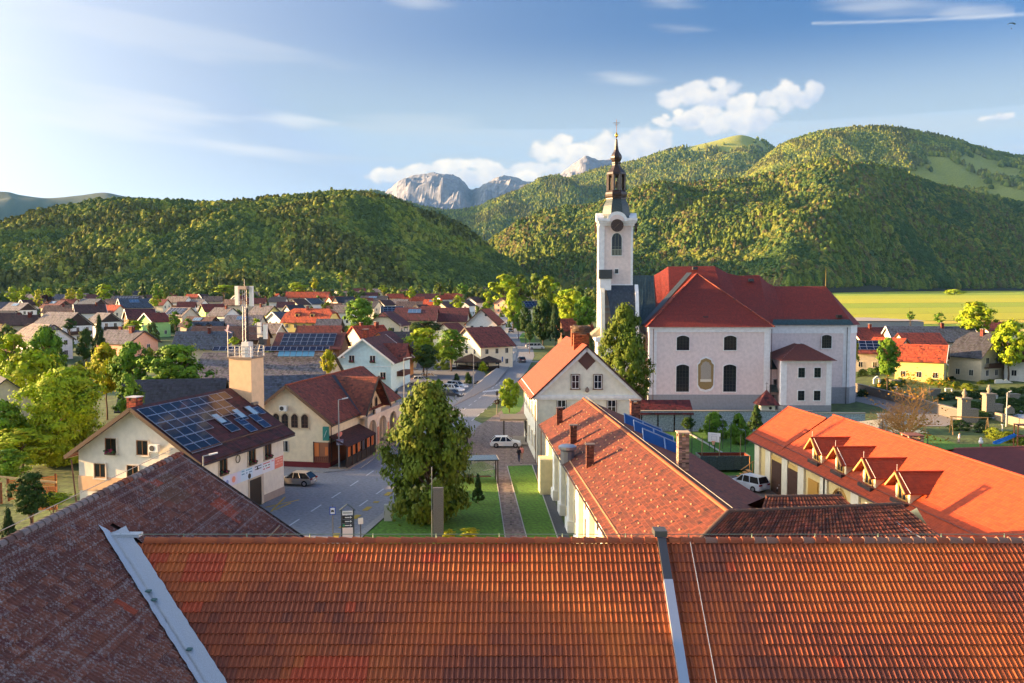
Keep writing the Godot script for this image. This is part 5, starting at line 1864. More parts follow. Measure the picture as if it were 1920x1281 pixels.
func build_front_wing() -> void:
	var o := thing("front_wing", "long building in front under a rust-red double-roll tile roof, seen from above", "building", vec(4,0,-24))
	var base := o.position
	var zr := -27.6
	var hr := 13.0
	var slope := atan(0.754)
	var down := vec(0,-sin(slope), cos(slope))
	var up := vec(0, cos(slope), sin(slope))
	var x0 := -12.9
	var x1 := 20.0
	var len_ := 9.2
	var foot := down * len_
	# boarding under the tiles, the far slope and the walls
	var deck := Shape.new()
	var a := vec(x0, hr - 0.1, zr)
	var b := vec(x1, hr - 0.1, zr)
	deck.quad(a + foot + vec(x0 * 0 + 9.8,0,0), b + foot, b, a)
	world("roof_deck", deck, plain(rgb(64,34,26),0.9), o)
	var far := vec(0,-down.y, 0) * -1.0 * len_ + vec(0,0,-cos(slope) * len_)
	world("far_roof_slope", Shape.new().courses(b + far, a + far, a, b, 0.35), roofing(rgb(150,78,50), "old tiles", 20,20,0.34,0.03, Vector2(5.4,5.6)), o)
	world("wall", Shape.new().box(vec(x0 + 4.5,0, zr - 6.6),vec(x1 - 0.4,7.6, zr + 6.6)), plaster(rgb(236,222,186)), o)
	# tiles: rows from the ridge down, cut off along the valley with the dark roof
	var tones := [rgb(222,112,40), rgb(212,104,38), rgb(202,97,38), rgb(188,90,40), rgb(170,80,40), rgb(146,70,42), rgb(214,84,36)]
	rng.seed = 5
	var patch := FastNoiseLite.new()
	patch.frequency = 0.16
	patch.fractal_octaves = 3
	patch.seed = 3
	var fresh := []
	for f in [[1,5,6],[1,9,12],[2,9,12],[3,9,12],[1,24,25],[1,33,34],[1,41,42],[6,10,11],[11,23,28],[12,22,28],[13,19,28],[14,17,28],[2,4,5],[2,2,2],[3,2,2]]:
		for c in range(f[1], f[2] + 1):
			fresh.append(Vector2i(f[0], c))
	var spots := []
	var cols := int((x1 - x0) / 0.303)
	for row in 26:
		for c in cols:
			var x := x0 + 0.25 + c * 0.303
			var p := vec(x, hr, zr) + down * (0.12 + row * 0.35)
			if 14.0 - (x + 14.0) * 0.705 > p.y - 0.42:
				continue
			var n := patch.get_noise_2d(x * 0.6, row * 0.35) + rng.randf_range(-0.12,0.12)
			# the lower part of the roof is more weathered than the ridge
			var tone := clampi(int((n + 0.32 + row * 0.03) * 6.0),0,5)
			if Vector2i(row, c) in fresh or rng.randf() < 0.004:
				tone = 6
			var turn := Basis(Vector3.RIGHT, up, -Vector3.RIGHT.cross(up) * -1.0)
			turn = Basis(Vector3.RIGHT, up, down).rotated(up, rng.randf_range(-0.008,0.008))
			spots.append([Transform3D(turn, p + up * rng.randf_range(-0.004,0.006)), tone, _tile_rank(row, x)])
	var g := grain("clay")
	lay_tiles(o, spots, 300, tones, func(c: Color): return rough(c, g, 0.9,0.72))
	# ridge caps, each a piece
	var caps := [rough(rgb(226,118,66), grain("lichen"),0.6), rough(rgb(200,104,64), grain("lichen"),0.6), rough(rgb(180,132,112), grain("lichen"),0.5)]
	var n := int((x1 + 12.2) / 0.385)
	for k in n:
		var t := put("ridge_tile", cap_mesh(), caps[(0 if k < 46 else 2) if rng.randf() < 0.7 else 1], o)
		t.transform = Transform3D(Basis(vec(0,0,1), Vector3.UP, vec(-1,0,0)).rotated(vec(1,0,0), rng.randf_range(-0.05,0.05)),vec(-11.6 + k * 0.385, hr - 0.03, zr) - base)
	# lightning conductor over the ridge, with small holders
	var wire := Shape.new()
	for k in 16:
		var p := vec(-12.4 + k * 2.0, hr + 0.21, zr - 0.02)
		wire.tube(p, p + vec(2.0,0,0),0.012,0.012,4, false)
		wire.tube(p - vec(0,0.12,0), p + vec(0,0.02,0),0.02,0.02,4)
	world("lightning_wire", wire, plain(rgb(120,140,120),0.5,0.4), o)
	# a metal cable duct running down the slope, its upper piece darker
	var xa := 4.72
	var bend := vec(0.0,0,0)
	var f := Basis(Vector3.RIGHT, up, down)
	var d0 := vec(xa, hr, zr) + up * 0.03
	world("cable_duct", Shape.new().box(vec(-0.13,0,0.0),vec(0.13,0.16,1.55), Transform3D(f, d0)), plain(rgb(82,84,88),0.42,0.6), o)
	world("cable_duct", Shape.new().box(vec(-0.135,0,1.55),vec(0.135,0.17,9.0), Transform3D(f, d0)), plain(rgb(176,182,192),0.38,0.55), o)
	world("duct_hood", Shape.new().box(vec(-0.22,0.05,-0.45),vec(0.18,0.24,0.1), Transform3D(Basis(), d0 + vec(0,0.08,0))), plain(rgb(100,98,96),0.45,0.6), o)
	world("grounding_wire", Shape.new().tube(vec(5.62, hr + 0.1, zr) , vec(5.62, hr + 0.1, zr) + down * 9.0,0.012,0.012,4), plain(rgb(206,190,176),0.5,0.2), o)


func _tile_rank(row: int, x: float) -> float:
	# the lowest rows that can be seen come first, then the rows above them
	return absf(row - 13.0) * 10.0 + (400.0 if row > 14 else 0.0) + (300.0 if x > 14.5 or x < -8.5 else 0.0) + absf(x) * 0.01


func cap_mesh() -> ArrayMesh:
	if not shared.has("cap"):
		var s := Shape.new()
		for k in 8:
			var p := PI * k / 8
			var q := PI * (k + 1) / 8
			var r := 0.168
			var r2 := 0.122
			s.quad(vec(cos(p) * r, sin(p) * r, 0),vec(cos(q) * r, sin(q) * r, 0),vec(cos(q) * r2, sin(q) * r2,-0.42),vec(cos(p) * r2, sin(p) * r2,-0.42))
			s.tri(vec(cos(p) * r, sin(p) * r, 0),vec(cos(p) * r2, sin(p) * r2,0),vec(cos(q) * r, sin(q) * r, 0))
			s.tri(vec(cos(q) * r, sin(q) * r, 0),vec(cos(p) * r2, sin(p) * r2,0),vec(cos(q) * r2, sin(q) * r2,0))
		shared["cap"] = s.mesh()
	return shared["cap"]


func build_dark_wing() -> void:
	var o := thing("dark_wing", "building at lower left under a dark purple-brown tile roof spotted with pale lichen", "building", vec(-14,0,-24))
	var base := o.position
	var hr := 14.0
	var z0 := -37.0
	var z1 := -14.0
	var slope := atan(0.705)
	var down := vec(cos(slope),-sin(slope),0)
	var up := vec(sin(slope), cos(slope),0)
	var away := vec(-cos(slope),-sin(slope),0)
	var a := vec(-14, hr - 0.1, z1)
	var b := vec(-14, hr - 0.1, z0)
	world("roof_deck", Shape.new().quad(a + down * 9, b + down * 9, b, a), plain(rgb(46,32,30),0.9), o)
	world("far_roof_slope", Shape.new().courses(b + away * 9, a + away * 9, a, b, 0.35), roofing(rgb(96,62,56), "old tiles", 20,20,0.34,0.03, Vector2(5.4,5.6)), o)
	var w := Shape.new()
	w.box(vec(-20.4,0, z0 + 0.5),vec(-7.4,8.4, z1))
	w.slab(PackedVector2Array([Vector2(-20.4,8.4), Vector2(-7.4,8.4), Vector2(-14,13.3)]), z0 + 0.9, z0 + 0.5)
	world("wall", w, plaster(rgb(230,216,186)), o)
	world("verge_board", Shape.new().bar(b + vec(0,0.02,-0.06), b + down * 9 + vec(0,0.02,-0.06),0.06,0.3), plain(rgb(52,40,36),0.8), o)
	world("verge_wire", Shape.new().tube(b + up * 0.2 + vec(0,0,0.35), b + down * 9 + up * 0.2 + vec(0,0,0.35),0.014,0.014,4), plain(rgb(150,140,132),0.5,0.3), o)
	var tones := [rgb(142,84,66), rgb(132,76,60), rgb(150,88,66), rgb(120,70,58), rgb(186,84,52), rgb(132,88,66), rgb(118,62,54)]
	var fresh := {}
	for f in [[6,4,4],[7,5,8],[8,5,8],[9,6,8],[10,8,8]]:
		for k in range(f[1], f[2] + 1):
			fresh[Vector2i(f[0], k)] = 4
	for f in [[1,8,14],[2,8,15],[3,10,15],[4,10,14]]:
		for k in range(f[1], f[2] + 1):
			fresh[Vector2i(f[0], k)] = 5
	for k in [Vector2i(1,12), Vector2i(1,13), Vector2i(0,14), Vector2i(9,40), Vector2i(10,40), Vector2i(3,30)]:
		fresh[k] = 4
	rng.seed = 8
	var spots := []
	var patch := FastNoiseLite.new()
	patch.frequency = 0.2
	patch.seed = 11
	for row in 25:
		for c in 74:
			var z := z0 + 0.16 + c * 0.303
			var p := vec(-14, hr, z) + down * (0.12 + row * 0.35)
			if z > -28.6 and 13.0 - (z + 27.6) * 0.754 > p.y + 0.1:
				continue
			var tone := clampi(int((patch.get_noise_2d(z, row * 0.4) + rng.randf_range(-0.3,0.3) + 0.5) * 4.0),0,3)
			if rng.randf() < 0.06:
				tone = 6
			tone = fresh.get(Vector2i(row, c), tone)
			var turn := Basis(vec(0,0,-1), up, down).rotated(up, rng.randf_range(-0.012,0.012))
			spots.append([Transform3D(turn, p + up * rng.randf_range(-0.005,0.008)), tone, absf(z + 23.0) + (50.0 if z > -19.5 else 0.0) + absf(row - 9) * 0.1])
	var spotted := lichen_map()
	lay_tiles(o, spots, 300, tones, func(c: Color): return lichened(c, spotted, c == tones[4]))
	var n := int(23.0 / 0.385)
	var cap := [rough(rgb(170,150,144), grain("lichen"),0.5), rough(rgb(140,104,94), grain("lichen"),0.5), rough(rgb(176,92,60), grain("lichen"),0.5)]
	for k in n:
		var t := put("ridge_tile", cap_mesh(), cap[2 if (k < 3 or k in [5,6,13,14]) else (0 if rng.randf() < 0.6 else 1)], o)
		t.transform = Transform3D(Basis(Vector3.RIGHT, Vector3.UP, vec(0,0,1)),vec(-14, hr - 0.03, z0 + 0.3 + k * 0.385) - base)
	world("ridge_wire", Shape.new().tube(vec(-14.3, hr + 0.22, z0),vec(-14.3, hr + 0.22, z1),0.014,0.014,4), plain(rgb(190,176,150),0.5,0.3), o)
	world("snow_ladder", Shape.new().bar(vec(-14, hr, -22.6) + down * 6.5 + up * 0.2,vec(-14, hr, -20.0) + down * 6.5 + up * 0.2,0.04,0.04).bar(vec(-14, hr, -22.6) + down * 6.9 + up * 0.12,vec(-14, hr, -20.0) + down * 6.9 + up * 0.12,0.04,0.04), plain(rgb(92,88,84),0.5,0.4), o)
	world("snow_ladder", Shape.new().bar(vec(-14, hr, -36.2) + down * 5.2 + up * 0.2,vec(-14, hr, -34.4) + down * 5.2 + up * 0.2,0.04,0.04).bar(vec(-14, hr, -36.2) + down * 5.6 + up * 0.12,vec(-14, hr, -34.4) + down * 5.6 + up * 0.12,0.04,0.04), plain(rgb(92,88,84),0.5,0.4), o)
	# silvery membrane sealing the valley between the two roofs
	var m := Shape.new()
	rng.seed = 31
	var crumple := FastNoiseLite.new()
	crumple.frequency = 0.9
	crumple.fractal_octaves = 4
	var rows := 44
	var pts := []
	for i in rows + 1:
		var t := float(i) / rows
		var x := lerpf(-12.75,-7.2, t)
		var h := 14.0 - (x + 14.0) * 0.705
		var z := -27.6 - (h - 13.0) / 0.754
		var mid := vec(x, h, z)
		var line := []
		for j in 9:
			var e := (j - 4) / 4.0
			var q := mid
			if e < 0:
				# up the dark slope
				var l := -e * (0.42 + 0.05 * crumple.get_noise_1d(i * 2.0) + (0.1 * (1 - t)))
				q += (vec(-0.3,0.21,0.95).normalized()) * l * 0.15 + vec(-cos(slope), sin(slope),0) * l
				q += up * (0.10 + 0.05 * absf(crumple.get_noise_2d(i * 1.3, j * 2.0)))
			else:
				var l := e * (0.62 + 0.05 * crumple.get_noise_1d(i * 2.6 + 50))
				q += vec(0.62,0.0,0.0) * l + vec(0, sin(atan(0.754)),-cos(atan(0.754))) * l * 0.5
				q += vec(0,0.8,0.6) * (0.11 + 0.04 * absf(crumple.get_noise_2d(i * 1.3, j * 2.0)))
			if j == 4:
				q.y += 0.05
			line.append(q)
		pts.append(line)
	for i in rows:
		for j in 8:
			m.quad(pts[i + 1][j], pts[i + 1][j + 1], pts[i][j + 1], pts[i][j])
	world("valley_membrane", m.mesh(true), rough(rgb(196,202,210), grain("foil"),0.9,0.42), o)
	world("valley_cap", Shape.new().box(vec(-0.45,0,-0.14),vec(0.5,0.1,0.2), Transform3D(Basis(vec(0,0,1),0.0),vec(-12.3,13.12,-27.75))), rough(rgb(206,212,218), grain("foil"),0.9,0.42), o)
	for t in [0.36,0.4,0.64,0.86]:
		var p: Vector3 = pts[int(t * rows)][4 if t < 0.5 else 5]
		world("membrane_patch", Shape.new().box(p + vec(-0.07,0.02,-0.08), p + vec(0.08,0.06,0.08)), plain(rgb(70,104,100),0.6), o)


func lichened(c: Color, map: Texture2D, clean: bool) -> StandardMaterial3D:
	if clean:
		return rough(c, grain("clay"),0.9,0.75)
	var key := "lichen " + c.to_html()
	if not mats.has(key):
		var m: StandardMaterial3D = rough(c, grain("clay"),5.0,0.8).duplicate()
		m.detail_enabled = true
		m.detail_albedo = map
		m.detail_mask = tex["lichen mask"]
		m.detail_blend_mode = BaseMaterial3D.BLEND_MODE_MIX
		mats[key] = m
	return mats[key]


# Round pale lichen spots of many sizes, in colonies.
func lichen_map() -> Texture2D:
	if not tex.has("lichen map"):
		rng.seed = 17
		var n := 1024
		var mask := PackedByteArray()
		mask.resize(n * n)
		var colony := FastNoiseLite.new()
		colony.frequency = 0.006
		colony.fractal_octaves = 3
		for k in 9000:
			var x := rng.randi() % n
			var y := rng.randi() % n
			if colony.get_noise_2d(x, y) + rng.randf_range(-0.5,0.3) < -0.12:
				continue
			var r := 1.0 + 6.5 * pow(rng.randf(),3.0)
			for j in range(-int(r) - 1, int(r) + 2):
				for i in range(-int(r) - 1, int(r) + 2):
					if i * i + j * j < r * r * rng.randf_range(0.7,1.2):
						mask[posmod(y + j, n) * n + posmod(x + i, n)] = 235
		tex["lichen mask"] = ImageTexture.create_from_image(Image.create_from_data(n, n, false, Image.FORMAT_L8, mask))
		var im := Image.create(8,8, false, Image.FORMAT_RGB8)
		im.fill(rgb(156,146,142))
		tex["lichen map"] = ImageTexture.create_from_image(im)
	return tex["lichen map"]

func build_fire_house() -> void:
	var turn := deg_to_rad(75.6)
	var at := vec(-30.96,0,-83.76)
	var o := house("solar_house", "cream two-storey house with dark red roof full of blue solar panels and advert banner", "", at, turn, 14.8,12.0,6.56,33.5, rgb(236,226,208), rgb(92,40,40), {"windows": 0, "over": 0.85, "side": 0.77, "trim": rgb(70,50,38)})
	var beige := Shape.new()
	beige.box(vec(-7.46,3.0,-6.06),vec(-7.38,4.3,6.06))
	put("colour_band", beige, plaster(rgb(216,176,138)), o)
	put("plinth", Shape.new().box(vec(2.9,-0.2,5.9),vec(7.46,0.75,6.06)).box(vec(-7.4,-0.2,5.9),vec(0.7,0.75,6.06)), plaster(rgb(170,154,142)), o)
	# windows: gable side, then street side
	var fr := rgb(150,104,60)
	for q in [[-2.57,7.15],[0.64,7.1],[-3.75,4.85],[-0.38,4.85]]:
		window(o, vec(-7.42, q[1], q[0]),-PI / 2,1.1,1.25, fr, rgb(226,214,196),1,0)
	for x in [-3.6,1.25,4.2]:
		var w := window(o, vec(x, 5.0,6.02),0,1.2,1.5, fr, rgb(210,196,176),1,0)
		flower_box(w, 1.2)
	flower_box(window(o, vec(-7.42,7.15,-2.57),-PI / 2,1.1,1.25, fr, null, 1,0),1.0)
	# garage opening; a near-black sheet paints the shade of its interior
	put("garage_reveal", Shape.new().box(vec(0.6,0,5.98),vec(0.75,2.75,6.1)).box(vec(2.9,0,5.98),vec(3.3,2.75,6.1)).box(vec(0.6,2.75,5.98),vec(3.3,2.9,6.1)), plaster(rgb(206,190,168)), o)
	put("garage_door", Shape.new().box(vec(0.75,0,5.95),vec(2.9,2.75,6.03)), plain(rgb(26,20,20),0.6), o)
	# advert banner of separate sheets along the wall
	var sheets := [[-3.6,1.1, rgb(206,214,232)],[-2.5,1.15, rgb(214,206,222)],[-1.35,0.6, rgb(206,212,230)],[-0.75,2.1, rgb(200,222,238)],[1.35,1.75, rgb(216,222,232)],[3.1,1.6, rgb(226,226,232)],[4.7,0.75, rgb(224,222,232)],[5.45,1.7, rgb(232,128,104)]]
	for k in sheets.size():
		var b: Array = sheets[k]
		var p := put("advert_sheet", Shape.new().box(vec(b[0] + 0.01,2.92,6.04),vec(b[0] + b[1] - 0.01,4.0,6.08)), plain(b[2],0.55), o)
		rng.seed = 90 + k
		var lines: Array = [[],[],[],[rgb(50,150,180), rgb(40,110,150)],[rgb(50,54,60), rgb(90,90,96)],[rgb(200,60,70), rgb(40,110,60), rgb(190,50,60)],[rgb(226,130,150)],[rgb(250,190,170), rgb(250,200,180), rgb(248,190,170)]][k]
		for j in lines.size():
			for i in 7:
				var x: float = b[0] + 0.16 + i * (b[1] - 0.3) / 7.0
				if rng.randf() < 0.8:
					put("print_mark", Shape.new().box(vec(x, 3.8 - j * 0.26,6.081),vec(x + (b[1] - 0.3) / 8.5,3.9 - j * 0.26,6.086)), plain(lines[j],0.6), p)
	put("print_mark", Shape.new().slab(disc(0.26),0.006,0.0, Transform3D(Basis(),vec(0.75,3.2,6.08))), plain(rgb(40,36,36),0.6), o)
	put("print_mark", Shape.new().slab(disc(0.3),0.006,0.0, Transform3D(Basis(),vec(-1.95,3.45,6.08))), plain(rgb(232,150,120),0.6), o)
	put("print_mark", Shape.new().slab(disc(0.22),0.006,0.0, Transform3D(Basis(),vec(-3.0,3.4,6.08))), plain(rgb(120,140,190),0.6), o)
	put("print_mark", Shape.new().slab(PackedVector2Array([Vector2(-0.2,-0.14), Vector2(0.24,-0.14), Vector2(0,0.24)]),0.006,0.0, Transform3D(Basis(),vec(2.2,3.66,6.08))), plain(rgb(30,30,32),0.6), o)
	put("wall_ornament", ring(0.35,0.06,12), plain(rgb(90,84,60),0.6), o, vec(-1.2,5.2,6.1))
	# solar panels on the street slope, with gaps for the skylights
	var skip := [[0,4],[0,5],[0,6],[0,7],[1,4],[1,6],[2,4],[2,6],[1,3],[2,8],[1,8],[0,8],[3,8],[4,8],[1,7],[0,3]]
	var rise_ := tan(deg_to_rad(33.5)) * 6.0
	var f := func(t: float) -> float: return 6.56 + rise_ * t
	solar_field(o, vec(-7.9, f.call(0.04),6.0 * 0.96),vec(5.6, f.call(0.04),6.0 * 0.96),vec(0, rise_ * 0.9,-6.0 * 0.9),9,6, rgb(14,20,50), skip)
	solar_field(o, vec(2.0, f.call(0.1),6.0 * 0.9),vec(3.3, f.call(0.1),6.0 * 0.9),vec(0, rise_ * 0.3,-6.0 * 0.3),1,2, rgb(30,42,84))
	solar_field(o, vec(4.6, f.call(0.1),6.0 * 0.9),vec(5.9, f.call(0.1),6.0 * 0.9),vec(0, rise_ * 0.3,-6.0 * 0.3),1,2, rgb(30,42,84))
	solar_field(o, vec(6.6, f.call(0.36),6.0 * 0.64),vec(7.6, f.call(0.36),6.0 * 0.64),vec(0, rise_ * 0.16,-6.0 * 0.16),1,1, rgb(30,42,84))
	for x in [0.2,3.7,6.0]:
		var t := 0.34
		var m := put("skylight", Shape.new().bar(vec(x, f.call(t) + 0.25,6.0 * (1 - t)),vec(x, f.call(t + 0.22) + 0.25,6.0 * (0.78 - t)),1.2,0.16), plain(rgb(60,40,40),0.5), o)
		put("pane", Shape.new().bar(vec(x, f.call(t + 0.02) + 0.34,6.0 * (0.98 - t)),vec(x, f.call(t + 0.2) + 0.34,6.0 * (0.8 - t)),0.9,0.03), plain(rgb(150,176,190),0.06), m)
	put("snow_guard", Shape.new().bar(vec(-8, f.call(0.05) + 0.3,5.8),vec(8, f.call(0.05) + 0.3,5.8),0.05,0.12), plain(rgb(60,30,32),0.5), o)
	put("gutter", Shape.new().tube(vec(-8.1,5.95,6.9),vec(8.1,5.95,6.9),0.09,0.09,6).tube(vec(-8.1,5.95,-6.9),vec(8.1,5.95,-6.9),0.09,0.09,6).tube(vec(-7.5,5.7,-6.7),vec(-7.5,0,-6.1),0.07,0.07,6), plain(rgb(60,36,30),0.4,0.3), o)
	aircon(o, vec(-7.8,7.2,2.1),-PI / 2)
	chimney(o, vec(-5.4,9.2,-1.6),0.95,2.1, rgb(176,82,52), rgb(176,176,180))
	# hose tower through the far end of the roof
	put("hose_tower", Shape.new().box(vec(7.45,0,-0.1),vec(9.9,13.75,2.45)), plaster(rgb(236,196,152)), o)
	put("tower_cap", Shape.new().box(vec(7.3,13.75,-0.25),vec(10.05,13.9,2.6)), plain(rgb(126,112,100),0.8), o)
	put("tower_flashing", Shape.new().box(vec(7.3,9.0,2.45),vec(8.25,9.25,2.75)), plain(rgb(110,104,100),0.5,0.4), o)
	var rail := Shape.new()
	for k in 4:
		var c := [vec(7.4,13.9,-0.15),vec(9.95,13.9,-0.15),vec(9.95,13.9,2.5),vec(7.4,13.9,2.5)]
		for y in [0.4,0.75,1.1]:
			rail.tube(c[k] + vec(0, y, 0), c[(k + 1) % 4] + vec(0, y, 0),0.03,0.03,5)
		rail.tube(c[k], c[k] + vec(0,1.1,0),0.035,0.035,5)
		rail.tube((c[k] + c[(k + 1) % 4]) / 2, (c[k] + c[(k + 1) % 4]) / 2 + vec(0,1.1,0),0.03,0.03,5)
	put("railing", rail, plain(rgb(168,168,166),0.4,0.5), o)
	# antenna mast standing on the tower
	var top := o.to_global(vec(8.7,13.9,1.1)) if o.is_inside_tree() else Vector3()
	var b := Basis(Vector3.UP, turn)
	top = at + b * vec(8.7,13.9,1.1)
	var m := thing("antenna_mast", "lattice mast with white panel antennas standing on the beige tower of the solar house", "mast", top, turn)
	var lat := Shape.new()
	var red := Shape.new()
	for k in 3:
		var a := TAU * k / 3 + 0.4
		lat.tube(vec(cos(a) * 0.3,0, sin(a) * 0.3),vec(cos(a) * 0.22,7.2, sin(a) * 0.22),0.035,0.03,5)
	for j in 16:
		for k in 3:
			var a := TAU * k / 3 + 0.4
			var c := TAU * (k + 1) / 3 + 0.4
			var p := vec(cos(a) * 0.28,0.45 * j, sin(a) * 0.28)
			var q := vec(cos(c) * 0.28,0.45 * (j + 1), sin(c) * 0.28)
			(red if j % 4 < 2 else lat).tube(p, q, 0.02,0.02,4)
	put("lattice", lat, plain(rgb(196,190,186),0.5,0.3), m)
	put("lattice", red, plain(rgb(150,96,80),0.5,0.3), m)
	put("cable_run", Shape.new().tube(vec(0.12,0,0.2),vec(0.12,5,0.2),0.12,0.1,6), plain(rgb(44,42,44),0.7), m)
	for q in [[-0.2,5.3,-0.75,2.0],[0.1,5.2,0.72,2.1],[0.65,1.9,1.25,1.6],[0.4,1.8,2.1,1.5]]:
		var pa := put("panel_antenna", Shape.new().box(vec(-0.13,0,-0.2),vec(0.13, q[3],0.2)), plain(rgb(222,218,206),0.5), m, vec(q[0], q[1], q[2]))
		put("bracket", Shape.new().tube(vec(0,0.5,0),vec(-q[0] * 0.8,0.5,-q[2] * 0.75),0.03,0.03,4).tube(vec(0,1.3,0),vec(-q[0] * 0.8,1.3,-q[2] * 0.75),0.03,0.03,4), plain(rgb(120,118,116),0.5,0.5), pa)
	put("stay", Shape.new().tube(vec(0.5,0.2,0.5),vec(0.55,2.4,1.7),0.04,0.04,5).tube(vec(0.5,0.2,1.1),vec(0.55,2.4,1.7),0.04,0.04,5).tube(vec(0.5,0,1.7),vec(0.5,2.6,1.7),0.05,0.05,5), plain(rgb(170,168,166),0.5,0.4), m)
	put("radio_unit", Shape.new().box(vec(0.3,1.2,1.4),vec(0.8,2.0,2.0)), plain(rgb(50,48,50),0.6), m)
	put("top_antenna", Shape.new().tube(vec(0,7.1,0),vec(0,8.0,0),0.04,0.02,5).box(vec(-0.5,6.95,-0.35),vec(0.4,7.3,0.5)), plain(rgb(150,132,120),0.5), m)
	var cab := put("equipment_cabinet", Shape.new().box(vec(-0.45,0,-0.4),vec(0.45,1.55,0.4)), plain(rgb(206,206,202),0.4), null, at + b * vec(7.95,13.9,1.75), turn)
	tag(cab, "pale grey metal cabinet on the beige tower beside the mast foot", "cabinet")
	var vane := thing("wind_vane", "small pink propeller-shaped wind vane on a pole at the tower's left corner", "wind vane", at + b * vec(7.4,13.9,-0.15), turn)
	put("pole", Shape.new().tube(vec(0,0,0),vec(0,2.9,0),0.035,0.03,5), plain(rgb(180,160,150),0.4,0.5),vane)
	put("blade", Shape.new().bar(vec(0,2.6,-0.1),vec(0,3.3,0.1),0.2,0.05).bar(vec(0,2.8,-0.3),vec(0,2.5,0.45),0.18,0.05), plain(rgb(226,190,190),0.5),vane)


func disc(r: float, n := 16) -> PackedVector2Array:
	var p := PackedVector2Array()
	for k in n:
		p.append(Vector2(cos(TAU * k / n), sin(TAU * k / n)) * r)
	return p


func aircon(parent: Node3D, at: Vector3, turn: float) -> void:
	var a := put("air_conditioner", Shape.new().box(vec(-0.45,-0.32,-0.18),vec(0.45,0.32,0.18)), plain(rgb(228,226,220),0.5), parent, at, turn)
	put("fan_grille", Shape.new().slab(disc(0.25),0.2,0.17, Transform3D(Basis(),vec(-0.12,0,0))), plain(rgb(40,40,42),0.6), a)
	put("bracket", Shape.new().bar(vec(-0.3,-0.34,-0.3),vec(-0.3,-0.34,0.16),0.05,0.05).bar(vec(0.3,-0.34,-0.3),vec(0.3,-0.34,0.16),0.05,0.05), plain(rgb(80,78,76),0.5), a)


# Red and pink flowers with leaves in a box under a window.
func flower_box(w: Node3D, wide: float) -> void:
	var key := "flowers %.2f" % wide
	if not shared.has(key):
		rng.seed = 3
		var s := Shape.new()
		var half := wide / 2
		s.paint = Color(0.08,0.05,0.03)
		s.box(vec(-half, -0.8,0.05),vec(half, -0.6,0.28))
		for k in 40:
			s.paint = Color(0.35,0.03,0.08) if k % 3 == 0 else Color(0.04,0.1,0.02)
			var p := vec(rng.randf_range(-half, half), rng.randf_range(-0.68,-0.35), rng.randf_range(0.08,0.36))
			var d := vec(rng.randf() - 0.5, rng.randf() - 0.5, rng.randf() - 0.5).normalized() * 0.09
			var e := d.cross(vec(0.3,1,0.2)).normalized() * 0.09
			s.quad(p - d - e, p + d - e, p + d + e, p - d + e)
		shared[key] = s.mesh()
	var o := put("flower_box", shared[key], painted(), w)


func painted() -> StandardMaterial3D:
	if not mats.has("painted"):
		var m := StandardMaterial3D.new()
		m.vertex_color_use_as_albedo = true
		m.roughness = 0.8
		mats["painted"] = m
	return mats["painted"]


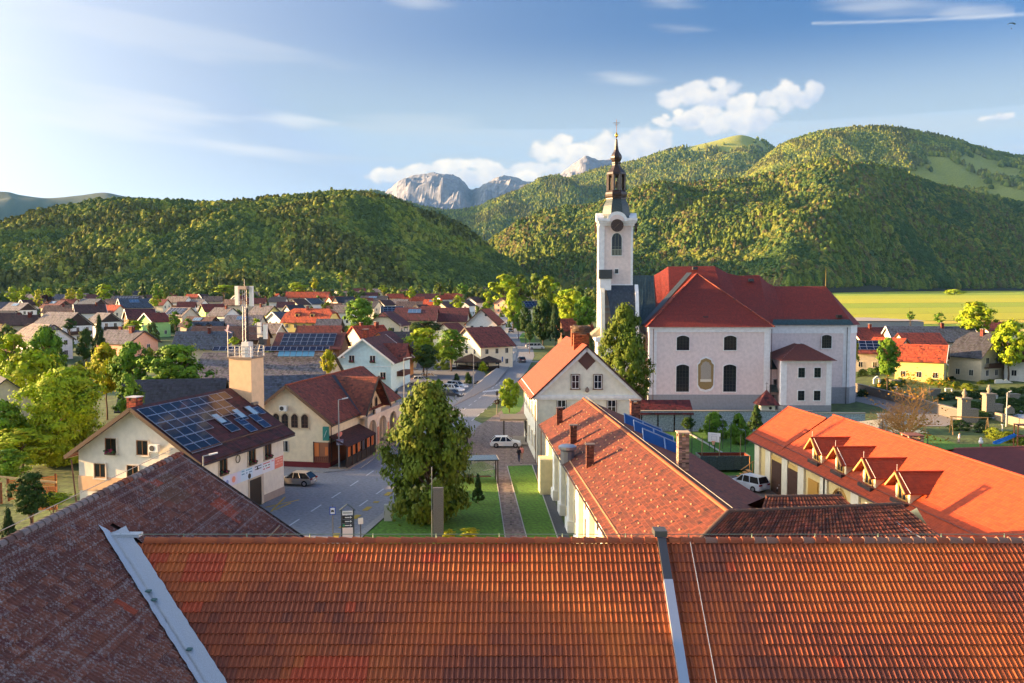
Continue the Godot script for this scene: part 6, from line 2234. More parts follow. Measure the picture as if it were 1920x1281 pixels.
func build_arcade_house() -> void:
	var turn := deg_to_rad(79.4)
	var at := vec(-23.86,0,-114.5)
	var red := rgb(146,72,46)
	var o := house("arcade_house", "cream inn with mossy brown-red roof, cross gable and salmon street arcade", "", at, turn, 24.2,10.0,5.74,37.7, rgb(236,222,190), red, {"windows": 0, "over": 0.7, "side": 0.7, "trim": rgb(66,46,36), "roofing": roofing(red, "old tiles", 20,20,0.34,0.03, Vector2(5.4,5.6))})
	var mossy := roofing(red, "old tiles", 20,20,0.34,0.03, Vector2(5.4,5.6))
	put("plinth", Shape.new().box(vec(-12.18,-0.3,-5.06),vec(-12.0,0.75,5.1)).box(vec(-12.1,-0.3,4.9),vec(-9.5,0.75,5.1)), plaster(rgb(112,34,38)), o)
	for z in [-1.53,-0.43,0.78,2.03]:
		window(o, vec(-12.12,5.35, z),-PI / 2,0.78,1.2, rgb(64,36,30), rgb(214,196,164),1,2,0.35)
	window(o, vec(-12.12,2.5,-0.5),-PI / 2,0.8,1.3, rgb(220,216,206), null, 1,0)
	aircon(o, vec(-12.4,7.0,-0.5),-PI / 2)
	put("corner_porch", Shape.new().box(vec(-12.16,0.75,3.1),vec(-12.04,3.1,4.98)), plain(rgb(150,96,66),0.8), o)
	put("porch_curtain", Shape.new().box(vec(-12.2,1.4,3.2),vec(-12.15,3.0,3.75)).box(vec(-12.2,1.6,4.5),vec(-12.15,2.6,4.9)), plain(rgb(206,116,56),0.8), o)
	put("porch_post", Shape.new().box(vec(-12.26,0.7,3.05),vec(-12.1,3.15,3.15)).box(vec(-12.26,0.7,4.9),vec(-12.05,3.15,5.05)), plain(rgb(70,30,26),0.7), o)
	var lattice := Shape.new()
	for k in 7:
		lattice.bar(vec(-12.24,0.8,3.15 + k * 0.25),vec(-12.24,1.5,3.3 + k * 0.25),0.03,0.03)
		lattice.bar(vec(-12.24,1.5,3.15 + k * 0.25),vec(-12.24,0.8,3.3 + k * 0.25),0.03,0.03)
	put("porch_lattice", lattice, plain(rgb(110,52,44),0.7), o)
	# hanging sign: teal with a white leaf, no writing that can be read
	var sg := put("hanging_sign", Shape.new().box(vec(-12.6,3.4,4.4),vec(-12.3,5.0,5.1)), plain(rgb(40,128,118),0.5), o)
	put("sign_leaf", Shape.new().bar(vec(-12.62,3.8,4.6),vec(-12.62,4.6,4.9),0.16,0.02), plain(rgb(214,230,226),0.5), sg)
	put("sign_oval", Shape.new().slab(disc(0.5),0.08,-0.08, Transform3D(Basis.from_scale(vec(1.25,0.55,1)),vec(-11.4,4.0,6.0))), plain(rgb(206,116,104),0.5), o)
	# pergola terrace along the street
	var can := Shape.new()
	can.courses(vec(-12.4,2.75,7.4),vec(-2.6,2.75,7.4),vec(-2.4,3.85,5.0),vec(-12.4,3.85,5.0),0.4,0.02)
	can.quad(vec(-12.5,2.7,7.4),vec(-12.4,3.8,5.0),vec(-12.4,3.85,5.0),vec(-12.5,2.78,7.4))
	can.quad(vec(-2.6,2.66,7.4),vec(-12.4,2.66,7.4),vec(-12.4,3.75,5.0),vec(-2.4,3.75,5.0))
	put("terrace_roof", can, roofing(rgb(86,40,36), "old tiles", 20,20,0.34,0.03, Vector2(5.4,5.6)), o)
	for k in 7:
		put("terrace_post", Shape.new().box(vec(-12.3 + k * 1.6,0,7.1),vec(-12.12 + k * 1.6,2.75,7.28)), plain(rgb(48,28,24),0.7), o)
		if k < 6:
			put("terrace_curtain", Shape.new().box(vec(-12.1 + k * 1.6,1.45,7.15),vec(-11.2 + k * 1.6,2.7,7.2)), plain(rgb(190,96,30) if k != 3 else rgb(60,62,72),0.8), o)
			put("terrace_panel", Shape.new().box(vec(-12.1 + k * 1.6,0.25,7.12),vec(-10.72 + k * 1.6,1.4,7.22)), plain(rgb(30,24,24),0.8), o)
	put("terrace_base", Shape.new().box(vec(-12.4,0,5.0),vec(-2.4,0.25,7.4)), plaster(rgb(150,130,112)), o)
	put("terrace_back", Shape.new().box(vec(-12.0,0.2,5.02),vec(-2.6,3.0,5.08)), plain(rgb(120,66,36),0.8), o)
	# arcade
	var salmon := plaster(rgb(216,150,122))
	var front := Shape.new()
	for x in [-0.6,3.4,7.75]:
		var out := PackedVector2Array([Vector2(-1.9,0), Vector2(-1.45,0), Vector2(-1.45,2.3)])
		for k in range(1,10):
			var a := PI - PI * k / 10.0
			out.append(Vector2(cos(a) * 1.45,2.3 + sin(a) * 1.2))
		out.append_array(PackedVector2Array([Vector2(1.45,2.3), Vector2(1.45,0), Vector2(1.9,0), Vector2(1.9,3.9), Vector2(-1.9,3.9)]))
		front.slab(out, 6.2,5.8, Transform3D(Basis(),vec(x, 0.6,0)))
	front.box(vec(1.3,0.6,5.8),vec(1.5,4.5,6.2))
	front.box(vec(5.3,0.6,5.8),vec(5.86,4.5,6.2))
	front.box(vec(9.65,0.6,5.8),vec(12.0,4.5,6.2))
	front.box(vec(-2.5,4.5,5.0),vec(12.0,4.7,6.25))
	put("arcade", front, plaster(rgb(232,214,190)), o)
	for x in [-2.25,1.4,5.55,9.8]:
		put("pillar", Shape.new().box(vec(x - 0.32,0.3,5.76),vec(x + 0.32,2.9,6.26)), salmon, o)
	put("arcade_back_wall", Shape.new().box(vec(-2.4,0.6,5.02),vec(12,4.3,5.06)), plaster(rgb(232,214,190)), o)
	for x in [-0.6,3.4,7.75]:
		door(o, vec(x, 0.6,5.07),0,1.8,2.5, rgb(74,42,28),3)
	put("arcade_steps", Shape.new().box(vec(-2.6,0,6.2),vec(12.1,0.2,7.3)).box(vec(-2.6,0.2,6.2),vec(12.1,0.4,6.9)).box(vec(-2.6,0,5.0),vec(12.1,0.6,6.5)), rough(rgb(160,144,122), grain("plaster"),2.0), o)
	# cross gable on the street side
	var gx := 0.8
	var gw := 4.0
	put("cross_gable_wall", Shape.new().slab(PackedVector2Array([Vector2(gx - gw, 4.7), Vector2(gx + gw, 4.7), Vector2(gx + gw, 5.6), Vector2(gx, 9.0), Vector2(gx - gw, 5.6)]),5.5,4.0), plaster(rgb(232,206,164)), o)
	var ro := Shape.new()
	var peak := vec(gx, 9.55,6.6)
	var inner := vec(gx, 9.55,0.2)
	ro.courses(vec(gx - gw - 0.8,5.15,0.8),vec(gx - gw - 0.8,5.15,6.6), peak, inner, 0.4)
	put("cross_gable_roof", ro, mossy, o)
	var ro2 := Shape.new()
	ro2.courses(vec(gx + gw + 0.8,5.15,6.6),vec(gx + gw + 0.8,5.15,0.8), inner, peak, 0.4)
	put("cross_gable_roof", ro2, mossy, o)
	put("gable_board", Shape.new().bar(vec(gx - gw - 0.8,5.1,6.6), peak, 0.12,0.3).bar(vec(gx + gw + 0.8,5.1,6.6), peak, 0.12,0.3), plain(rgb(50,34,28),0.7), o)
	put("valley_flashing", Shape.new().bar(vec(gx - gw - 0.9,5.3,5.6),vec(gx - 0.2,9.6,0.3),0.8,0.06), plain(rgb(58,60,64),0.5,0.3), o)
	window(o, vec(gx - 0.9,5.9,5.53),0,2.1,1.3, rgb(50,36,30), rgb(206,184,150),3,2,1.05)
	window(o, vec(gx + 1.7,5.7,5.53),0,0.95,1.2, rgb(50,36,30), rgb(206,184,150),1,1,0.4)
	put("gutter", Shape.new().tube(vec(-12.8,5.2,5.8),vec(gx - gw - 0.8,5.2,5.8),0.08,0.08,6).tube(vec(-12.0,5.2,5.8),vec(-12.0,4.9,5.2),0.06,0.06,6).tube(vec(-12.0,4.9,5.2),vec(-12.0,0,5.2),0.06,0.06,6), plain(rgb(54,36,32),0.4,0.3), o)
	var tile := roofing(rgb(188,90,54), "ridge", 4,4,0.4,0.1, Vector2(1.6,1.6))
	for k in 50:
		var t := put("ridge_tile", cap_mesh(), tile, o)
		t.transform = Transform3D(Basis(vec(0,0,1), Vector3.UP, vec(-1,0,0)),vec(-12.7 + k * 0.5,9.7,0))
	put("facade_sign", Shape.new().box(vec(0.3,4.75,6.25),vec(2.3,5.35,6.32)), plain(rgb(222,214,200),0.6), o)
	put("facade_sign", Shape.new().box(vec(-0.6,4.8,6.25),vec(-0.3,5.4,6.4)), plain(rgb(40,36,36),0.6), o)

const WALLS := {"W": Color(0.92,0.91,0.88), "C": Color(0.93,0.88,0.76), "Y": Color(0.93,0.84,0.5), "P": Color(0.93,0.70,0.58), "G": Color(0.62,0.82,0.5), "O": Color(0.9,0.6,0.34), "B": Color(0.84,0.78,0.68), "M": Color(0.8,0.91,0.92), "T": Color(0.45,0.33,0.24)}
const ROOFS := {"g": Color(0.47,0.47,0.49), "d": Color(0.25,0.26,0.3), "b": Color(0.37,0.25,0.22), "m": Color(0.42,0.2,0.2), "r": Color(0.56,0.26,0.19), "o": Color(0.8,0.34,0.16), "l": Color(0.6,0.56,0.52), "u": Color(0.3,0.36,0.43), "t": Color(0.58,0.47,0.39)}


# One house of the town from its row: place, length, depth, turn in degrees, wall and roof letters, extras, what it looks like.
func town_house(r: Array, group := "houses of the town") -> Node3D:
	var p := on_land(r[0], r[1])
	var far := 0.86 if group == "houses of the town" else 1.0
	var l := clampf(r[2] * far, 7.0,34.0)
	var f: String = r[6]
	rng.seed = int(r[0] * 31 + r[1] * 17)
	var opt := {"windows": 2, "side": 0.6, "over": 0.7}
	if "c" in f:
		opt.chimneys = [[l * rng.randf_range(-0.3,0.3),0.6,1.5]]
	if "k" in f:
		opt.chimneys = [[l * 0.25,0.8,1.7,1.0],[-l * 0.2,-0.6,1.4]]
	if "h" in f:
		opt.hip = 0.4
	if "H" in f:
		opt.hip = 1.0
	if "b" in f:
		opt.balcony = 1.0
	if "B" in f:
		opt.balcony = 2.0
	if "x" in f:
		opt.gable_boards = rgb(58,42,36)
	if "w" in f:
		opt.trim = rgb(226,222,214)
	if "z" in f:
		opt.trim = rgb(60,44,36)
	if "d" in f:
		opt.dormers = [[-l * 0.22,1],[l * 0.12,1]]
	if "s" in f:
		opt.solar = [-l * 0.42, l * 0.4,0.12,0.9,1.0, maxi(3, int(l / 1.9)),3]
	if "S" in f:
		opt.solar = [-l * 0.2, l * 0.12,0.5,0.85,1.0,3,1]
		opt.solar_tone = rgb(120,160,190)
	if "n" in f:
		opt.windows = 0
	var e: float = r[9] if r.size() > 9 else 5.5
	return house("house", r[7], group, p, deg_to_rad(r[4]), l, r[3] * far, e, r[8] if r.size() > 8 else 35.0, WALLS[r[5][0]], (ROOFS[r[5][1]] as Color).lightened(rng.randf_range(-0.04,0.05)), opt)


func build_named_houses() -> void:
	var near := "houses along the main road"
	# x, z, length; depth; turn; wall and roof; extras; label; pitch; eave height
	var mint := house("mint_house", "pale mint gabled house with maroon roof and white bargeboards beside the parking lot", near, on_land(-28.6,-183.5), deg_to_rad(82),15.0,11.2,6.6,37, WALLS.M, rgb(110,62,56), {"windows": 0, "trim": rgb(232,230,222), "over": 0.9})
	for q in [[-2.4,6.9],[1.9,6.9],[-4.3,3.6],[0.2,3.6],[4.0,3.6]]:
		flower_box(window(mint, vec(-7.52, q[1], q[0]),-PI / 2,1.15,1.3, rgb(236,234,228), null, 1,0),1.1)
	put("string_course", Shape.new().box(vec(-7.56,5.3,-5.6),vec(-7.44,5.45,5.65)), plaster(rgb(226,236,236)), mint)
	aircon(mint, vec(-7.7,7.3,-4.3),-PI / 2)
	var cross := Shape.new()
	cross.courses(vec(-3.6,6.2,7.4),vec(-0.4,9.6,7.4),vec(-0.4,9.6,1.6),vec(-3.6,6.2,5.0),0.4)
	cross.courses(vec(-0.4,9.6,7.4),vec(2.8,6.2,7.4),vec(2.8,6.2,5.0),vec(-0.4,9.6,1.6),0.4)
	cross.tri(vec(-3.2,6.4,7.1),vec(2.4,6.4,7.1),vec(-0.4,9.3,7.1))
	put("side_gable", cross, roofing(rgb(140,64,50)), mint)
	put("balcony", Shape.new().box(vec(-3,3.0,5.6),vec(2.4,4.0,7.0)), plain(rgb(84,50,40),0.8), mint)
	chimney(mint, vec(-2.0,10.6,-1.2),1.0,2.0, rgb(150,70,48))
	for r in [
		[-29.01,-201.83,7.54,11,78, "Om", "n", "house with an orange facade and maroon half-hipped roof behind the mint house", 38,6.5],
		[-7.47,-224.92,10.3,11.5,40, "Cr", "z", "cream roadside inn with broad red roof and shaded terrace in front", 36,5.8],
		[-9.02,-299.21,11.18,10.5,78, "Wo", "z", "white gabled house with round attic window, directly behind the cream inn", 42,5.6],
		[-18.53,-267.1,6.44,8,60, "Cr", "n", "small red-roofed building half hidden by trees left of the cream inn", 35,5.0],
		[-39.06,-239.74,8.67,9.5,38, "Bo", "k", "house with a vivid orange roof and two tall chimneys behind the mint house", 35,5.8],
		[-27.99,-222.88,7.79,10,4, "Bd", "n", "low house with a very dark slate roof right of the orange-fronted house", 38,5.0],
		[-40.6,-290.29,10.84,11,80, "Cm", "hbz", "alpine house with maroon half-hipped roof and timber balcony across its gable", 36,5.8],
		[-34.05,-317.45,14.53,10,-4, "Cm", "SB", "long cream farmhouse with maroon roof, balcony and a collector on its ridge", 38,5.8],
		[-21.88,-321.25,11.61,11,-4, "Bm", "n", "maroon-roofed barn with a dark open front left of the white round-window gable", 38,5.2],
		[-68.76,-303.46,16.09,11.5,-12, "Yo", "hdc", "yellow house with a big orange half-hipped roof and two small dormers", 36,5.8],
		[-98.86,-226.25,11.99,9.5,-24, "Pg", "kz", "peach-pink house with a long plain grey roof behind the garden trees", 30,5.6],
		[-140.82,-277.44,14.04,10.5,-28, "Wg", "xb", "white house with a blue-grey roof and dark boarded gable above a small balcony", 36,5.6],
		[-124.25,-233.48,12.1,10,-36, "Wl", "hz", "house with a pale mauve roof and brown half-hipped gable above dark cladding", 36,5.4],
		[-103.63,-180.46,4.35,8.5,-40, "Cr", "z", "small house with a brown-red gable roof at the left edge behind the slate barn", 35,5.0],
		[-65.21,-112.47,4.74,11,-52, "Bd", "n", "old barn with a black lichen-streaked slate roof at the left edge", 40,5.0],
		[19.47,-273.7,8.57,10,10, "To", "n", "brick-walled house with a salmon-orange hipped roof left of the bell tower", 32,5.6],
		[-50.73,-224.07,16.2,12,0, "Tm", "sn", "maroon-roofed workshop carrying a broad field of navy solar panels", 30,5.0],
		[-45.58,-165.62,23.55,17,-1, "Bg", "n", "wide low hall with a plain grey tiled roof behind the beige tower", 26,4.6],
		[-33.58,-133.55,12.87,13,16, "Bu", "n", "low building with a slate-grey roof of white snow stops just behind the inn", 28,4.2],
		[-49.67,-130.1,13.32,11,12, "Bd", "n", "dark grey tiled outbuilding along the back of the solar panel house", 32,4.0],
		[-78.05,-245,19.19,11,2, "Tb", "n", "long dark brown barn roof behind the lattice mast", 30,5.0],
		[-76.22,-219.56,12.7,11,6, "Bu", "c", "house with a slate-blue roof and one tall brick chimney left of the mast", 34,5.2],
	]:
		town_house([r[0], r[1], r[2], r[3], r[4], r[5], r[6], r[7], r[8], r[9]], near)
	# collectors and solar strip on the grey hall
	var c := thing("collector_row", "row of six pale teal sun collectors standing on the grey hall roof", "solar collector", vec(-43.07,8.2,-162.02),0)
	for k in 6:
		put("collector", Shape.new().box(vec(k * 1.12,0,0),vec(k * 1.12 + 1.02,0.08,1.9), Transform3D(Basis(Vector3.RIGHT, deg_to_rad(42)), Vector3.ZERO)), plain(rgb(96,150,176),0.1), c, vec(0,1.5,-1.6))
	var band := thing("solar_strip", "long single band of navy solar panels along the grey hall's ridge", "solar panels", vec(-55.36,9.2,-163.12),0)
	solar_field(band, vec(0,0,0),vec(21.5,0,0),vec(0,0.75,-1.0),18,1, rgb(20,30,70))
	# the terrace pavilion before the inn
	var pv := thing("terrace_pavilion", "dark timber pavilion with a black hipped roof before the cream inn", "pavilion", vec(-8.44,0,-221.58))
	put("pavilion_roof", Shape.new().lathe([Vector2(8.2,2.7), Vector2(8.1,2.9), Vector2(0.6,5.2), Vector2(0,5.3)],4, Vector3.ZERO, PI / 4), roofing(rgb(66,46,40)), pv)
	put("pavilion_wall", Shape.new().box(vec(-5.2,0,-5),vec(5.2,1.6,5)), plain(rgb(46,30,24),0.8), pv)
	for k in 5:
		put("post", Shape.new().box(vec(-5.3 + k * 2.6,0,4.9),vec(-5.1 + k * 2.6,2.8,5.1)), plain(rgb(40,26,20),0.8), pv)
	var um := thing("parasol", "closed green parasol standing on the inn's terrace", "parasol", vec(-12.2,0,-252.26))
	put("pole", Shape.new().tube(Vector3.ZERO, vec(0,3.6,0),0.04,0.04,6), plain(rgb(90,70,50),0.6), um)
	put("canopy", Shape.new().lathe([Vector2(0.3,1.4), Vector2(0.34,2.2), Vector2(0.2,3.4), Vector2(0,4.0)],8).mesh(), plain(rgb(24,92,66),0.8), um)
	put("round_window", Shape.new().slab(disc(0.4),0.06,0, Transform3D(Basis(),vec(-8.29,12.38,-281))), plain(rgb(40,38,40),0.5), thing("round_window_frame", "round dark attic window in the white gable behind the inn", "window", vec(-8.29,12.38,-281))).position = Vector3.ZERO - (vec(-8.29,12.38,-281) as Vector3)
	right_houses()


func right_houses() -> void:
	var side := "houses by the cemetery and fields"
	for r in [
		[111.12,-235.48,21.28,11,-6, "Bu", "wcn", "large house with a long slate-grey roof and skylights before the fields", 32,5.0],
		[97.29,-242.48,8.76,9,10, "Cr", "c", "house with a dark red roof and round chimney just right of the church", 32,5.0],
		[85.57,-214.04,7.74,8,-12, "Br", "s", "low house with brown roof and dark solar panels beside the church corner", 32,4.6],
		[92.19,-215.64,7.27,9,-48, "Bo", "z", "beige house with an orange roof and dark eaves behind the cemetery shrubs", 32,4.6],
		[103.35,-224.69,9.48,8,0, "Br", "n", "red roof seen over the orange one of the yellow house", 30,5.4],
		[90.82,-195.72,9.67,9.5,-30, "Yo", "w", "bright yellow house with a sunlit orange roof and white outside stair", 32,4.8],
		[104.38,-196.81,7.83,10.5,-62, "Bd", "hbc", "house with a dark blue roof, brown half-hip and pale balcony at far right", 42,5.4],
		[151.49,-276.67,9,8,0, "Cr", "n", "small red-brown roofed house behind the big leafy trees at right", 30,4.0],
		[113.23,-194,5.14,9,-40, "Wr", "z", "house with a red-brown roof cut by the right edge", 34,4.6],
	]:
		town_house([r[0], r[1], r[2], r[3], r[4], r[5], r[6], r[7], r[8], r[9]], side)
	var a: Vector3 = vec(121.92,9.02,-321.12)
	var hall := thing("flat_hall", "long low hall with a pale striped flat roof at the edge of the fields", "hall", vec(a.x + 14,0, a.z - 14))
	put("wall", Shape.new().box(vec(-16,0,-13),vec(14, a.y - 0.3,13)), plaster(rgb(120,134,150)), hall)
	for k in 6:
		put("roof_panel", Shape.new().quad(vec(-17, a.y, 13.4 - k * 4.5),vec(14.6 - k * 1.6, a.y, 13.4 - k * 4.5),vec(13.0 - k * 1.6, a.y + 0.35,9.0 - k * 4.5),vec(-17, a.y + 0.35,9.0 - k * 4.5)), rough(rgb(172,160,148), grain("plaster"),5.0), hall)


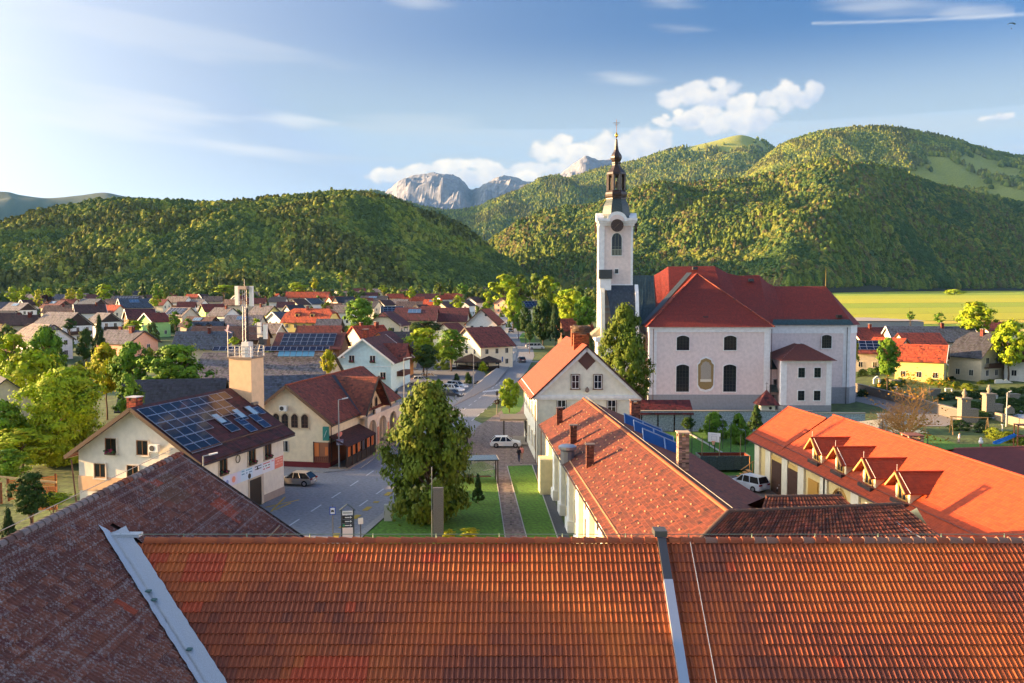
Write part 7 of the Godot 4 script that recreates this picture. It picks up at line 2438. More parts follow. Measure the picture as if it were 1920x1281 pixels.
func build_town() -> void:
	# rows of the town beyond, by what one sees of each
	for r in [
		[-154.46,-280.05,9.78,9,8, "Bb", "k", "olive-brown roofed house with two red chimneys left of the boarded white gable"],
		[-164.43,-288.39,7.64,9,20, "Bb", "", "dark brown gable roof at the left edge"],
		[-175.28,-306.84,7.39,8,-10, "Cd", "", "charcoal roof peeping over the brown gable at the left edge"],
		[-201.7,-362.48,12.66,9,-26, "Wg", "Sx", "white house with grey roof, skylight and rust-boarded gable far left"],
		[-215.32,-374.03,7.66,8,55, "Wg", "", "white gable with a grey roof at the far left edge"],
		[-199.89,-388.73,12.18,9,-26, "Bm", "Sx", "purple-brown roofed house with a bright skylight and black gable"],
		[-178.35,-350.01,12.65,8,4, "Ct", "c", "house with a faded tan roof and brick chimney"],
		[-196.18,-413.54,12.95,9,-24, "Bu", "x", "blue-grey roofed house with a black gable behind the tan roof"],
		[-166.24,-348.48,12.18,10,32, "Wb", "cw", "house with white left gable and dark brown roof"],
		[-161.15,-357.7,7.33,8,-20, "Co", "", "small house with an orange-red roof between brown ones"],
		[-136.84,-297.18,8.24,9,-34, "Wg", "xb", "white house with black boarded gable left of the green house"],
		[-169.04,-396.54,14.81,12,36, "Bu", "wS", "big house with a dark teal-blue roof and beige left gable"],
		[-133.96,-318.52,10.75,10,34, "Tm", "wb", "dark timber chalet with a maroon roof and white bargeboards"],
		[-122.29,-302.82,8.03,8.5,56, "Gr", "w", "bright green gabled house with a brown roof"],
		[-201.11,-464.09,18.45,9,-4, "Bd", "s", "house with a roof of dark solar strips left of the tall spruce"],
		[-235.58,-500.6,9.05,8,10, "Bm", "", "mauve roof among the far trees on the left"],
		[-254.98,-495.56,7.76,8,40, "Wg", "w", "white gable with teal edge beside the purple beech"],
		[-316.72,-555.29,8.7,8,50, "Wg", "w", "white far house at the left edge below the woods"],
		[-304.91,-543.75,7.86,8,30, "Wl", "", "pale grey far house next to the leftmost yellow trees"],
		[-252.87,-518.8,10.63,8,0, "Cl", "", "pale roofed house between the yellow-green trees on the left"],
		[-225.08,-456.04,10.99,9,-8, "Bl", "", "long dusty grey roof behind the blue-grey one"],
		[-464.05,-1246.7,19.53,11,10, "Wg", "H", "white villa with a grey hipped roof on the slope at the wood's edge"],
		[-251.81,-708.34,11.95,8,-20, "Wb", "w", "white house with arched windows beside the hillside villa"],
		[-173.65,-461.6,13.35,9,-14, "Wl", "B", "white house with a pale grey roof and flowered balcony"],
		[-220.93,-571.95,12.4,9,0, "Cr", "", "pinkish red roof above the flowered balcony house"],
		[-124.97,-333.51,11.25,9.5,-24, "Bl", "s", "beige house with a roof of pale solar strips"],
		[-124.9,-369.01,9.78,9,38, "Gr", "z", "lime-green gabled house with a long brown-red roof"],
		[-110.39,-339.32,9.81,9,-28, "Wg", "c", "white house with a smooth light grey roof just left of the mast"],
		[-99.31,-283.02,11.93,9,-22, "Bb", "Sx", "brown roof with a row of sun collectors and black gable"],
		[-90.16,-261.34,10.39,9,8, "Tu", "d", "low slate-blue roof with two little dark gables"],
		[-86.65,-287.44,13.16,10,-6, "Bg", "S", "wide grey roof with a pair of bright skylights right behind the mast"],
		[-97.49,-348.81,10.93,10,-28, "Yg", "cz", "pale yellow house with a plain grey roof right of the mast top"],
		[-81.97,-314.13,8.7,9,58, "Wu", "w", "white gable with a teal roof left of the yellow house"],
		[-71.57,-260.77,7.23,8,-10, "Bl", "w", "small shed with a white-grey roof below the teal-roofed gable"],
		[-58,-281.28,7.46,8,0, "Bg", "x", "grey-roofed outbuilding in front of the yellow house"],
		[-54.21,-249.59,13.53,9,0, "Cr", "z", "long red-brown roof with a beige gable over the solar workshop"],
		[-101.26,-448.57,10.27,8,62, "Wu", "w", "bright white gable before the long orange-red roof"],
		[-106.24,-441.18,9.04,8,58, "Cb", "z", "cream gable left of the bright white one"],
		[-125.37,-475.56,9.74,8,0, "Wd", "h", "white house with two round windows under a dark roof"],
		[-127.17,-553.26,30.66,11,-3, "Bo", "", "very long orange-red roof in the middle of the town"],
		[-146.28,-585.87,14.12,9,30, "Br", "", "red roof at the left end of the long orange-red one"],
		[-139.69,-655.97,17.39,11,34, "Td", "z", "brown timber gable with a navy roof below the wooded hill"],
		[-177.36,-640.91,16.99,9,-4, "Cd", "h", "dark tiered roof above the mast's panel antennas"],
		[-169.79,-575.91,15.96,9,4, "Bg", "", "grey roof right of the mast's top"],
		[-186.16,-572.97,17.26,9,0, "Wl", "", "white house with a pale flat-pitched roof left of the mast's top"],
		[-134.8,-430.58,10.38,8,-8, "Bt", "", "tan roof seen left of the mast's upper part"],
		[-130.52,-451.71,10.88,8,8, "Br", "", "rust-red roof seen right of the mast's upper part"],
		[-161.19,-478.24,10.37,8,12, "Bt", "x", "dull tan roof behind the lime-green gable"],
		[-69.04,-367.4,9.74,9,-4, "Wl", "", "white house with a pale grey roof left of the round green tree"],
		[-89.48,-471.91,11.37,9,34, "Bd", "x", "charcoal roof behind the round green tree"],
		[-74.84,-425.68,11.28,9,8, "Bg", "c", "grey roof above the round green tree"],
		[-66.08,-409.48,11.84,9,-24, "Cd", "", "dark roof right of the round green tree"],
		[-76.01,-489.5,16.51,9,-6, "Bd", "S", "long charcoal roof with small bright skylights in mid town"],
		[-48.39,-357,9.46,9,10, "Wu", "sw", "white house with a pale blue roof and tilted collector panels"],
		[-93,-572.45,13.79,9,10, "Bm", "", "maroon roof above the long charcoal one"],
		[-109.91,-598.97,15.88,9,-12, "Bg", "", "dusty grey roof below the wood, right of the timber gable"],
		[-96.82,-487.49,9.98,8,40, "Bo", "", "orange roof beside the yellow-leaved tree in mid town"],
		[-46.89,-405.54,12.7,9,4, "Bt", "", "tan-red roof left of the two orange roofs"],
		[-53.76,-482.79,12.8,8,6, "Bo", "", "left one of two bright orange roofs in the middle distance"],
		[-39.24,-440.41,9.55,8,-14, "Bo", "S", "right one of two bright orange roofs, with a skylight"],
		[-32.14,-416.98,7.54,8,64, "Cb", "z", "cream gable right of the two bright orange roofs"],
		[-23.03,-434.76,8.9,8.5,70, "Wb", "z", "lower white gable with brown eaves left of the tall white gable"],
		[-20.6,-475.47,10.88,9,66, "Wb", "z", "tall white gable with two small windows left of the roadside poplars"],
		[-51.94,-539.48,16.25,9,2, "Bm", "", "broad dull maroon roof in front of the far trees"],
		[-37.29,-563.43,12.22,8,-6, "Br", "", "red-brown roof left of the white gables' trees"],
		[-72.73,-549.41,11.91,8,30, "Bo", "z", "orange-brown gable roof in the far town"],
		[-80.94,-672.77,16.21,9,-4, "Bb", "", "brown roof behind the pale bushes in the far town"],
		[-65.86,-663.52,17.59,9,24, "Bu", "x", "blue-grey roof with dark gable in the far town"],
		[-50.29,-696.67,14.27,8,20, "Bm", "b", "far maroon roof with a balcony left of the dark poplar"],
		[-109.69,-744.29,16.14,9,0, "Cl", "", "pale far roof under the dark wood"],
		[-75.18,-905.83,16.37,8,10, "Bm", "", "farthest maroon roof below the shaded wood"],
		[-97.9,-904.32,19.61,8,-8, "Br", "", "farthest red roof row under the shaded wood"],
		[-241.66,-6000,79.52,9,30, "Wd", "w", "white far house with a twin gable under the dark wood"],
		[-33.32,-923.53,14.46,9,-20, "Yb", "b", "pale yellow far house below the twin white gable"],
		[-4.19,-464.59,7.28,9,66, "Pr", "z", "salmon house with two red-brown roofs beside the road's far bend"],
		[6.06,-402.92,12.14,10,24, "Cd", "s", "cream house with a black solar roof among the roadside trees"],
		[14.16,-588.51,9.93,9,-10, "Bd", "", "dark roofed house behind the roadside trees"],
		[72.59,-1312.05,18.97,9,18, "Bd", "x", "dark farmhouse left of the little white chapel"],
		[104.01,-1310.35,18.94,9,-18, "Wd", "", "white and grey farmhouse right of the little white chapel"],
		[84.99,-967.95,10.5,8,30, "Wb", "", "brown-roofed far house just left of the bell tower"],
		[-266.14,-492.49,8.31,8,-14, "Bg", "", "grey roof under the leftmost big yellow-green tree"],
		[-234.83,-445.36,8.05,8,22, "Bd", "x", "dark roof below the purple beech"],
		[-191.26,-426.45,8.73,8,0, "Bt", "", "pale tan roof left of the teal-blue roof"],
		[-202.31,-498.02,9,8,12, "Bb", "", "brown roof behind the tall spruce"],
		[-168.69,-424.55,8.7,8,-12, "Cr", "", "red-brown roof just right of the tall spruce"],
		[-230.24,-757.98,13.7,8,6, "Bd", "", "dark far roof under the wood left of the tiered one"],
		[-265.1,-787.08,16.12,8,-6, "Bd", "", "charcoal far roof below the wood, right of the arched-window house"],
		[-216.99,-839.03,17.19,8,10, "Bg", "", "grey far roof right of the tiered dark roof"],
		[-189.87,-801.22,14.48,8,-8, "Bm", "", "maroon far roof left of the timber gable"],
		[-140.92,-807.89,16.55,8,6, "Br", "", "red far roof at the foot of the wood in mid picture"],
		[-148.47,-404.23,7.31,7,12, "Wr", "", "small red roof right of the flowered balcony house"],
		[-153.62,-433.98,7.32,7,-20, "Wg", "", "small grey roof above the lime-green gable"],
		[-184.87,-534.29,9.01,7,50, "Wb", "w", "white gable below the arched-window house"],
		[-191.77,-532.93,8.35,7,-8, "Co", "", "little orange roof below the hillside villa"],
		[-259.83,-587.59,9.91,7,6, "Cm", "", "maroon roof at the edge of the wood, above the solar strip roof"],
		[-264.14,-622.78,9.75,7,40, "Wd", "w", "white gable just left of the dark far spruce"],
		[-290.25,-744.69,11.66,7,-16, "Wg", "", "white house with grey roof right of the dark far spruce"],
		[-155.62,-507.03,8.55,7,60, "Wr", "w", "white gable with red roof under the tiered dark roof"],
		[-148.98,-552.65,9.32,7,-18, "Wo", "", "white house with an orange roof left of the long orange-red one"],
		[-104.9,-410.9,7.43,7,8, "Cm", "", "maroon roof between the cream gable and the yellow house"],
		[-92.74,-377.43,5.91,7,44, "Wd", "z", "white gable with a dark roof above the yellow house's left end"],
		[-80.25,-397.8,6.71,7,-10, "Wb", "", "white house with brown roof right of the yellow house"],
		[-124.83,-648.43,10.94,7,50, "Wr", "w", "white gable with red roof right of the timber gable"],
		[-78.29,-472.98,7.98,7,20, "Wr", "", "white house with red roof over the round green tree"],
		[-62.9,-438.98,7.93,7,54, "Wb", "z", "white gable below the long charcoal roof"],
		[-56.68,-452.68,7.64,7,-12, "Wg", "", "white house with a grey roof right of the charcoal roof"],
		[-39.56,-386.43,6.52,7,60, "Wb", "z", "white gable above the long cream farmhouse"],
		[-34.19,-373.49,5.85,7,0, "Wr", "", "small red roof above the maroon barn"],
		[-40.46,-529.37,8.29,7,30, "Wo", "", "white house with orange roof in front of the olive far trees"],
		[-37.37,-675.17,10.57,7,-14, "Wr", "", "white house with red roof right of the dark poplar"],
		[-100.11,-811.94,11.74,7,46, "Wm", "w", "far white gable under the wood, left of the farthest red row"],
		[-214.27,-1370.49,18.16,7,10, "Wr", "", "far white house under the wood above the maroon roof"],
		[-548.39,-6000,79.52,7,-20, "Wo", "", "far white house with orange roof under the wood, right of the farthest red row"],
		[-71.81,-1170.7,15.52,7,16, "Wb", "", "far white house left of the rounded far trees"],
		[-224.38,-411.84,6.45,7,56, "Wb", "w", "white gable right of the rust-boarded gable"],
		[-213.89,-428.09,6.71,7,-6, "Cr", "", "red-brown roof between the skylight roof and the blue-grey one"],
	]:
		town_house(r)
	# the little chapel under the hill
	var p: Vector3 = vec(125.6,15.69,-1769.88)
	var ch := thing("chapel", "tiny white chapel with a slender spire under the wooded hill", "chapel", p, deg_to_rad(-62))
	put("wall", Shape.new().box(vec(-7,-2,-3.6),vec(7,6.0,3.6)), plaster(rgb(238,232,220)), ch)
	put("roof", Shape.new().quad(vec(-7.3,5.8,4),vec(7.3,5.8,4),vec(7.3,10,0),vec(-7.3,10,0)).quad(vec(7.3,5.8,-4),vec(-7.3,5.8,-4),vec(-7.3,10,0),vec(7.3,10,0)), roofing(rgb(140,70,52)), ch)
	put("bell_tower", Shape.new().box(vec(-10,-2,-1.8),vec(-6.6,13.5,1.8)), plaster(rgb(238,232,220)), ch)
	put("spire", Shape.new().lathe([Vector2(2.8,13.4), Vector2(1.6,15.5), Vector2(0.9,17.0), Vector2(1.1,18.2), Vector2(0.3,20), Vector2(0,24)],4,vec(-8.3,0,0), PI / 4), plain(rgb(62,50,46),0.6), ch)

# A crown of unit radius: clumps of small leaves through an uneven volume, with gaps between them.
func leafy(key: String, clumps: int, each: int, leaf: float, form: String) -> ArrayMesh:
	if not shared.has(key):
		rng.seed = key.hash()
		var s := Shape.new()
		for k in clumps:
			var az := rng.randf() * TAU
			var y := rng.randf_range(-1,1)
			var r := 0.0
			match form:
				"round": r = sqrt(maxf(0,1 - y * y))
				"egg": r = sqrt(maxf(0.0,1 - y * y)) * (0.98 - 0.32 * y) * (1.0 if y > -0.75 else 0.8)
				"cone": r = (1.0 - y) * 0.5 + 0.03
				"column": r = pow(maxf(0.0,1 - y * y),0.35) * (1.0 - 0.25 * y)
				"wide": r = pow(maxf(0.0,1 - y * y),0.4) * rng.randf_range(0.7,1.15)
			var deep := pow(rng.randf(),0.3)
			if form != "cone":
				r *= 0.86 + 0.2 * sin(az * 3 + y * 5 + k % 2)
			var c := vec(cos(az) * r * deep, y, sin(az) * r * deep)
			var cr := rng.randf_range(0.09,0.19) * (0.8 if clumps > 200 else 1.0) * (0.8 if form == "cone" else 1.0)
			var tone := rng.randf_range(0.72,1.22)
			var warm := rng.randf_range(0.85,1.25)
			for j in each:
				var d := vec(rng.randfn(), rng.randfn() * 0.75, rng.randfn())
				var q := c + d * cr * 0.62
				var n := (d.normalized() + vec(cos(az),0.7, sin(az)) * 0.8 + vec(rng.randf() - 0.5, rng.randf() - 0.5, rng.randf() - 0.5)).normalized()
				var x := n.cross(vec(rng.randf() - 0.5, rng.randf() - 0.5, rng.randf() - 0.5)).normalized() * leaf * rng.randf_range(0.6,1.25)
				var z := n.cross(x.normalized()) * leaf * rng.randf_range(0.5,0.9)
				var g := tone * rng.randf_range(0.85,1.15)
				s.paint = Color(g * warm, g, g * 0.9)
				s.quad(q - x, q - z * 0.8, q + x, q + z)
		shared[key] = s.mesh()
	return shared[key]


func trunk_mesh(key: String) -> ArrayMesh:
	if not shared.has(key):
		rng.seed = key.hash()
		var s := Shape.new()
		# unit tall up to the middle of the crown, limbs spread into it
		var a := Vector3.ZERO
		for k in 5:
			var b := vec(rng.randf_range(-0.02,0.02), (k + 1) * 0.2, rng.randf_range(-0.02,0.02))
			s.tube(a, b, 0.05 - k * 0.007,0.043 - k * 0.007,8, false)
			a = b
		for k in 11:
			var az := k * 2.4
			var y := 0.5 + 0.045 * k
			var p := vec(0, y, 0)
			var q := p + vec(cos(az) * 0.2,0.16, sin(az) * 0.2)
			var e := q + vec(cos(az + 0.3) * 0.2,0.2, sin(az + 0.3) * 0.2)
			s.tube(p, q, 0.022,0.014,5, false)
			s.tube(q, e, 0.014,0.004,5, false)
			s.tube(q, q + vec(cos(az - 0.7) * 0.16,0.12, sin(az - 0.7) * 0.16),0.01,0.003,4, false)
		shared[key] = s.mesh()
	return shared[key]


func leaves(c: Color) -> StandardMaterial3D:
	var key := "leaves " + c.to_html()
	if not mats.has(key):
		var m := StandardMaterial3D.new()
		m.albedo_color = c
		m.vertex_color_use_as_albedo = true
		m.roughness = 0.75
		m.metallic_specular = 0.3
		m.backlight_enabled = true
		m.backlight = Color(0.5,0.55,0.18)
		mats[key] = m
	return mats[key]


const GREENS := {"lime": Color(0.56,0.64,0.12), "yellow": Color(0.64,0.64,0.13), "mid": Color(0.38,0.52,0.14), "dark": Color(0.21,0.31,0.13), "fir": Color(0.17,0.26,0.13), "purple": Color(0.24,0.15,0.15), "olive": Color(0.36,0.43,0.12)}


# crown centre, half width, half height; form, detail (0 far, 1 mid, 2 near), colour
func tree(called: String, label: String, group: String, x: float, y: float, z: float, rx: float, ry: float, form: String, detail: int, tone: String, tall := -1.0) -> Node3D:
	var g := land(x, z)
	var o := thing(called, label, "tree" if tall < 0 else "shrub", vec(x, g, z),0.0, group)
	rng.seed = int(x * 97 + z * 13)
	var mid := maxf(y - g, 0.6)
	var t := put("trunk", trunk_mesh("trunk %d" % (rng.randi() % 3)), rough(rgb(92,74,58), grain("plaster"),1.0), o, Vector3.ZERO, rng.randf() * TAU)
	var w := clampf(rx, 0.6,6.0)
	t.scale = vec(w * 1.1, mid, w * 1.1)
	var key := "%s %d %d" % [form, detail, rng.randi() % (3 if detail < 2 else 1)]
	var n: Array = [[46,26,0.15],[120,54,0.075],[330,76,0.04]][detail]
	var c := put("crown", leafy(key, n[0], n[1], n[2], form), leaves(GREENS[tone]), o, vec(0, mid, 0), rng.randf() * TAU)
	c.scale = vec(rx, ry, rx)
	return o


func build_trees() -> void:
	var t := "trees in the gardens"
	tree("linden_tree", "big broad linden on the lawn beside the road, sunlit gold at its top", "", -7.59,6.04,-79,4.28,6.09, "egg", 2, "olive")
	tree("church_tree", "tall pointed linden beside the church wall, behind the white gabled house", "", 17.08,10.66,-134,4.04,7.27, "egg", 2, "olive")
	tree("ball_tree", "small round-crowned tree on the square left of the white house", "", -0.45,3.37,-148,1.87,2.23, "round", 1, "lime")
	# the leafy garden on the left
	for r in [
		[-53.77,5.25,-104,5.14,5.01, "wide", 2, "lime", "largest feathery yellow-green tree left of the solar panel house"],
		[-69.74,6.69,-128,4.47,4.78, "wide", 1, "lime", "yellow-green tree behind the largest feathery one, towards the left edge"],
		[-85,9.42,-150,3.61,3.43, "wide", 1, "lime", "leafy tree at the left edge below the pale mauve roof"],
		[-76.61,10.95,-145,2.97,3.49, "egg", 1, "mid", "darker green tree in front of the mauve-roofed house"],
		[-58.96,7.09,-118,4.27,3.13, "wide", 1, "lime", "bright tree between the feathery tree and the pink house garden"],
		[-64.5,8.33,-140,3.04,3.54, "egg", 1, "yellow", "yellow-leaved tree below the pink house"],
		[-59.41,8.51,-138,3.49,3.82, "egg", 1, "mid", "deep green tree below the pink house's wide window"],
		[-51.81,8.52,-136,5.08,3.44, "wide", 1, "mid", "broad green tree between the pink house and the grey hall"],
		[-48.85,7.32,-112,1.89,2.29, "egg", 1, "mid", "green tree by the dark outbuilding behind the solar panels"],
		[-54.8,3.46,-98,3.66,1.77, "wide", 1, "lime", "low spreading bough of green leaves above the wooden fence"],
		[-58.03,5.25,-100,2.77,2.65, "wide", 1, "mid", "leafy tree at the left edge beside the black slate barn"],
		[-50.77,3.36,-88,2.33,1.38, "wide", 1, "mid", "low spreading tree over the sunlit board fence"],
		[-72.43,11.51,-150,1.63,2.35, "egg", 1, "dark", "dark green tree left of the blue spruce"],
	]:
		tree("garden_tree", r[8], t, r[0], r[1], r[2], r[3], r[4], r[5], r[6], r[7])
	tree("spruce", "slim blue-green spruce between the white balcony house and the pink house", "spruces in the town", -77.04,12.26,-165,1.39,3.38, "cone", 1, "fir")
	tree("spruce", "dark spruce standing at the foot of the left hill", "spruces in the town", -199.8,18.41,-480,2.31,4.92, "cone", 0, "fir")
	tree("spruce", "tall spruce left of the brick house by the bell tower", "spruces in the town", 12.94,10.8,-265,2.71,5.11, "cone", 1, "fir")
	tree("spruce", "pointed spruce beside the turret in the church garden", "spruces in the town", 34.46,2.6,-124,1.42,1.79, "cone", 1, "dark")
	# trees in the middle of the town and along the road
	for r in [
		[-46.68,12.56,-270,5.2,4.88, "round", 1, "mid", "large round green tree in the middle of the town"],
		[-20.54,7.66,-205,4.69,3.7, "wide", 1, "lime", "light green spreading tree by the parking lot"],
		[-14.59,7.46,-212,4.09,3.32, "wide", 1, "mid", "tree leaning towards the cream inn's gable"],
		[-19.33,5.56,-200,2.65,2.41, "round", 1, "dark", "dense dark tree over the red car in the parking lot"],
		[-31.27,8.6,-150,1.36,1.81, "egg", 1, "yellow", "small yellow-green tree at the corner of the mint house"],
		[-23.09,10.82,-235,4.81,1.27, "wide", 1, "dark", "clipped dark hedge-like tree behind the slate roof"],
		[0.4,14.65,-330,3.98,5.57, "egg", 1, "lime", "left of the two roadside maples by the cream solar-roof house"],
		[-4.33,20.71,-480,8.67,6.94, "wide", 0, "lime", "big light green tree at the far bend of the road"],
		[4.51,21,-500,7.23,6.63, "egg", 0, "olive", "olive tree right of the far bend of the road"],
		[13.44,22.25,-520,5.64,6.89, "egg", 0, "olive", "tall far tree above the dark solar roof"],
		[19.78,21,-470,6.23,5.66, "wide", 0, "lime", "light tree left of the little chapel"],
		[11.2,14.69,-300,3.61,8.67, "egg", 1, "olive", "tallest sunlit tree of the roadside group"],
		[9.44,11.58,-270,3.9,5.86, "egg", 1, "dark", "dark rounded tree in front of the tallest roadside tree"],
		[18.85,15.42,-290,5.94,4.89, "wide", 1, "lime", "broad sunlit tree left of the bell tower"],
		[22.44,13.7,-270,3.58,4.23, "wide", 1, "mid", "tree touching the bell tower's left edge"],
		[4.29,11.06,-285,2.23,3.43, "round", 1, "dark", "small dark tree by the verge of the far road"],
		[5.08,8.41,-255,1.69,2.15, "round", 1, "dark", "round dark tree on the small grass island by the road"],
		[2.17,9.81,-300,1.99,2.89, "egg", 1, "mid", "slim green tree below the roadside maples"],
		[-7.15,1.28,-215,1.3,1.68, "egg", 1, "lime", "young bright tree on the pavement by the blue crossing sign"],
		[-14.87,0.88,-178,1.07,1.61, "egg", 1, "mid", "young tree between the parked cars, nearest the big linden"],
		[-11.71,1,-186,1.01,1.79, "egg", 1, "dark", "left one of two dark young trees by the lamp post"],
		[-9.54,0.92,-190,1.03,1.83, "egg", 1, "dark", "right one of two dark young trees by the lamp post"],
		[-241.86,17.9,-430,3.63,3.11, "round", 0, "lime", "round yellow-green tree far left before the wood"],
		[-230.18,17.72,-420,3.8,3.54, "round", 0, "lime", "leftmost big yellow-green tree of the far rooftops"],
		[-219.07,16.57,-410,2.47,3.7, "egg", 0, "yellow", "narrow yellow tree beside the purple beech"],
		[-205.38,15.14,-390,3.29,2.58, "round", 0, "purple", "purple-leaved beech among the far grey roofs"],
		[-234.95,18.57,-450,2.98,2.17, "round", 0, "lime", "small bright tree above the purple beech"],
		[-214.19,17.64,-430,2.85,2.85, "round", 0, "yellow", "yellowish tree in the far rooftops, left of the hillside villa"],
		[-214.4,17.83,-440,2.39,2.39, "round", 0, "lime", "light tree right of the yellowish one in the far rooftops"],
		[-202.19,18.89,-440,5.3,3.45, "wide", 0, "lime", "wide light green tree before the left wood"],
		[-175.99,18.89,-440,3.45,3.71, "round", 0, "mid", "green tree right of the dark far spruce"],
		[-145.16,15.81,-360,2.39,1.95, "round", 0, "lime", "light bush tree below the dark far spruce"],
		[-168.85,20.69,-520,8.14,1.88, "wide", 0, "lime", "row of pale bushes at the foot of the left wood"],
		[-134.68,21.67,-560,6.75,2.7, "wide", 0, "lime", "long pale bushy tree beneath the left wood"],
		[-102.82,11.74,-270,1.95,1.95, "round", 0, "mid", "green tree left of the sun collector roof"],
		[-81.01,9.71,-280,1.69,1.52, "round", 0, "lime", "yellow-green tree right of the mast's lattice"],
		[-54.92,10.25,-175,1.27,0.95, "wide", 0, "lime", "yellow-green bush at the foot of the mast"],
		[-69.15,13.66,-330,2.39,1.79, "round", 0, "olive", "olive tree above the yellow house's orange roof"],
		[-81.49,20.66,-560,3.37,2.02, "round", 0, "lime", "pale round bush in the far town"],
		[-54.86,18.69,-480,2.6,2.6, "egg", 0, "lime", "bright tree in front of the charcoal roof"],
		[-38.72,22.01,-560,2.02,4.05, "egg", 0, "dark", "dark poplar in front of the shaded wood"],
		[-28.77,20.69,-520,3.76,2.82, "wide", 0, "mid", "pair of rounded far trees right of the dark poplar"],
		[-45.46,21.67,-560,4.05,2.7, "wide", 0, "olive", "olive far trees left of the dark poplar"],
		[-22.1,15.38,-360,3.04,2.39, "round", 0, "lime", "light tree before the tall white gable"],
		[-33.7,15.23,-400,2.41,2.17, "round", 0, "lime", "light tree behind the two bright orange roofs"],
		[-10.83,15.71,-400,3.37,3.37, "round", 0, "lime", "sunny tree right of the tall white gable"],
		[-134.6,29.4,-700,3.8,3.37, "round", 0, "lime", "lone yellow-green tree standing at the foot of the left hill"],
		[-142.34,24.46,-640,3.47,3.47, "round", 0, "yellow", "yellow tree at the wood's edge above the timber gable"],
		[-122.57,11.12,-245,2.07,1.33, "round", 0, "dark", "dark tree behind the pale mauve roof"],
		[-102.72,10.89,-240,3.47,1.16, "wide", 0, "lime", "light garden trees before the green house"],
		[-87.95,11.47,-240,1.3,1.16, "round", 0, "mid", "small green tree beside the slate-blue roof"],
		[123.18,13.37,-235,4.81,3.68, "wide", 1, "lime", "big sunlit tree in front of the fields at right"],
		[106.99,9.32,-190,3.89,4.35, "round", 1, "lime", "large round tree at the right edge behind the cemetery"],
		[76.66,7.11,-180,2.6,3.47, "wide", 1, "mid", "open-crowned tree in front of the beige orange-roofed house"],
		[123.92,12.4,-275,1.33,1.16, "round", 0, "mid", "small tree behind the striped flat hall"],
		[449.32,16.14,-900,11.93,3.25, "wide", 0, "lime", "clump of bright bushes out in the fields"],
		[130.47,11.91,-270,1.95,1.3, "round", 0, "mid", "dark bush at the right end of the striped flat hall"],
		[67.63,8.87,-175,1.27,2.74, "egg", 1, "yellow", "yellow-flecked slim tree at the church's right corner"],
		[28.14,1.78,-122,1.91,1.91, "egg", 1, "mid", "leafy fruit tree behind the basketball board"],
		[30.45,1.83,-118,1.56,2.13, "egg", 1, "mid", "taller fruit tree left of the spruce in the church garden"],
		[25.23,1.69,-126,1.06,0.76, "round", 1, "dark", "dark shrub at the corner of the red-roofed shed"],
	]:
		tree("tree", r[8], t, r[0], r[1], r[2], r[3], r[4], r[5], r[6], r[7])
	# shrubs near the viewer
	for r in [
		[-38.63,4.59,-70,1.6,1.52, "wide", 1, "dark", "dark sparse shrub in the garden at far left, above the dark roof"],
		[-35.81,4.17,-62,0.67,1.12, "cone", 1, "fir", "small conifer at the left edge above the dark roof"],
		[-3.32,1.6,-85,0.67,1.23, "cone", 1, "dark", "small dark fir under the big linden by the shelter"],
		[-3.52,0.78,-72,0.87,0.39, "wide", 1, "yellow", "right one of two pale shrubs behind the ridge of the front roof"],
		[-5.2,0.69,-72,0.61,0.35, "wide", 1, "yellow", "left one of two pale shrubs behind the ridge of the front roof"],
		[-37.78,3.68,-72,1.3,0.43, "wide", 1, "lime", "yellowish weeds and shrub below the corner of the solar house"],
		[41.94,1.62,-128,0.69,0.77, "cone", 1, "lime", "young conifer before the white garden wall"],
	]:
		tree("shrub", r[8], "shrubs in the gardens", r[0], r[1], r[2], r[3], r[4], r[5], r[6], r[7],1.0)
	woods_edge()
	bare_tree()


# Bushes and low trees filling the gardens between the houses and the foot of the hills.
func woods_edge() -> void:
	rng.seed = 404
	var mm := MultiMesh.new()
	mm.transform_format = MultiMesh.TRANSFORM_3D
	mm.use_colors = true
	mm.mesh = leafy("garden filler", 46,22,0.17, "round")
	var spots := []
	for k in 2600:
		var d := rng.randf_range(215,860)
		var az := deg_to_rad(rng.randf_range(-34,8))
		if d > 620:
			az = deg_to_rad(rng.randf_range(-40,40))
		if rng.randf() > (0.28 if d < 560 else 0.9):
			continue
		var p := on_land(sin(az) * d, -cos(az) * d)
		var near_road := false
		for q in ROAD:
			if Vector2(p.x - q.x, p.z - q.z).length() < 16:
				near_road = true
		if near_road or (p.x > 20 and d < 1150 and d > 200 and az > 0.2):
			continue
		var r := rng.randf_range(1.2,2.8) if d < 560 else rng.randf_range(2.5,5.5)
		var c := Color(0.15,0.21,0.035).lerp(Color(0.07,0.12,0.03), rng.randf())
		spots.append([Transform3D(Basis(Vector3.UP, rng.randf() * TAU).scaled(vec(r, r * rng.randf_range(0.8,1.4), r)), p + vec(0, r * 0.8,0)), c])
	mm.instance_count = spots.size()
	for k in spots.size():
		mm.set_instance_transform(k, spots[k][0])
		mm.set_instance_color(k, spots[k][1])
	var o := MultiMeshInstance3D.new()
	o.multimesh = mm
	o.material_override = leaves(Color.WHITE)
	o.name = "garden_shrubbery"
	add_child(o)
	tag(o, "low trees and bushes in the gardens between the far houses", "shrubbery", "", "stuff")


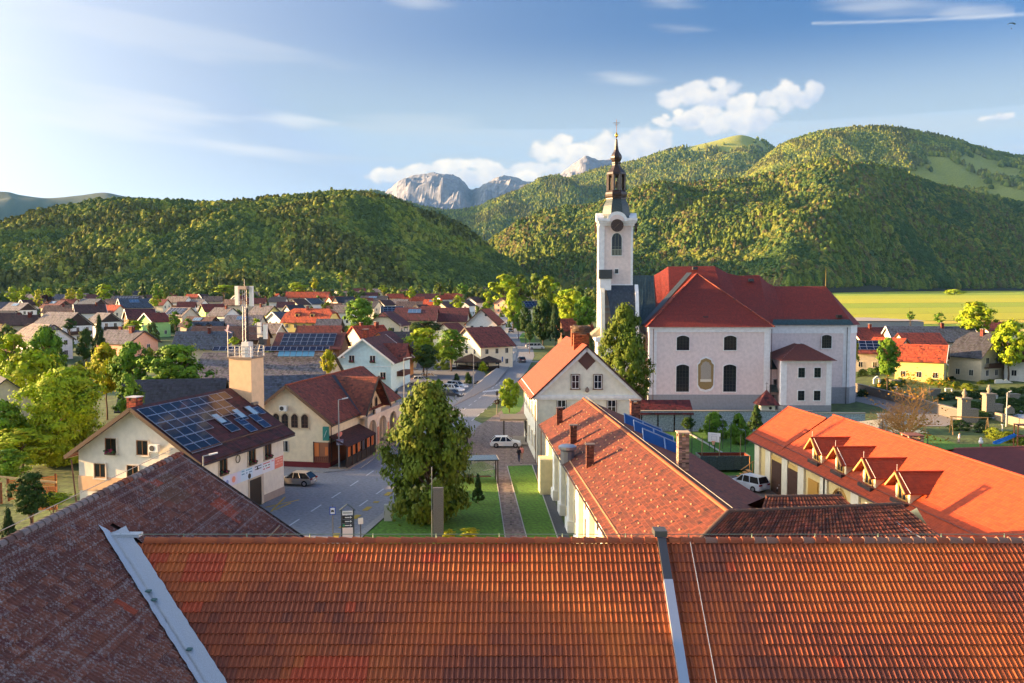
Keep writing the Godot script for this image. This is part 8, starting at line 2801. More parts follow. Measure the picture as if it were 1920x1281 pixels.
func bare_tree() -> void:
	var base: Vector3 = vec(45.24,0,-98.13)
	base = vec(base.x * 1.08,0, base.z * 1.08)
	var o := thing("bare_tree", "wide leafless tree with ochre sunlit twigs behind the orange roof", "tree", base)
	rng.seed = 62
	var s := Shape.new()
	var todo := [[Vector3.ZERO, vec(0.05,1,0.0),2.5,0.3,0]]
	while not todo.is_empty():
		var b: Array = todo.pop_back()
		var p: Vector3 = b[0]
		var d: Vector3 = (b[1] as Vector3).normalized()
		var e: Vector3 = p + d * b[2]
		s.tube(p, e, b[3], b[3] * 0.7,5 if b[4] < 3 else 3, false)
		if b[4] >= 7:
			continue
		for k in (5 if b[4] == 0 else (3 if b[4] < 4 else 2)):
			var out := vec(rng.randfn(), rng.randfn() * 0.4 + 0.35, rng.randfn()).normalized()
			var spread := 0.95 if b[4] == 0 else 0.75
			todo.append([p.lerp(e, rng.randf_range(0.7,1.0)), d * (1 - spread * 0.5) + out * spread, b[2] * rng.randf_range(0.68,0.95), maxf(0.014, b[3] * rng.randf_range(0.52,0.68)), b[4] + 1])
	put("trunk", s, rough(rgb(186,132,70), grain("plaster"),1.0), o)
	var c := put("sparse_leaves", leafy("sparse", 90,7,0.03, "round"), leaves(Color(0.62,0.46,0.14)), o, vec(0,6.5,0))
	c.scale = vec(6.4,4.4,6.4)

func build_garden_side() -> void:
	var white := rough(rgb(196,204,212), grain("wall stains"),3.0,0.9)
	var timber := plain(rgb(84,52,36),0.8)
	# old plastered wall along the church garden, in two lengths
	var w := thing("garden_wall", "long stained pale blue-grey wall below the church", "wall", vec(38,0,-129))
	world("wall", Shape.new().box(vec(17,0,-129.3),vec(44,2.95,-128.8)).box(vec(44,0,-128.4),vec(51.4,2.75,-127.9)), white, w)
	world("coping", Shape.new().box(vec(16.9,2.95,-129.4),vec(44.1,3.05,-128.7)).box(vec(43.9,2.75,-128.5),vec(51.5,2.85,-127.8)), plain(rgb(160,146,130),0.9), w)
	var w2 := thing("garden_wall", "short white wall right of the garden gate with a rounded end", "wall", vec(55,0,-127))
	world("wall", Shape.new().box(vec(53.0,0,-127.4),vec(57.5,2.7,-126.8)), white, w2)
	world("coping", Shape.new().box(vec(52.9,2.7,-127.5),vec(57.6,2.82,-126.7)), plain(rgb(190,190,188),0.9), w2)
	var gate := thing("garden_gate", "dark iron gate between the two white garden walls", "gate", vec(52.2,0,-127.6))
	for k in 6:
		put("bar", Shape.new().tube(vec(-0.7 + k * 0.28,0,0),vec(-0.7 + k * 0.28,1.9,0),0.025,0.025,5), plain(rgb(40,42,44),0.5,0.4), gate)
	put("rail", Shape.new().bar(vec(-0.75,1.7,0),vec(0.75,1.7,0),0.05,0.05).bar(vec(-0.75,0.3,0),vec(0.75,0.3,0),0.05,0.05), plain(rgb(40,42,44),0.5,0.4), gate)
	var tu := thing("garden_turret", "small white square turret with a red pyramid roof at the garden wall", "turret", vec(37.6,0,-130))
	put("wall", Shape.new().box(vec(-1,0,-1),vec(1,4.0,1)), plaster(rgb(238,228,208)), tu)
	var tr := Shape.new()
	for k in 4:
		var b := Basis(Vector3.UP, k * PI / 2)
		tr.courses(b * vec(-1.6,3.85,1.6), b * vec(1.6,3.85,1.6),vec(0.01,6.0,0),vec(-0.01,6.0,0),0.3,0.02)
	put("roof", tr, roofing(rgb(134,58,50)), tu)
	put("round_opening", Shape.new().slab(disc(0.22),0.03,0, Transform3D(Basis(),vec(0.3,3.4,1))), plain(rgb(40,36,34),0.7), tu)
	put("finial", Shape.new().tube(vec(0,5.9,0),vec(0,7.2,0),0.05,0.02,5).bar(vec(-0.2,6.9,0),vec(0.2,6.9,0),0.04,0.04), plain(rgb(90,70,56),0.5), tu)
	# open shed with a red roof
	var sh := thing("garden_shed", "open timber shed with a plain dark red roof below the church wall", "shed", vec(22.6,0,-131))
	put("roof", Shape.new().courses(vec(-4.0,2.5,2.6),vec(4.0,2.5,2.6),vec(4.0,4.3,-0.6),vec(-4.0,4.3,-0.6),0.34).courses(vec(4,2.5,-3.6),vec(-4,2.5,-3.6),vec(-4.0,4.3,-0.6),vec(4.0,4.3,-0.6),0.34), roofing(rgb(128,50,46)), sh)
	put("back_wall", Shape.new().box(vec(-3.8,0,-3.2),vec(3.8,2.6,-3.0)), timber, sh)
	for k in 4:
		put("post", Shape.new().box(vec(-3.7 + k * 2.4,0,2.0),vec(-3.5 + k * 2.4,2.6,2.2)), timber, sh)
	put("side_boards", Shape.new().box(vec(0.8,0,1.9),vec(3.6,1.7,2.0)), plain(rgb(110,66,44),0.8), sh)
	# basketball board and the ball-court netting posts
	var bb := thing("basketball_hoop", "white basketball board with orange hoop on a dark post", "basketball hoop", vec(24.2,0,-105),-0.5)
	put("post", Shape.new().tube(vec(0,0,-0.5),vec(0,2.9,-0.1),0.07,0.06,6), plain(rgb(40,40,42),0.5), bb)
	put("backboard", Shape.new().box(vec(-0.75,2.6,0),vec(0.75,3.7,0.05)), plain(rgb(228,226,228),0.4), bb)
	put("target_square", Shape.new().bar(vec(-0.32,2.85,0.06),vec(-0.32,3.3,0.06),0.05,0.01).bar(vec(0.32,2.85,0.06),vec(0.32,3.3,0.06),0.05,0.01).bar(vec(-0.32,3.3,0.06),vec(0.32,3.3,0.06),0.05,0.01).bar(vec(-0.32,2.85,0.06),vec(0.32,2.85,0.06),0.05,0.01).bar(vec(-0.34,3.52,0.06),vec(0.34,3.52,0.06),0.06,0.01), plain(rgb(60,60,130),0.5), bb)
	var rim := put("rim", ring(0.23,0.03,16), plain(rgb(216,96,46),0.5), bb, vec(0,2.7,0.32))
	rim.rotation.x = PI / 2
	put("net", Shape.new().lathe([Vector2(0.12,2.3), Vector2(0.22,2.68)],10,vec(0,0,0.32)), plain(rgb(226,170,140),0.8), bb)
	var fence := Shape.new().tube(Vector3.ZERO, vec(0,4.0,0),0.05,0.05,6)
	for k in 8:
		var p := put("fence_post", fence, plain(rgb(44,50,46),0.5), null, [vec(21.71,0,-100.14),vec(23.79,0,-100.44),vec(26.48,0,-101.63),vec(22.02,0,-107.39),vec(27.52,0,-114.58),vec(27.83,0,-111.59),vec(25.52,0,-113.44),vec(28.03,0,-105.4)][k])
		tag(p, "dark green %s ball-court post, %s" % [["tall", "slim"][k % 2],["left of the basketball board", "right under the basketball board", "at the right end by the container", "nearest to the brick chimney", "between the fruit trees", "below the spruce", "behind the basketball board", "beside the orange wing's stair"][k]], "post", "posts of the ball court")
	var line := put("court_edging", Shape.new().bar(vec(25.52,0,-127.36) + vec(0,0.06,0),vec(26.96,0,-109.45) + vec(0,0.06,0),0.3,0.1).bar(vec(21.98,0,-129.28) + vec(0,0.06,0),vec(32.41,0,-128.31) + vec(0,0.06,0),0.4,0.1), plain(rgb(176,172,164),0.9))
	tag(line, "pale kerb line running across the ball court lawn", "kerb")
	# rubbish skip, rusty inside
	var sk := thing("roll_off_container", "large grey-green open waste container with rust-red inside", "container", vec(24.3,0,-101),0.02)
	var sides := Shape.new()
	sides.box(vec(-2.9,0.3,1.1),vec(2.9,1.9,1.2)).box(vec(-2.9,0.3,-1.2),vec(2.9,1.9,-1.1)).box(vec(-2.9,0.3,-1.1),vec(-2.8,1.9,1.1)).box(vec(2.8,0.3,-1.1),vec(2.9,1.9,1.1)).box(vec(-2.8,0.25,-1.1),vec(2.8,0.35,1.1))
	put("shell", sides, rough(rgb(96,116,112), grain("wall stains"),2.0,0.7), sk)
	put("lining", Shape.new().box(vec(-2.78,0.4,-1.09),vec(2.78,1.85,-1.06)).box(vec(2.74,0.4,-1.05),vec(2.79,1.85,1.09)), rough(rgb(150,66,38), grain("wall stains"),2.0,0.9), sk)
	for k in 7:
		put("rib", Shape.new().box(vec(-2.88 + k * 0.93,0.3,1.2),vec(-2.76 + k * 0.93,1.9,1.28)), rough(rgb(88,106,102), grain("wall stains"),2.0,0.7), sk)
	put("roller", Shape.new().tube(vec(2.6,0.17,-1),vec(2.6,0.17,1),0.17,0.17,8).tube(vec(-2.6,0.17,-1),vec(-2.6,0.17,1),0.17,0.17,8), plain(rgb(50,46,44),0.6), sk)
	var stp := thing("wooden_steps", "small wooden steps with a rail at the far corner of the orange wing", "steps", vec(26.3,0,-97.4))
	for k in 4:
		put("tread", Shape.new().box(vec(-1.2 + k * 0.35, k * 0.22,-0.6),vec(-0.8 + k * 0.35, k * 0.22 + 0.08,0.6)), plain(rgb(206,150,84),0.7), stp)
	put("rail", Shape.new().bar(vec(-1,0.9,0.6),vec(0.4,1.9,0.6),0.08,0.08).bar(vec(0.3,0,0.6),vec(0.3,1.9,0.6),0.08,0.08).bar(vec(0.3,0,-0.6),vec(0.3,2.2,-0.6),0.08,0.08), plain(rgb(206,150,84),0.7), stp)
	# shade sails
	for k in 2:
		var q: Array = [[vec(46.25,2.4,-121.36),vec(50.95,3,-120.82),vec(50.05,1.6,-120.34)],[vec(50.48,3.2,-118.5),vec(54.59,2,-115.23),vec(50.59,1.6,-117.66)]][k]
		var sl := thing("shade_sail", ["left cream triangular shade sail behind the orange roof", "right cream shade sail, under the bare tree"][k], "shade sail", (q[0] + q[1] + q[2]) / 3 * vec(1,0,1),0, "shade sails")
		world("cloth", Shape.new().tri(q[0], q[2], q[1]).tri(q[0] + vec(0,0.02,0), q[1] + vec(0,0.02,0), q[2] + vec(0,0.02,0)), plain(rgb(222,206,176),0.8), sl)
		world("post", Shape.new().tube((q[1] as Vector3) * vec(1,0,1), q[1] + vec(0,0.3,0),0.06,0.06,6), plain(rgb(60,60,60),0.5), sl)
	# playground
	var sw := thing("swing_frame", "wooden swing frame on the playground lawn behind the bare tree", "swing", vec(65.64,0,-125.96),-0.25)
	var wood := plain(rgb(196,140,74),0.7)
	put("beam", Shape.new().tube(vec(-2.6,2.5,0),vec(2.4,2.5,0),0.09,0.09,7), wood, sw)
	for x in [-2.4,2.3]:
		for z in [-1.1,1.1]:
			put("leg", Shape.new().tube(vec(x, 0, z),vec(x, 2.55,0),0.08,0.08,7), wood, sw)
	for x in [-1.0,1.0]:
		put("swing_seat", Shape.new().box(vec(x - 0.25,0.5,-0.12),vec(x + 0.25,0.55,0.12)).tube(vec(x - 0.2,0.5,0),vec(x - 0.2,2.5,0),0.015,0.015,4).tube(vec(x + 0.2,0.5,0),vec(x + 0.2,2.5,0),0.015,0.015,4), plain(rgb(60,50,46),0.7), sw)
	var sd := thing("slide_tower", "wooden climbing tower with a bright blue slide at the right edge", "slide", vec(67.21,0,-116.14),-0.15)
	put("chute", Shape.new().bar(vec(-3.2,0.35,0),vec(-2.6,0.4,0),0.6,0.12).bar(vec(-2.6,0.4,0),vec(-0.5,1.5,0),0.6,0.12).bar(vec(-3.2,0.45,0.3),vec(-0.5,1.65,0.3),0.06,0.2).bar(vec(-3.2,0.45,-0.3),vec(-0.5,1.65,-0.3),0.06,0.2), plain(rgb(36,116,200),0.35), sd)
	for x in [-0.5,0.9]:
		for z in [-0.6,0.6]:
			put("post", Shape.new().tube(vec(x, 0, z),vec(x, 3.0, z),0.09,0.09,7), plain(rgb(150,84,48),0.7), sd)
	put("platform", Shape.new().box(vec(-0.6,1.4,-0.7),vec(1.0,1.5,0.7)).box(vec(-0.6,2.9,-0.7),vec(1.0,3.0,0.7)), plain(rgb(120,66,42),0.7), sd)
	var th := thing("grass_toy", "white spring animal toy standing on the playground lawn", "toy", vec(62.06,0,-116.14))
	put("body", Shape.new().lathe([Vector2(0,0.35), Vector2(0.3,0.5), Vector2(0.32,0.75), Vector2(0.15,0.95), Vector2(0.2,1.1), Vector2(0,1.3)],8).mesh(true), plain(rgb(232,222,220),0.5), th)
	put("spring", Shape.new().tube(Vector3.ZERO, vec(0,0.4,0),0.14,0.14,8), plain(rgb(150,70,60),0.5), th)
	var pl := thing("wash_post", "thin white post standing alone on the playground lawn", "post", vec(68.81,0,-123.24))
	put("pole", Shape.new().tube(Vector3.ZERO, vec(0,1.9,0),0.05,0.05,6).box(vec(-0.12,1.8,-0.12),vec(0.12,1.9,0.12)), plain(rgb(206,206,206),0.5), pl)
	# fence of boards in the garden at far left; each board a piece
	for k in 2:
		var q: Array = [[vec(-49.77,0,-85.12),vec(-49.14,0,-85.12),9, "horizontal board fence glowing in the sun at the left edge"],[vec(-49.65,0,-86.2),vec(-45.96,0,-88.44),10, "shaded horizontal board fence between the left edge and the solar house"]][k]
		var f := thing("board_fence", q[3], "fence", q[0],0, "board fences in the left garden")
		var d: Vector3 = q[1] - q[0]
		if k == 0:
			d = vec(-4,0,0.5)
		for j in q[2]:
			put("board", Shape.new().bar(vec(0,0.2 + j * 0.2,0), d + vec(0,0.2 + j * 0.2,0),0.03,0.15), plain(rgb(172,112 + (j % 3) * 6,62),0.75), f)
		for j in 3:
			put("post", Shape.new().box(d * j * 0.48 + vec(-0.08,0,-0.12), d * j * 0.48 + vec(0.08, q[2] * 0.2 + 0.3,0.04)), plain(rgb(120,74,44),0.8), f)
	var pr := thing("wood_pergola", "orange wooden lean-to with sloping rail by the left corner of the solar house", "pergola", vec(-42.2,0,-78))
	for j in 6:
		put("board", Shape.new().box(vec(-0.6,1.2 + j * 0.36,0),vec(1.6,1.5 + j * 0.36,0.05)), plain(rgb(206,116,52),0.7), pr)
	put("post", Shape.new().box(vec(-0.8,0,-0.1),vec(-0.62,4.2,0.1)), plain(rgb(84,52,36),0.8), pr)
	put("rail", Shape.new().bar(vec(-4.5,4.3,0),vec(1.6,3.7,0),0.1,0.16), plain(rgb(214,176,120),0.7), pr)


func build_cemetery() -> void:
	var hedge := leaves(Color(0.21,0.31,0.13))
	var bright := leaves(Color(0.42,0.48,0.12))
	var m := leafy("hedge row", 130,34,0.07, "column")
	# clipped hedges between the graves, row behind row
	var rows := [[vec(105.46,0,-217.4),vec(135.35,0,-231.98),1.6,1],[vec(87.26,0,-197.52),vec(93.86,0,-178.15),1.5,1],[vec(79.76,0,-190.97),vec(100.41,0,-197.52),1.3,0],[vec(79.39,0,-163.77),vec(103.07,0,-175.43),1.4,0],[vec(75.27,0,-149.54),vec(93.61,0,-159.22),1.4,0],[vec(70.69,0,-138.68),vec(86.84,0,-147.61),1.2,0],[vec(64.86,0,-130.26),vec(69.61,0,-127.36),1.5,0],[vec(67.35,0,-124.58),vec(67.92,0,-114.58),1.4,1],[vec(66.91,0,-169.4),vec(84.38,0,-190.97),1.2,0],[vec(94.67,0,-217.4),vec(112.02,0,-225.92),1.9,0],[vec(99.51,0,-187.85),vec(116.01,0,-198.66),1.2,1],[vec(79.51,0,-202.15),vec(90.82,0,-212.07),2.2,0]]
	var names := ["tall light hedge at the far side of the cemetery", "sunny hedge in the middle of the cemetery, behind the bare tree", "low dark hedge left in the cemetery near the drive", "dark hedge row behind the gate pillar with the urn", "second dark hedge row behind the urn pillar", "front dark hedge before the cemetery's white path", "dense hedge behind the swing frame", "hedge along the playground's right side", "hedge along the stone wall right of the church", "dark shrub border below the beige and yellow houses", "short bright hedge below the tall light one", "dark bushes at the church's right corner under the red roofs"]
	for k in rows.size():
		var r: Array = rows[k]
		var a: Vector3 = r[0]
		var b: Vector3 = r[1]
		var o := thing("hedge", names[k], "hedge", (a + b) / 2, atan2(-(b.z - a.z), b.x - a.x), "hedges of the cemetery")
		var l := a.distance_to(b)
		var n := maxi(2, int(l / 3.2))
		for j in n:
			var c := put("foliage", m, bright if r[3] else hedge, o, vec(-l / 2 + l * (j + 0.5) / n, r[2] * 0.48,0), j * 1.3)
			c.scale = vec(l / n * 0.62, r[2] * 0.55,1.0)
	var stone := rough(rgb(168,156,136), grain("wall stains"),2.0,0.9)
	var wall := thing("cemetery_wall", "old grey stone wall along the drive right of the church", "wall", vec(68.26,0,-154.23))
	world("wall", Shape.new().bar(vec(69.7,0,-178.15) + vec(0,0.8,0),vec(70.77,0,-157.76) + vec(0,0.8,0),0.5,1.7).bar(vec(70.77,0,-157.76) + vec(0,0.8,0),vec(71.19,0,-138.68) + vec(0,0.8,0),0.5,1.7), rough(rgb(126,118,112), grain("wall stains"),2.0,0.9), wall)
	world("coping", Shape.new().bar(vec(69.7,0,-178.15) + vec(0,1.7,0),vec(70.77,0,-157.76) + vec(0,1.7,0),0.7,0.14).bar(vec(70.77,0,-157.76) + vec(0,1.7,0),vec(71.19,0,-138.68) + vec(0,1.7,0),0.7,0.14), rough(rgb(150,142,130), grain("wall stains"),2.0,0.9), wall)
	for k in 2:
		var p := thing("gate_pillar", ["stone gate pillar with a dark cap, behind the bare tree", "sunlit stone gate pillar crowned by an urn figure"][k], "pillar", [vec(70.71,0,-137.57),vec(77.63,0,-143.31)][k],0, "cemetery gate pillars")
		put("shaft", Shape.new().box(vec(-0.7,0,-0.7),vec(0.7,3.6,0.7)).box(vec(-0.9,3.6,-0.9),vec(0.9,3.9,0.9)), stone, p)
		put("urn", Shape.new().lathe([Vector2(0.35,3.9), Vector2(0.2,4.1), Vector2(0.4,4.5), Vector2(0.3,4.8), Vector2(0.15,4.9), Vector2(0.22,5.1), Vector2(0,5.35)],10).mesh(true), stone, p)
		put("side_pier", Shape.new().box(vec(0.7,0,-0.6),vec(2.0,2.0,0.6)).box(vec(0.7,2.0,-0.7),vec(2.1,2.15,0.7)), stone, p)
	var lw := thing("low_stone_wall", "low pale stone wall with a small gabled top piece at the right edge", "wall", vec(76.06,0,-133.3))
	world("wall", Shape.new().bar(vec(77.03,0,-139.81) + vec(0,0.6,0),vec(77.11,0,-130.26) + vec(0,0.6,0),0.5,1.3), stone, lw)
	world("gabled_stone", Shape.new().slab(PackedVector2Array([Vector2(-0.6,0), Vector2(0.6,0), Vector2(0.6,0.8), Vector2(0,1.3), Vector2(-0.6,0.8)]),0.3,-0.3, Transform3D(Basis(),vec(78.52,0,-138.68) + vec(0,1.2,0))), stone, lw)
	structure("white_path", sheet([vec(73.12,0,-140.96),vec(78.67,0,-145.74),vec(89.51,0,-152.18),vec(81.63,0,-138.68),vec(77.97,0,-141.54)],0.05), rough(rgb(206,204,204), grain("asphalt"),5.0,0.95))
	# gravestones and other pale pieces
	var gs := [[vec(79.07,0,-190.97),0, "white arch-shaped grave marker by the far stone wall"],[vec(82.1,0,-188.88),1, "grey block tomb under the yellow house's shrubs"],[vec(78.87,0,-181.91),2, "small white bench among the graves"],[vec(88.82,0,-179.08),2, "white stone bench in front of the sunny hedge"],[vec(105.42,0,-188.88),3, "white scalloped wall niche among the right hedges"],[vec(91.34,0,-166.94),2, "grey rail-shaped grave frame right of the urn pillar"],[vec(82.49,0,-171.94),1, "dark block tomb beside the bare tree's top"],[vec(93.28,0,-163.77),1, "low grey tomb at the right hedges"]]
	for q in gs:
		var o := thing("grave_marker", q[2], "grave", q[0],0.1, "grave markers")
		match q[1]:
			0: put("arch", Shape.new().box(vec(-0.8,0,-0.15),vec(-0.45,1.3,0.15)).box(vec(0.45,0,-0.15),vec(0.8,1.3,0.15)).bar(vec(-0.7,1.2,0),vec(0,1.8,0),0.3,0.35).bar(vec(0,1.8,0),vec(0.7,1.2,0),0.3,0.35), plaster(rgb(228,226,222)), o)
			1: put("block", Shape.new().box(vec(-1,0,-0.5),vec(1,1.2,0.5)).box(vec(-1.1,1.2,-0.6),vec(1.1,1.35,0.6)), stone, o)
			2: put("bench", Shape.new().box(vec(-0.8,0.5,-0.2),vec(0.8,0.6,0.2)).box(vec(-0.75,0,-0.15),vec(-0.6,0.5,0.15)).box(vec(0.6,0,-0.15),vec(0.75,0.5,0.15)), plaster(rgb(224,222,222)), o)
			3: put("niche", Shape.new().slab(PackedVector2Array([Vector2(-2,0), Vector2(2,0), Vector2(1.9,0.8), Vector2(1,1.1), Vector2(0.6,1.5), Vector2(0,1.2), Vector2(-0.6,1.5), Vector2(-1.2,1.5), Vector2(-2,1.4)]),0.2,-0.2), plaster(rgb(238,228,206)), o)
	var tp := thing("tarpaulin_stack", "bright green tarpaulin over a long heap behind the cemetery hedge", "tarpaulin", vec(127.21,0,-230.44))
	put("cover", Shape.new().lathe([Vector2(1.5,0), Vector2(1.4,1.0), Vector2(0.9,1.5), Vector2(0,1.6)],9).mesh(true), plain(rgb(20,122,92),0.5), tp).scale = vec(3.2,1,1)
	var sc := thing("outside_stair", "white outside stair slab descending from the yellow house", "stair", vec(108.48,0,-217.4))
	put("slab", Shape.new().bar(vec(-4.6,4.2,0),vec(1.6,0.2,1.0),1.4,0.3), plaster(rgb(214,218,226)), sc)

# A car about its middle on the ground, nose towards +x. Kind: 0 hatchback, 1 estate or off-roader, 2 saloon, 3 van.
func car(called: String, label: String, at: Vector3, deg: float, c: Color, kind := 0, group := "parked cars") -> Node3D:
	var o := thing(called, label, "car" if kind < 3 else "van", at, deg_to_rad(deg), group)
	var l: float = [2.05,2.25,2.25,2.45][kind]
	var h: float = [1.44,1.6,1.4,1.9][kind]
	var w := 0.88
	var paint := plain(c, 0.3,0.15)
	if not mats.has("coat " + c.to_html()):
		var m: StandardMaterial3D = paint.duplicate()
		m.clearcoat_enabled = true
		m.clearcoat = 0.8
		mats["coat " + c.to_html()] = m
	paint = mats["coat " + c.to_html()]
	var key := "car %d" % kind
	if not shared.has(key):
		var belt := h * 0.6
		var body := [Vector2(-l, 0.35), Vector2(-l + 0.05,0.75), Vector2(-l + 0.12, belt), Vector2(l * 0.42, belt + 0.02), Vector2(l * 0.8, belt - 0.12), Vector2(l * 0.97,0.62), Vector2(l, 0.38), Vector2(l * 0.9,0.22), Vector2(-l * 0.92,0.22)]
		if kind == 3:
			body[3] = Vector2(l * 0.62, belt + 0.02)
		var s := Shape.new()
		s.slab(PackedVector2Array(body), w - 0.08,-w + 0.08)
		var wide := [[0,0.0],[1,0.06]]
		for k in [-1,1]:   # bulged flanks
			var f := Shape.new()
			var inner := PackedVector2Array()
			for q in body:
				inner.append((q - Vector2(0,0.55)) * Vector2(0.96,0.8) + Vector2(0,0.53))
			f.slab(inner, w * k if k > 0 else -w + 0.09, (w - 0.09) if k > 0 else -w)
			s.v.append_array(f.v)
			s.uv.append_array(f.uv)
			s.col.append_array(f.col)
		var rb: float = [-l * 0.66,-l * 0.82,-l * 0.5,-l * 0.92][kind]
		var rf: float = [l * 0.12, l * 0.12, l * 0.08, l * 0.42][kind]
		var fb: float = l * (0.44 if kind < 3 else 0.64)
		var bb: float = -l * (0.95 if kind != 2 else 0.8)
		var a := w * 0.93
		var t := w * 0.74
		var roof := Shape.new()
		roof.box(vec(rb, h - 0.07,-t),vec(rf, h, t))
		for z in [-1,1]:
			for q in [[bb, rb],[fb, rf],[bb * 0.42, rb * 0.4],[fb * 0.05, rf * 0.05]]:
				roof.bar(vec(q[0], belt - 0.02, z * a * 0.99),vec(q[1], h - 0.03, z * t),0.07,0.07)
		var g := Shape.new()
		var lo := [vec(bb, belt, a),vec(fb, belt, a),vec(fb, belt, -a),vec(bb, belt, -a)]
		var hi := [vec(rb, h - 0.04, t),vec(rf, h - 0.04, t),vec(rf, h - 0.04,-t),vec(rb, h - 0.04,-t)]
		for k in 4:
			g.quad(lo[k], lo[(k + 1) % 4], hi[(k + 1) % 4], hi[k])
		var ty := Shape.new().tube(vec(0,0,-0.1),vec(0,0,0.12),0.33,0.33,16)
		var rim := Shape.new().tube(vec(0,0,0.1),vec(0,0,0.135),0.2,0.18,10)
		shared[key] = [s.mesh(), roof.mesh(), g.mesh(), ty.mesh(), rim.mesh(), Shape.new().box(vec(-0.05,-0.08,-0.2),vec(0.06,0.08,0.2)).mesh(), Shape.new().box(vec(-0.03,-0.08,-0.45),vec(0.03,0.06,0.45)).mesh()]
	var m: Array = shared[key]
	put("body", m[0], paint, o)
	put("roof", m[1], paint, o)
	put("windows", m[2], plain(rgb(24,28,34),0.06), o)
	for x in [-l * 0.62, l * 0.62]:
		for z in [-1,1]:
			var wh := put("wheel", m[3], plain(rgb(24,24,26),0.8), o, vec(x, 0.33, z * (w - 0.1)),0.0 if z > 0 else PI)
			put("rim", m[4], plain(rgb(170,172,176),0.3,0.7), wh)
	for z in [-1,1]:
		put("headlight", m[5], plain(rgb(224,228,232),0.1), o, vec(l * 0.93,0.68, z * 0.6))
		put("taillight", m[5], plain(rgb(150,22,24),0.2), o, vec(-l * 0.97,0.82, z * 0.62))
		put("mirror", Shape.new().box(vec(-0.06,0,-0.09),vec(0.06,0.14,0.09)), paint, o, vec(l * 0.38, h * 0.62, z * (w + 0.06)))
	put("number_plate", m[6], plain(rgb(220,220,220),0.5), o, vec(-l - 0.01,0.6,0)).scale = vec(0.6,0.8,0.55)
	put("number_plate", m[6], plain(rgb(220,220,220),0.5), o, vec(l + 0.01,0.45,0)).scale = vec(0.6,0.8,0.55)
	return o


func build_vehicles() -> void:
	var silver := rgb(176,178,182)
	for r in [
		[vec(-0.85,0,-116.14),2, rgb(236,238,240),0, "white five-door hatchback on the paved square before the white house"],
		[vec(-23.03,0,-93.55),168, rgb(150,146,142),0, "grey-beige hatchback parked beside the garage of the solar panel house"],
		[vec(-20.15,0,-183.85),20, rgb(150,144,138),2, "beige-grey saloon nearest in the left row of the parking lot"],
		[vec(-20.44,0,-196.4),20, rgb(226,228,232),0, "white car second in the left row of the parking lot"],
		[vec(-18.84,0,-202.15),22, rgb(206,220,222),1, "pale blue-white boxy car third in the left row of the parking lot"],
		[vec(-23.23,0,-213.38),8, rgb(136,124,112),2, "brown-grey estate car parked before the orange facade"],
		[vec(-26.8,0,-238.37),14, rgb(110,20,28),0, "dark red car at the back left of the parking lot"],
		[vec(-24.52,0,-230.44),12, rgb(28,32,44),2, "dark blue saloon beside the dark red car"],
		[vec(-19.68,0,-224.46),80, rgb(26,26,30),1, "black car at the back of the lot under the dense tree"],
		[vec(-14.42,0,-218.78),92, rgb(206,198,194),1, "pale van-like car parked facing the timber pavilion"],
		[vec(-11.66,0,-221.58),80, rgb(150,176,200),0, "light blue small car right of the pale van-like one"],
		[vec(-11.55,0,-170.24),-28, rgb(30,36,46),2, "dark blue saloon nearest the road under the young tree"],
		[vec(-11.87,0,-178.15),-28, rgb(222,226,230),1, "white estate car beside the dark blue saloon near the road"],
		[vec(-11.47,0,-183.85),-28, rgb(196,202,208),1, "silver car behind the white estate near the lamp post"],
		[vec(2.55,1.33,-234.62),98, rgb(46,62,84),0, "dark blue car coming towards the near zebra crossing"],
		[vec(-1.01,2.86,-278.75),280, rgb(196,204,212),0, "silver-blue car on the road beside the cream inn"],
		[vec(-0.4,4.47,-330.9),268, rgb(34,30,36),2, "black car far up the road by the verge"],
		[vec(7.42,2.48,-267.21),6, rgb(222,222,220),3, "white people carrier parked at the side street, nearer of the two"],
		[vec(6.24,2.64,-272.02),6, rgb(214,216,216),0, "white car half hidden behind the people carrier"],
		[vec(29.23,0,-88.9),160, rgb(22,24,30),1, "black car in the courtyard in front of the arched window"],
		[vec(24.67,0,-91.53),125, rgb(226,230,236),1, "white car in the courtyard half hidden by the lichened brown roof"],
		[vec(118.66,0,-231.98),150, rgb(46,54,60),0, "dark car behind the hedge below the balcony house at right"],
	]:
		car("car", r[4], r[0], r[1], r[2], r[3])
	var bike := thing("motorcycle", "dark motorcycle parked at the edge of the lot by the lamp post", "motorcycle", vec(-7.4,0,-190.97),0.6)
	for x in [-0.7,0.7]:
		put("wheel", Shape.new().tube(vec(x, 0.3,-0.06),vec(x, 0.3,0.06),0.3,0.3,14), plain(rgb(22,22,24),0.8), bike)
	put("frame", Shape.new().bar(vec(-0.7,0.35,0),vec(0.1,0.75,0),0.16,0.2).bar(vec(0.1,0.7,0),vec(0.7,0.3,0),0.08,0.08).bar(vec(0.45,0.5,0),vec(0.3,1.05,0),0.06,0.06).bar(vec(0.3,1.0,-0.3),vec(0.3,1.0,0.3),0.05,0.05), plain(rgb(40,42,48),0.4,0.4), bike)
	put("seat", Shape.new().box(vec(-0.6,0.75,-0.12),vec(0.1,0.88,0.12)), plain(rgb(24,22,22),0.7), bike)


func lamp(label: String, at: Vector3, h: float, arm: Vector3, group := "street lamps") -> void:
	var o := thing("street_lamp", label, "street lamp", at, 0, group)
	put("pole", Shape.new().tube(Vector3.ZERO, vec(0, h, 0),0.11,0.06,8), plain(rgb(150,152,154),0.4,0.5), o)
	put("arm", Shape.new().tube(vec(0, h, 0),vec(0, h, 0) + arm, 0.05,0.05,6), plain(rgb(160,162,164),0.4,0.5), o)
	put("lamp_head", Shape.new().bar(vec(0, h + 0.02,0) + arm * 0.6,vec(0, h + 0.05,0) + arm * 1.5,0.26,0.1), plain(rgb(206,206,204),0.4), o)


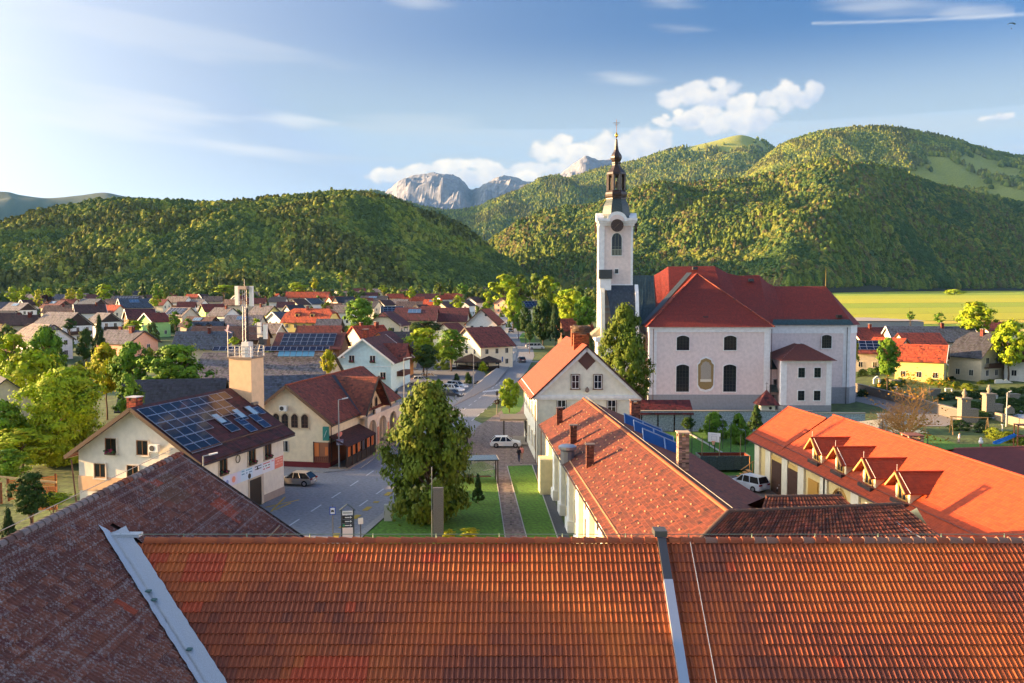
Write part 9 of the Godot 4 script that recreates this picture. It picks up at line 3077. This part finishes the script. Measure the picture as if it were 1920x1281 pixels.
func build_street_things() -> void:
	lamp("street lamp in front of the arcade inn, with a patterned sign on its pole", vec(-20.05,0,-101.63),8.1,vec(0.7,0.1,-0.2))
	lamp("street lamp rising behind the dark roof before the solar house", vec(-25.2,0,-71.5),7.3,vec(0.7,0.1,-0.3))
	lamp("tall thin street lamp between the mint house and the big linden", vec(-18.48,0,-150.85),9.0,vec(0.9,0.1,0.2))
	lamp("lamp post among the young trees at the parking lot", vec(-7.85,0,-180.01),8.6,vec(-0.9,0.2,0))
	lamp("lamp post at the right corner of the cream inn", vec(-3.05,1.97,-252.51),8.8,vec(0.8,0.2,0.3))
	lamp("slim lamp in the cemetery right of the urn pillar", vec(75.01,0,-133.3),5.2,vec(0.4,0.1,0))
	lamp("lamp post by the orange facade with a small white sign", vec(-31.14,1.87,-247.82),9.0,vec(-0.4,0,0))
	var dark := plain(rgb(46,44,46),0.5)
	# patterned sign on the near lamp pole: red and white flecks
	var sg := thing("lamp_sign", "square sign with red and white flecks on the lamp pole at the arcade inn", "sign", vec(-20.05,0,-101.63) + vec(0.15,3.2,0.2),0.1)
	put("board", Shape.new().box(vec(-0.4,-0.35,0),vec(0.4,0.35,0.04)), plain(rgb(120,124,150),0.5), sg)
	rng.seed = 14
	for k in 26:
		var p := vec(rng.randf_range(-0.36,0.3), rng.randf_range(-0.3,0.28),0.041)
		put("print_mark", Shape.new().box(p, p + vec(0.07,0.05,0.005)), plain(rgb(206,96,96) if p.y > 0.08 else rgb(224,224,228),0.6), sg)
	# bus stop sign: blue square, white field, black bus
	var bus := thing("bus_stop_sign", "blue square bus stop sign with a black bus on white, on a grey pole", "sign", vec(-14.38,1.21,-70) * vec(1,0,1),0.15)
	put("pole", Shape.new().tube(Vector3.ZERO, vec(0,3.6,0),0.045,0.045,6), plain(rgb(80,84,90),0.4,0.5), bus)
	put("sign_plate", Shape.new().box(vec(-0.24,2.85,0.05),vec(0.24,3.5,0.08)), plain(rgb(28,74,168),0.5), bus)
	put("white_field", Shape.new().box(vec(-0.17,2.93,0.08),vec(0.17,3.42,0.086)), plain(rgb(230,232,236),0.5), bus)
	put("bus_symbol", Shape.new().box(vec(-0.12,3.1,0.086),vec(0.12,3.2,0.092)).box(vec(-0.1,3.2,0.086),vec(0.08,3.25,0.092)).box(vec(-0.09,3.07,0.086),vec(-0.04,3.1,0.092)).box(vec(0.04,3.07,0.086),vec(0.09,3.1,0.092)), plain(rgb(20,20,22),0.5), bus)
	# direction board under a little roof
	var inf := thing("direction_board", "tall information board with black direction strips under a small pitched roof", "sign", vec(-13,1.5,-69) * vec(1,0,1),0.1)
	put("frame", Shape.new().box(vec(-0.52,0,-0.05),vec(-0.42,3.5,0.05)).box(vec(0.42,0,-0.05),vec(0.52,3.5,0.05)), plain(rgb(52,60,66),0.6), inf)
	put("little_roof", Shape.new().bar(vec(-0.62,3.45,0),vec(0,3.95,0),0.2,0.06).bar(vec(0,3.95,0),vec(0.62,3.45,0),0.2,0.06), plain(rgb(70,86,92),0.5), inf)
	put("title_plate", Shape.new().box(vec(-0.41,3.1,0),vec(0.41,3.42,0.04)), plain(rgb(220,224,226),0.5), inf)
	put("title_line", Shape.new().box(vec(-0.34,3.22,0.04),vec(0.34,3.3,0.045)), plain(rgb(110,114,118),0.5), inf)
	for k in 3:
		put("direction_strip", Shape.new().box(vec(-0.41,2.76 - k * 0.32,0),vec(0.41,3.04 - k * 0.32,0.04)), plain(rgb(26,28,32),0.5), inf)
		put("arrow_mark", Shape.new().slab(PackedVector2Array([Vector2(0.2,-0.09), Vector2(0.36,0), Vector2(0.2,0.09)]),0.045,0.03, Transform3D(Basis(),vec(0,2.9 - k * 0.32,0))).box(vec(-0.2,2.86 - k * 0.32,0.03),vec(0.16,2.93 - k * 0.32,0.045)), plain(rgb(224,228,230),0.5), inf)
	put("green_mark", Shape.new().slab(disc(0.09),0.045,0.03, Transform3D(Basis(),vec(-0.3,2.26,0))), plain(rgb(52,150,110),0.5), inf)
	put("poster", Shape.new().box(vec(-0.41,1.1,0),vec(0.41,2.06,0.04)), plain(rgb(232,216,212),0.6), inf)
	var sm := thing("small_sign", "small white square sign on a thin pole beside the direction board", "sign", vec(-12.15,1.56,-70) * vec(1,0,1),0.4)
	put("pole", Shape.new().tube(Vector3.ZERO, vec(0,2.5,0),0.04,0.04,6), dark, sm)
	put("sign_plate", Shape.new().box(vec(-0.2,2.1,0.03),vec(0.2,2.6,0.06)).box(vec(-0.14,2.18,0.06),vec(0.0,2.5,0.064)), plain(rgb(226,226,226),0.5), sm)
	# crossing sign: blue square with a white triangle
	var cr := thing("crossing_sign", "blue pedestrian crossing sign with white triangle on the far pavement", "sign", vec(-2.95,0,-221.58),0.1)
	put("pole", Shape.new().tube(Vector3.ZERO, vec(0,3.4,0),0.06,0.06,6), dark, cr)
	put("sign_plate", Shape.new().box(vec(-0.7,2.5,0.05),vec(0.7,3.8,0.1)), plain(rgb(26,96,172),0.5), cr)
	put("triangle", Shape.new().slab(PackedVector2Array([Vector2(-0.5,2.68), Vector2(0.5,2.68), Vector2(0,3.6)]),0.11,0.09), plain(rgb(230,232,236),0.5), cr)
	put("walker", Shape.new().bar(vec(0,2.95,0.12),vec(0,3.25,0.12),0.1,0.01).bar(vec(0,2.95,0.12),vec(-0.14,2.74,0.12),0.06,0.01).bar(vec(0,2.95,0.12),vec(0.14,2.74,0.12),0.06,0.01), plain(rgb(20,22,24),0.5), cr)
	# grey slab and flag pole before the linden
	var sl := put("memorial_slab", Shape.new().box(vec(-0.42,0,-0.18),vec(0.42,4.6,0.18)), rough(rgb(124,122,122), grain("wall stains"),0.8,0.95), null, vec(-6.08,0.78,-72) * vec(1,0,1))
	tag(sl, "tall weathered grey concrete slab standing before the big linden", "monument")
	var fp := put("flag_pole", Shape.new().tube(Vector3.ZERO, vec(0,6.2,0),0.05,0.04,6), plain(rgb(120,126,130),0.4,0.5), null, vec(-6.65,0.64,-72.5) * vec(1,0,1))
	tag(fp, "thin grey pole just left of the concrete slab", "pole")
	var bx := put("junction_box", Shape.new().box(vec(-0.35,0,-0.25),vec(0.35,1.5,0.25)), plain(rgb(172,172,164),0.6), null, vec(-11.17,0,-78.79))
	tag(bx, "pale grey-green cabinet at the foot of the linden by the pavement", "cabinet")
	# bus shelter with a dark flat roof
	var s := thing("bus_shelter", "dark glass-roofed shelter half under the big linden", "shelter", vec(-3.75,0,-94.59),0.12)
	put("shelter_roof", Shape.new().box(vec(-2.3,2.6,-1.4),vec(2.2,2.72,1.4)), plain(rgb(40,50,62),0.15), s)
	put("roof_edge", Shape.new().bar(vec(2.22,2.66,-1.4),vec(2.22,2.66,1.4),0.08,0.16), plain(rgb(150,140,132),0.5), s)
	for x in [-2.1,2.1]:
		for z in [-1.2,1.2]:
			put("post", Shape.new().box(vec(x - 0.06,0, z - 0.06),vec(x + 0.06,2.6, z + 0.06)), dark, s)
	put("back_pane", Shape.new().box(vec(-2.0,0.3,-1.25),vec(2.0,2.4,-1.22)), plain(Color(0.5,0.6,0.62,0.25),0.05), s)
	(s.get_child(-1) as MeshInstance3D).material_override = clear_glass()
	put("bench", Shape.new().box(vec(-1.6,0.42,-1.1),vec(1.6,0.5,-0.7)), plain(rgb(110,80,56),0.7), s)
	var bin := thing("yellow_bin", "dark wheeled bin with a yellow lid at the linden's right edge", "bin", vec(-6.34,0,-118.55))
	put("bin_body", Shape.new().box(vec(-0.4,0,-0.4),vec(0.4,1.05,0.4)), plain(rgb(40,34,30),0.6), bin)
	put("lid", Shape.new().box(vec(-0.46,1.05,-0.48),vec(0.46,1.2,0.46)), plain(rgb(226,196,30),0.5), bin)
	var pot := thing("planter_lantern", "ornamental post with a hanging flower bowl beside the paved square", "planter", vec(-2.48,0,-145.74))
	put("post", Shape.new().tube(Vector3.ZERO, vec(0,3.2,0),0.1,0.06,8), plain(rgb(120,116,106),0.6), pot)
	put("lantern", Shape.new().lathe([Vector2(0.1,3.2), Vector2(0.22,3.5), Vector2(0.26,3.8), Vector2(0,4.1)],8), plain(rgb(60,56,54),0.5), pot)
	put("flowers", leafy("flower bowl", 20,14,0.2, "round"), leaves(Color(0.34,0.2,0.12)), pot, vec(0,2.2,0)).scale = vec(0.7,0.4,0.7)


func clear_glass() -> StandardMaterial3D:
	var m := StandardMaterial3D.new()
	m.albedo_color = Color(0.7,0.8,0.82,0.2)
	m.transparency = BaseMaterial3D.TRANSPARENCY_ALPHA
	m.roughness = 0.03
	return m


# A clothed person as one closed skin: a field of tapered limbs joined smoothly, meshed cell by cell.
func person(label: String, at: Vector3, deg: float, h: float, shirt: Color, legs: Color, hair: Color, stride := 0.1, bend := 0.0, group := "") -> void:
	var o := thing("person", label, "person", at, deg_to_rad(deg), group)
	var skin := rgb(206,156,128).srgb_to_linear()
	var hip := vec(0,0.52,0)
	var chest := vec(0,0.78, bend * 0.12)
	var head := vec(0,0.94, bend * 0.2)
	var bones := [[hip, chest, 0.085,0.1],[chest, chest + vec(0,0.06,0),0.09,0.05],[chest + vec(0,0.08,0), head, 0.032,0.036],[head - vec(0,0.025,0), head + vec(0,0.025,-0.005),0.052,0.06],[head + vec(0,-0.01,0.06), head + vec(0,-0.02,0.065),0.012,0.01]]
	for k in [-1,1]:
		var f := vec(k * 0.05,0.03, k * stride)
		var knee := vec(k * 0.055,0.28, k * stride * 0.5 + 0.02)
		bones += [[hip + vec(k * 0.045,-0.02,0), knee, 0.065,0.045],[knee, f, 0.045,0.028],[f, f + vec(0,-0.012,0.09),0.026,0.02]]
		var sh := chest + vec(k * 0.105,0.035,0)
		var el := sh + vec(k * 0.03,-0.17,-k * stride * 0.3)
		var wr := el + vec(0,-0.12,0.06 + 0.05 * bend)
		bones += [[sh, el, 0.038,0.03],[el, wr, 0.03,0.02],[wr, wr + vec(0,-0.045,0.02),0.02,0.014],[wr + vec(-k * 0.01,-0.02,0.012), wr + vec(-k * 0.022,-0.04,0.03),0.009,0.007]]
	var n := Vector3i(22,60,30)
	var cell := vec(0.40,1.06,0.56) / Vector3(n)
	var org := vec(-0.20,-0.03,-0.26)
	var field := PackedFloat32Array()
	field.resize((n.x + 1) * (n.y + 1) * (n.z + 1))
	for z in n.z + 1:
		for y in n.y + 1:
			for x in n.x + 1:
				var p := org + vec(x, y, z) * cell
				var acc := 0.0
				for b in bones:
					var ab: Vector3 = b[1] - b[0]
					var t := clampf((p - b[0]).dot(ab) / ab.length_squared(),0,1)
					var d: float = p.distance_to(b[0] + ab * t) - lerpf(b[2], b[3], t)
					if d < 0.12:
						acc += exp(-d * 90.0)
				field[(z * (n.y + 1) + y) * (n.x + 1) + x] = 1.0 - acc
	var at_cell := {}
	var s := Shape.new()
	var idx := func(x: int, y: int, z: int) -> int: return (z * (n.y + 1) + y) * (n.x + 1) + x
	for z in n.z:
		for y in n.y:
			for x in n.x:
				var sum := Vector3.ZERO
				var cnt := 0
				for e in [[0,1],[2,3],[4,5],[6,7],[0,2],[1,3],[4,6],[5,7],[0,4],[1,5],[2,6],[3,7]]:
					var a := Vector3i(e[0] & 1, (e[0] >> 1) & 1, e[0] >> 2)
					var c := Vector3i(e[1] & 1, (e[1] >> 1) & 1, e[1] >> 2)
					var fa: float = field[idx.call(x + a.x, y + a.y, z + a.z)]
					var fc: float = field[idx.call(x + c.x, y + c.y, z + c.z)]
					if (fa < 0) != (fc < 0):
						sum += Vector3(a).lerp(Vector3(c), fa / (fa - fc))
						cnt += 1
				if cnt:
					at_cell[Vector3i(x, y, z)] = org + (vec(x, y, z) + sum / cnt) * cell
	for q in at_cell:
		for ax in 3:
			var u := Vector3i(1 if ax == 0 else 0,1 if ax == 1 else 0,1 if ax == 2 else 0)
			var v := Vector3i(u.z, u.x, u.y)
			var w := Vector3i(u.y, u.z, u.x)
			var f0: float = field[idx.call(q.x, q.y, q.z)]
			var f1: float = field[idx.call(q.x + u.x, q.y + u.y, q.z + u.z)]
			if (f0 < 0) == (f1 < 0) or not (at_cell.has(q - v) and at_cell.has(q - w) and at_cell.has(q - v - w)):
				continue
			var p: Array = [at_cell[q], at_cell[q - v], at_cell[q - v - w], at_cell[q - w]]
			if f0 > 0:
				p.reverse()
			var m: Vector3 = (p[0] + p[2]) / 2
			s.paint = shirt.srgb_to_linear()
			if m.y < 0.5 and absf(m.x) < 0.11:
				s.paint = legs.srgb_to_linear()
			if m.y < 0.045:
				s.paint = Color(0.03,0.03,0.03)
			if m.y > 0.87 or (m.y < 0.56 and absf(m.x) > 0.125):
				s.paint = skin
			if m.y > 0.955 or (m.y > 0.88 and m.z < head.z - 0.02):
				s.paint = hair.srgb_to_linear()
			s.quad(p[0], p[1], p[2], p[3])
	var b := put("body", s.mesh(true), painted(), o)
	b.scale = Vector3.ONE * h


func build_people() -> void:
	var pg := thing("paraglider", "tiny paraglider hanging high in the blue sky at the right edge", "paraglider", vec(498.16,282.63,-900))
	var wing := Shape.new()
	for k in 8:
		var a := PI * (0.12 + 0.76 * k / 8.0)
		var c := PI * (0.12 + 0.76 * (k + 1) / 8.0)
		wing.bar(vec(cos(a) * 4, sin(a) * 2,0),vec(cos(c) * 4, sin(c) * 2,0),2.2,0.35)
	put("canopy", wing, plain(rgb(40,60,60),0.7), pg)
	put("pilot", Shape.new().lathe([Vector2(0,-4.2), Vector2(0.4,-3.8), Vector2(0.35,-2.9), Vector2(0,-2.4)],8), plain(rgb(30,30,34),0.7), pg)
	person("person in a dark jacket and jeans walking across the paved square", vec(0.84,0,-106.05),160,1.78, rgb(34,32,40), rgb(40,46,72), rgb(40,30,26))
	person("person in a pink top walking close behind the one in the dark jacket", vec(1.18,0,-107.39),170,1.68, rgb(226,140,128), rgb(176,150,132), rgb(120,84,60))
	person("person in black standing under the middle arch of the arcade", vec(-19.88,0,-127.36) + vec(0,0.5,0),60,1.75, rgb(36,34,38), rgb(30,32,42), rgb(60,44,34),0.04)
	person("person in a white shirt under the far arch of the arcade", vec(-19.31,0,-135.4) + vec(0,0.5,0),80,1.72, rgb(214,208,206), rgb(40,44,60), rgb(50,36,30),0.04)
	person("person in a violet top beside the far arch", vec(-18.59,0,-134.34) + vec(0,0.4,0),100,1.7, rgb(120,100,160), rgb(46,46,56), rgb(70,50,40),0.06)
	person("child in pale clothes beneath the bare tree's lowest twigs", vec(60.79,0,-119.38),40,1.3, rgb(226,214,214), rgb(214,176,170), rgb(110,80,56),0.05,0.4)
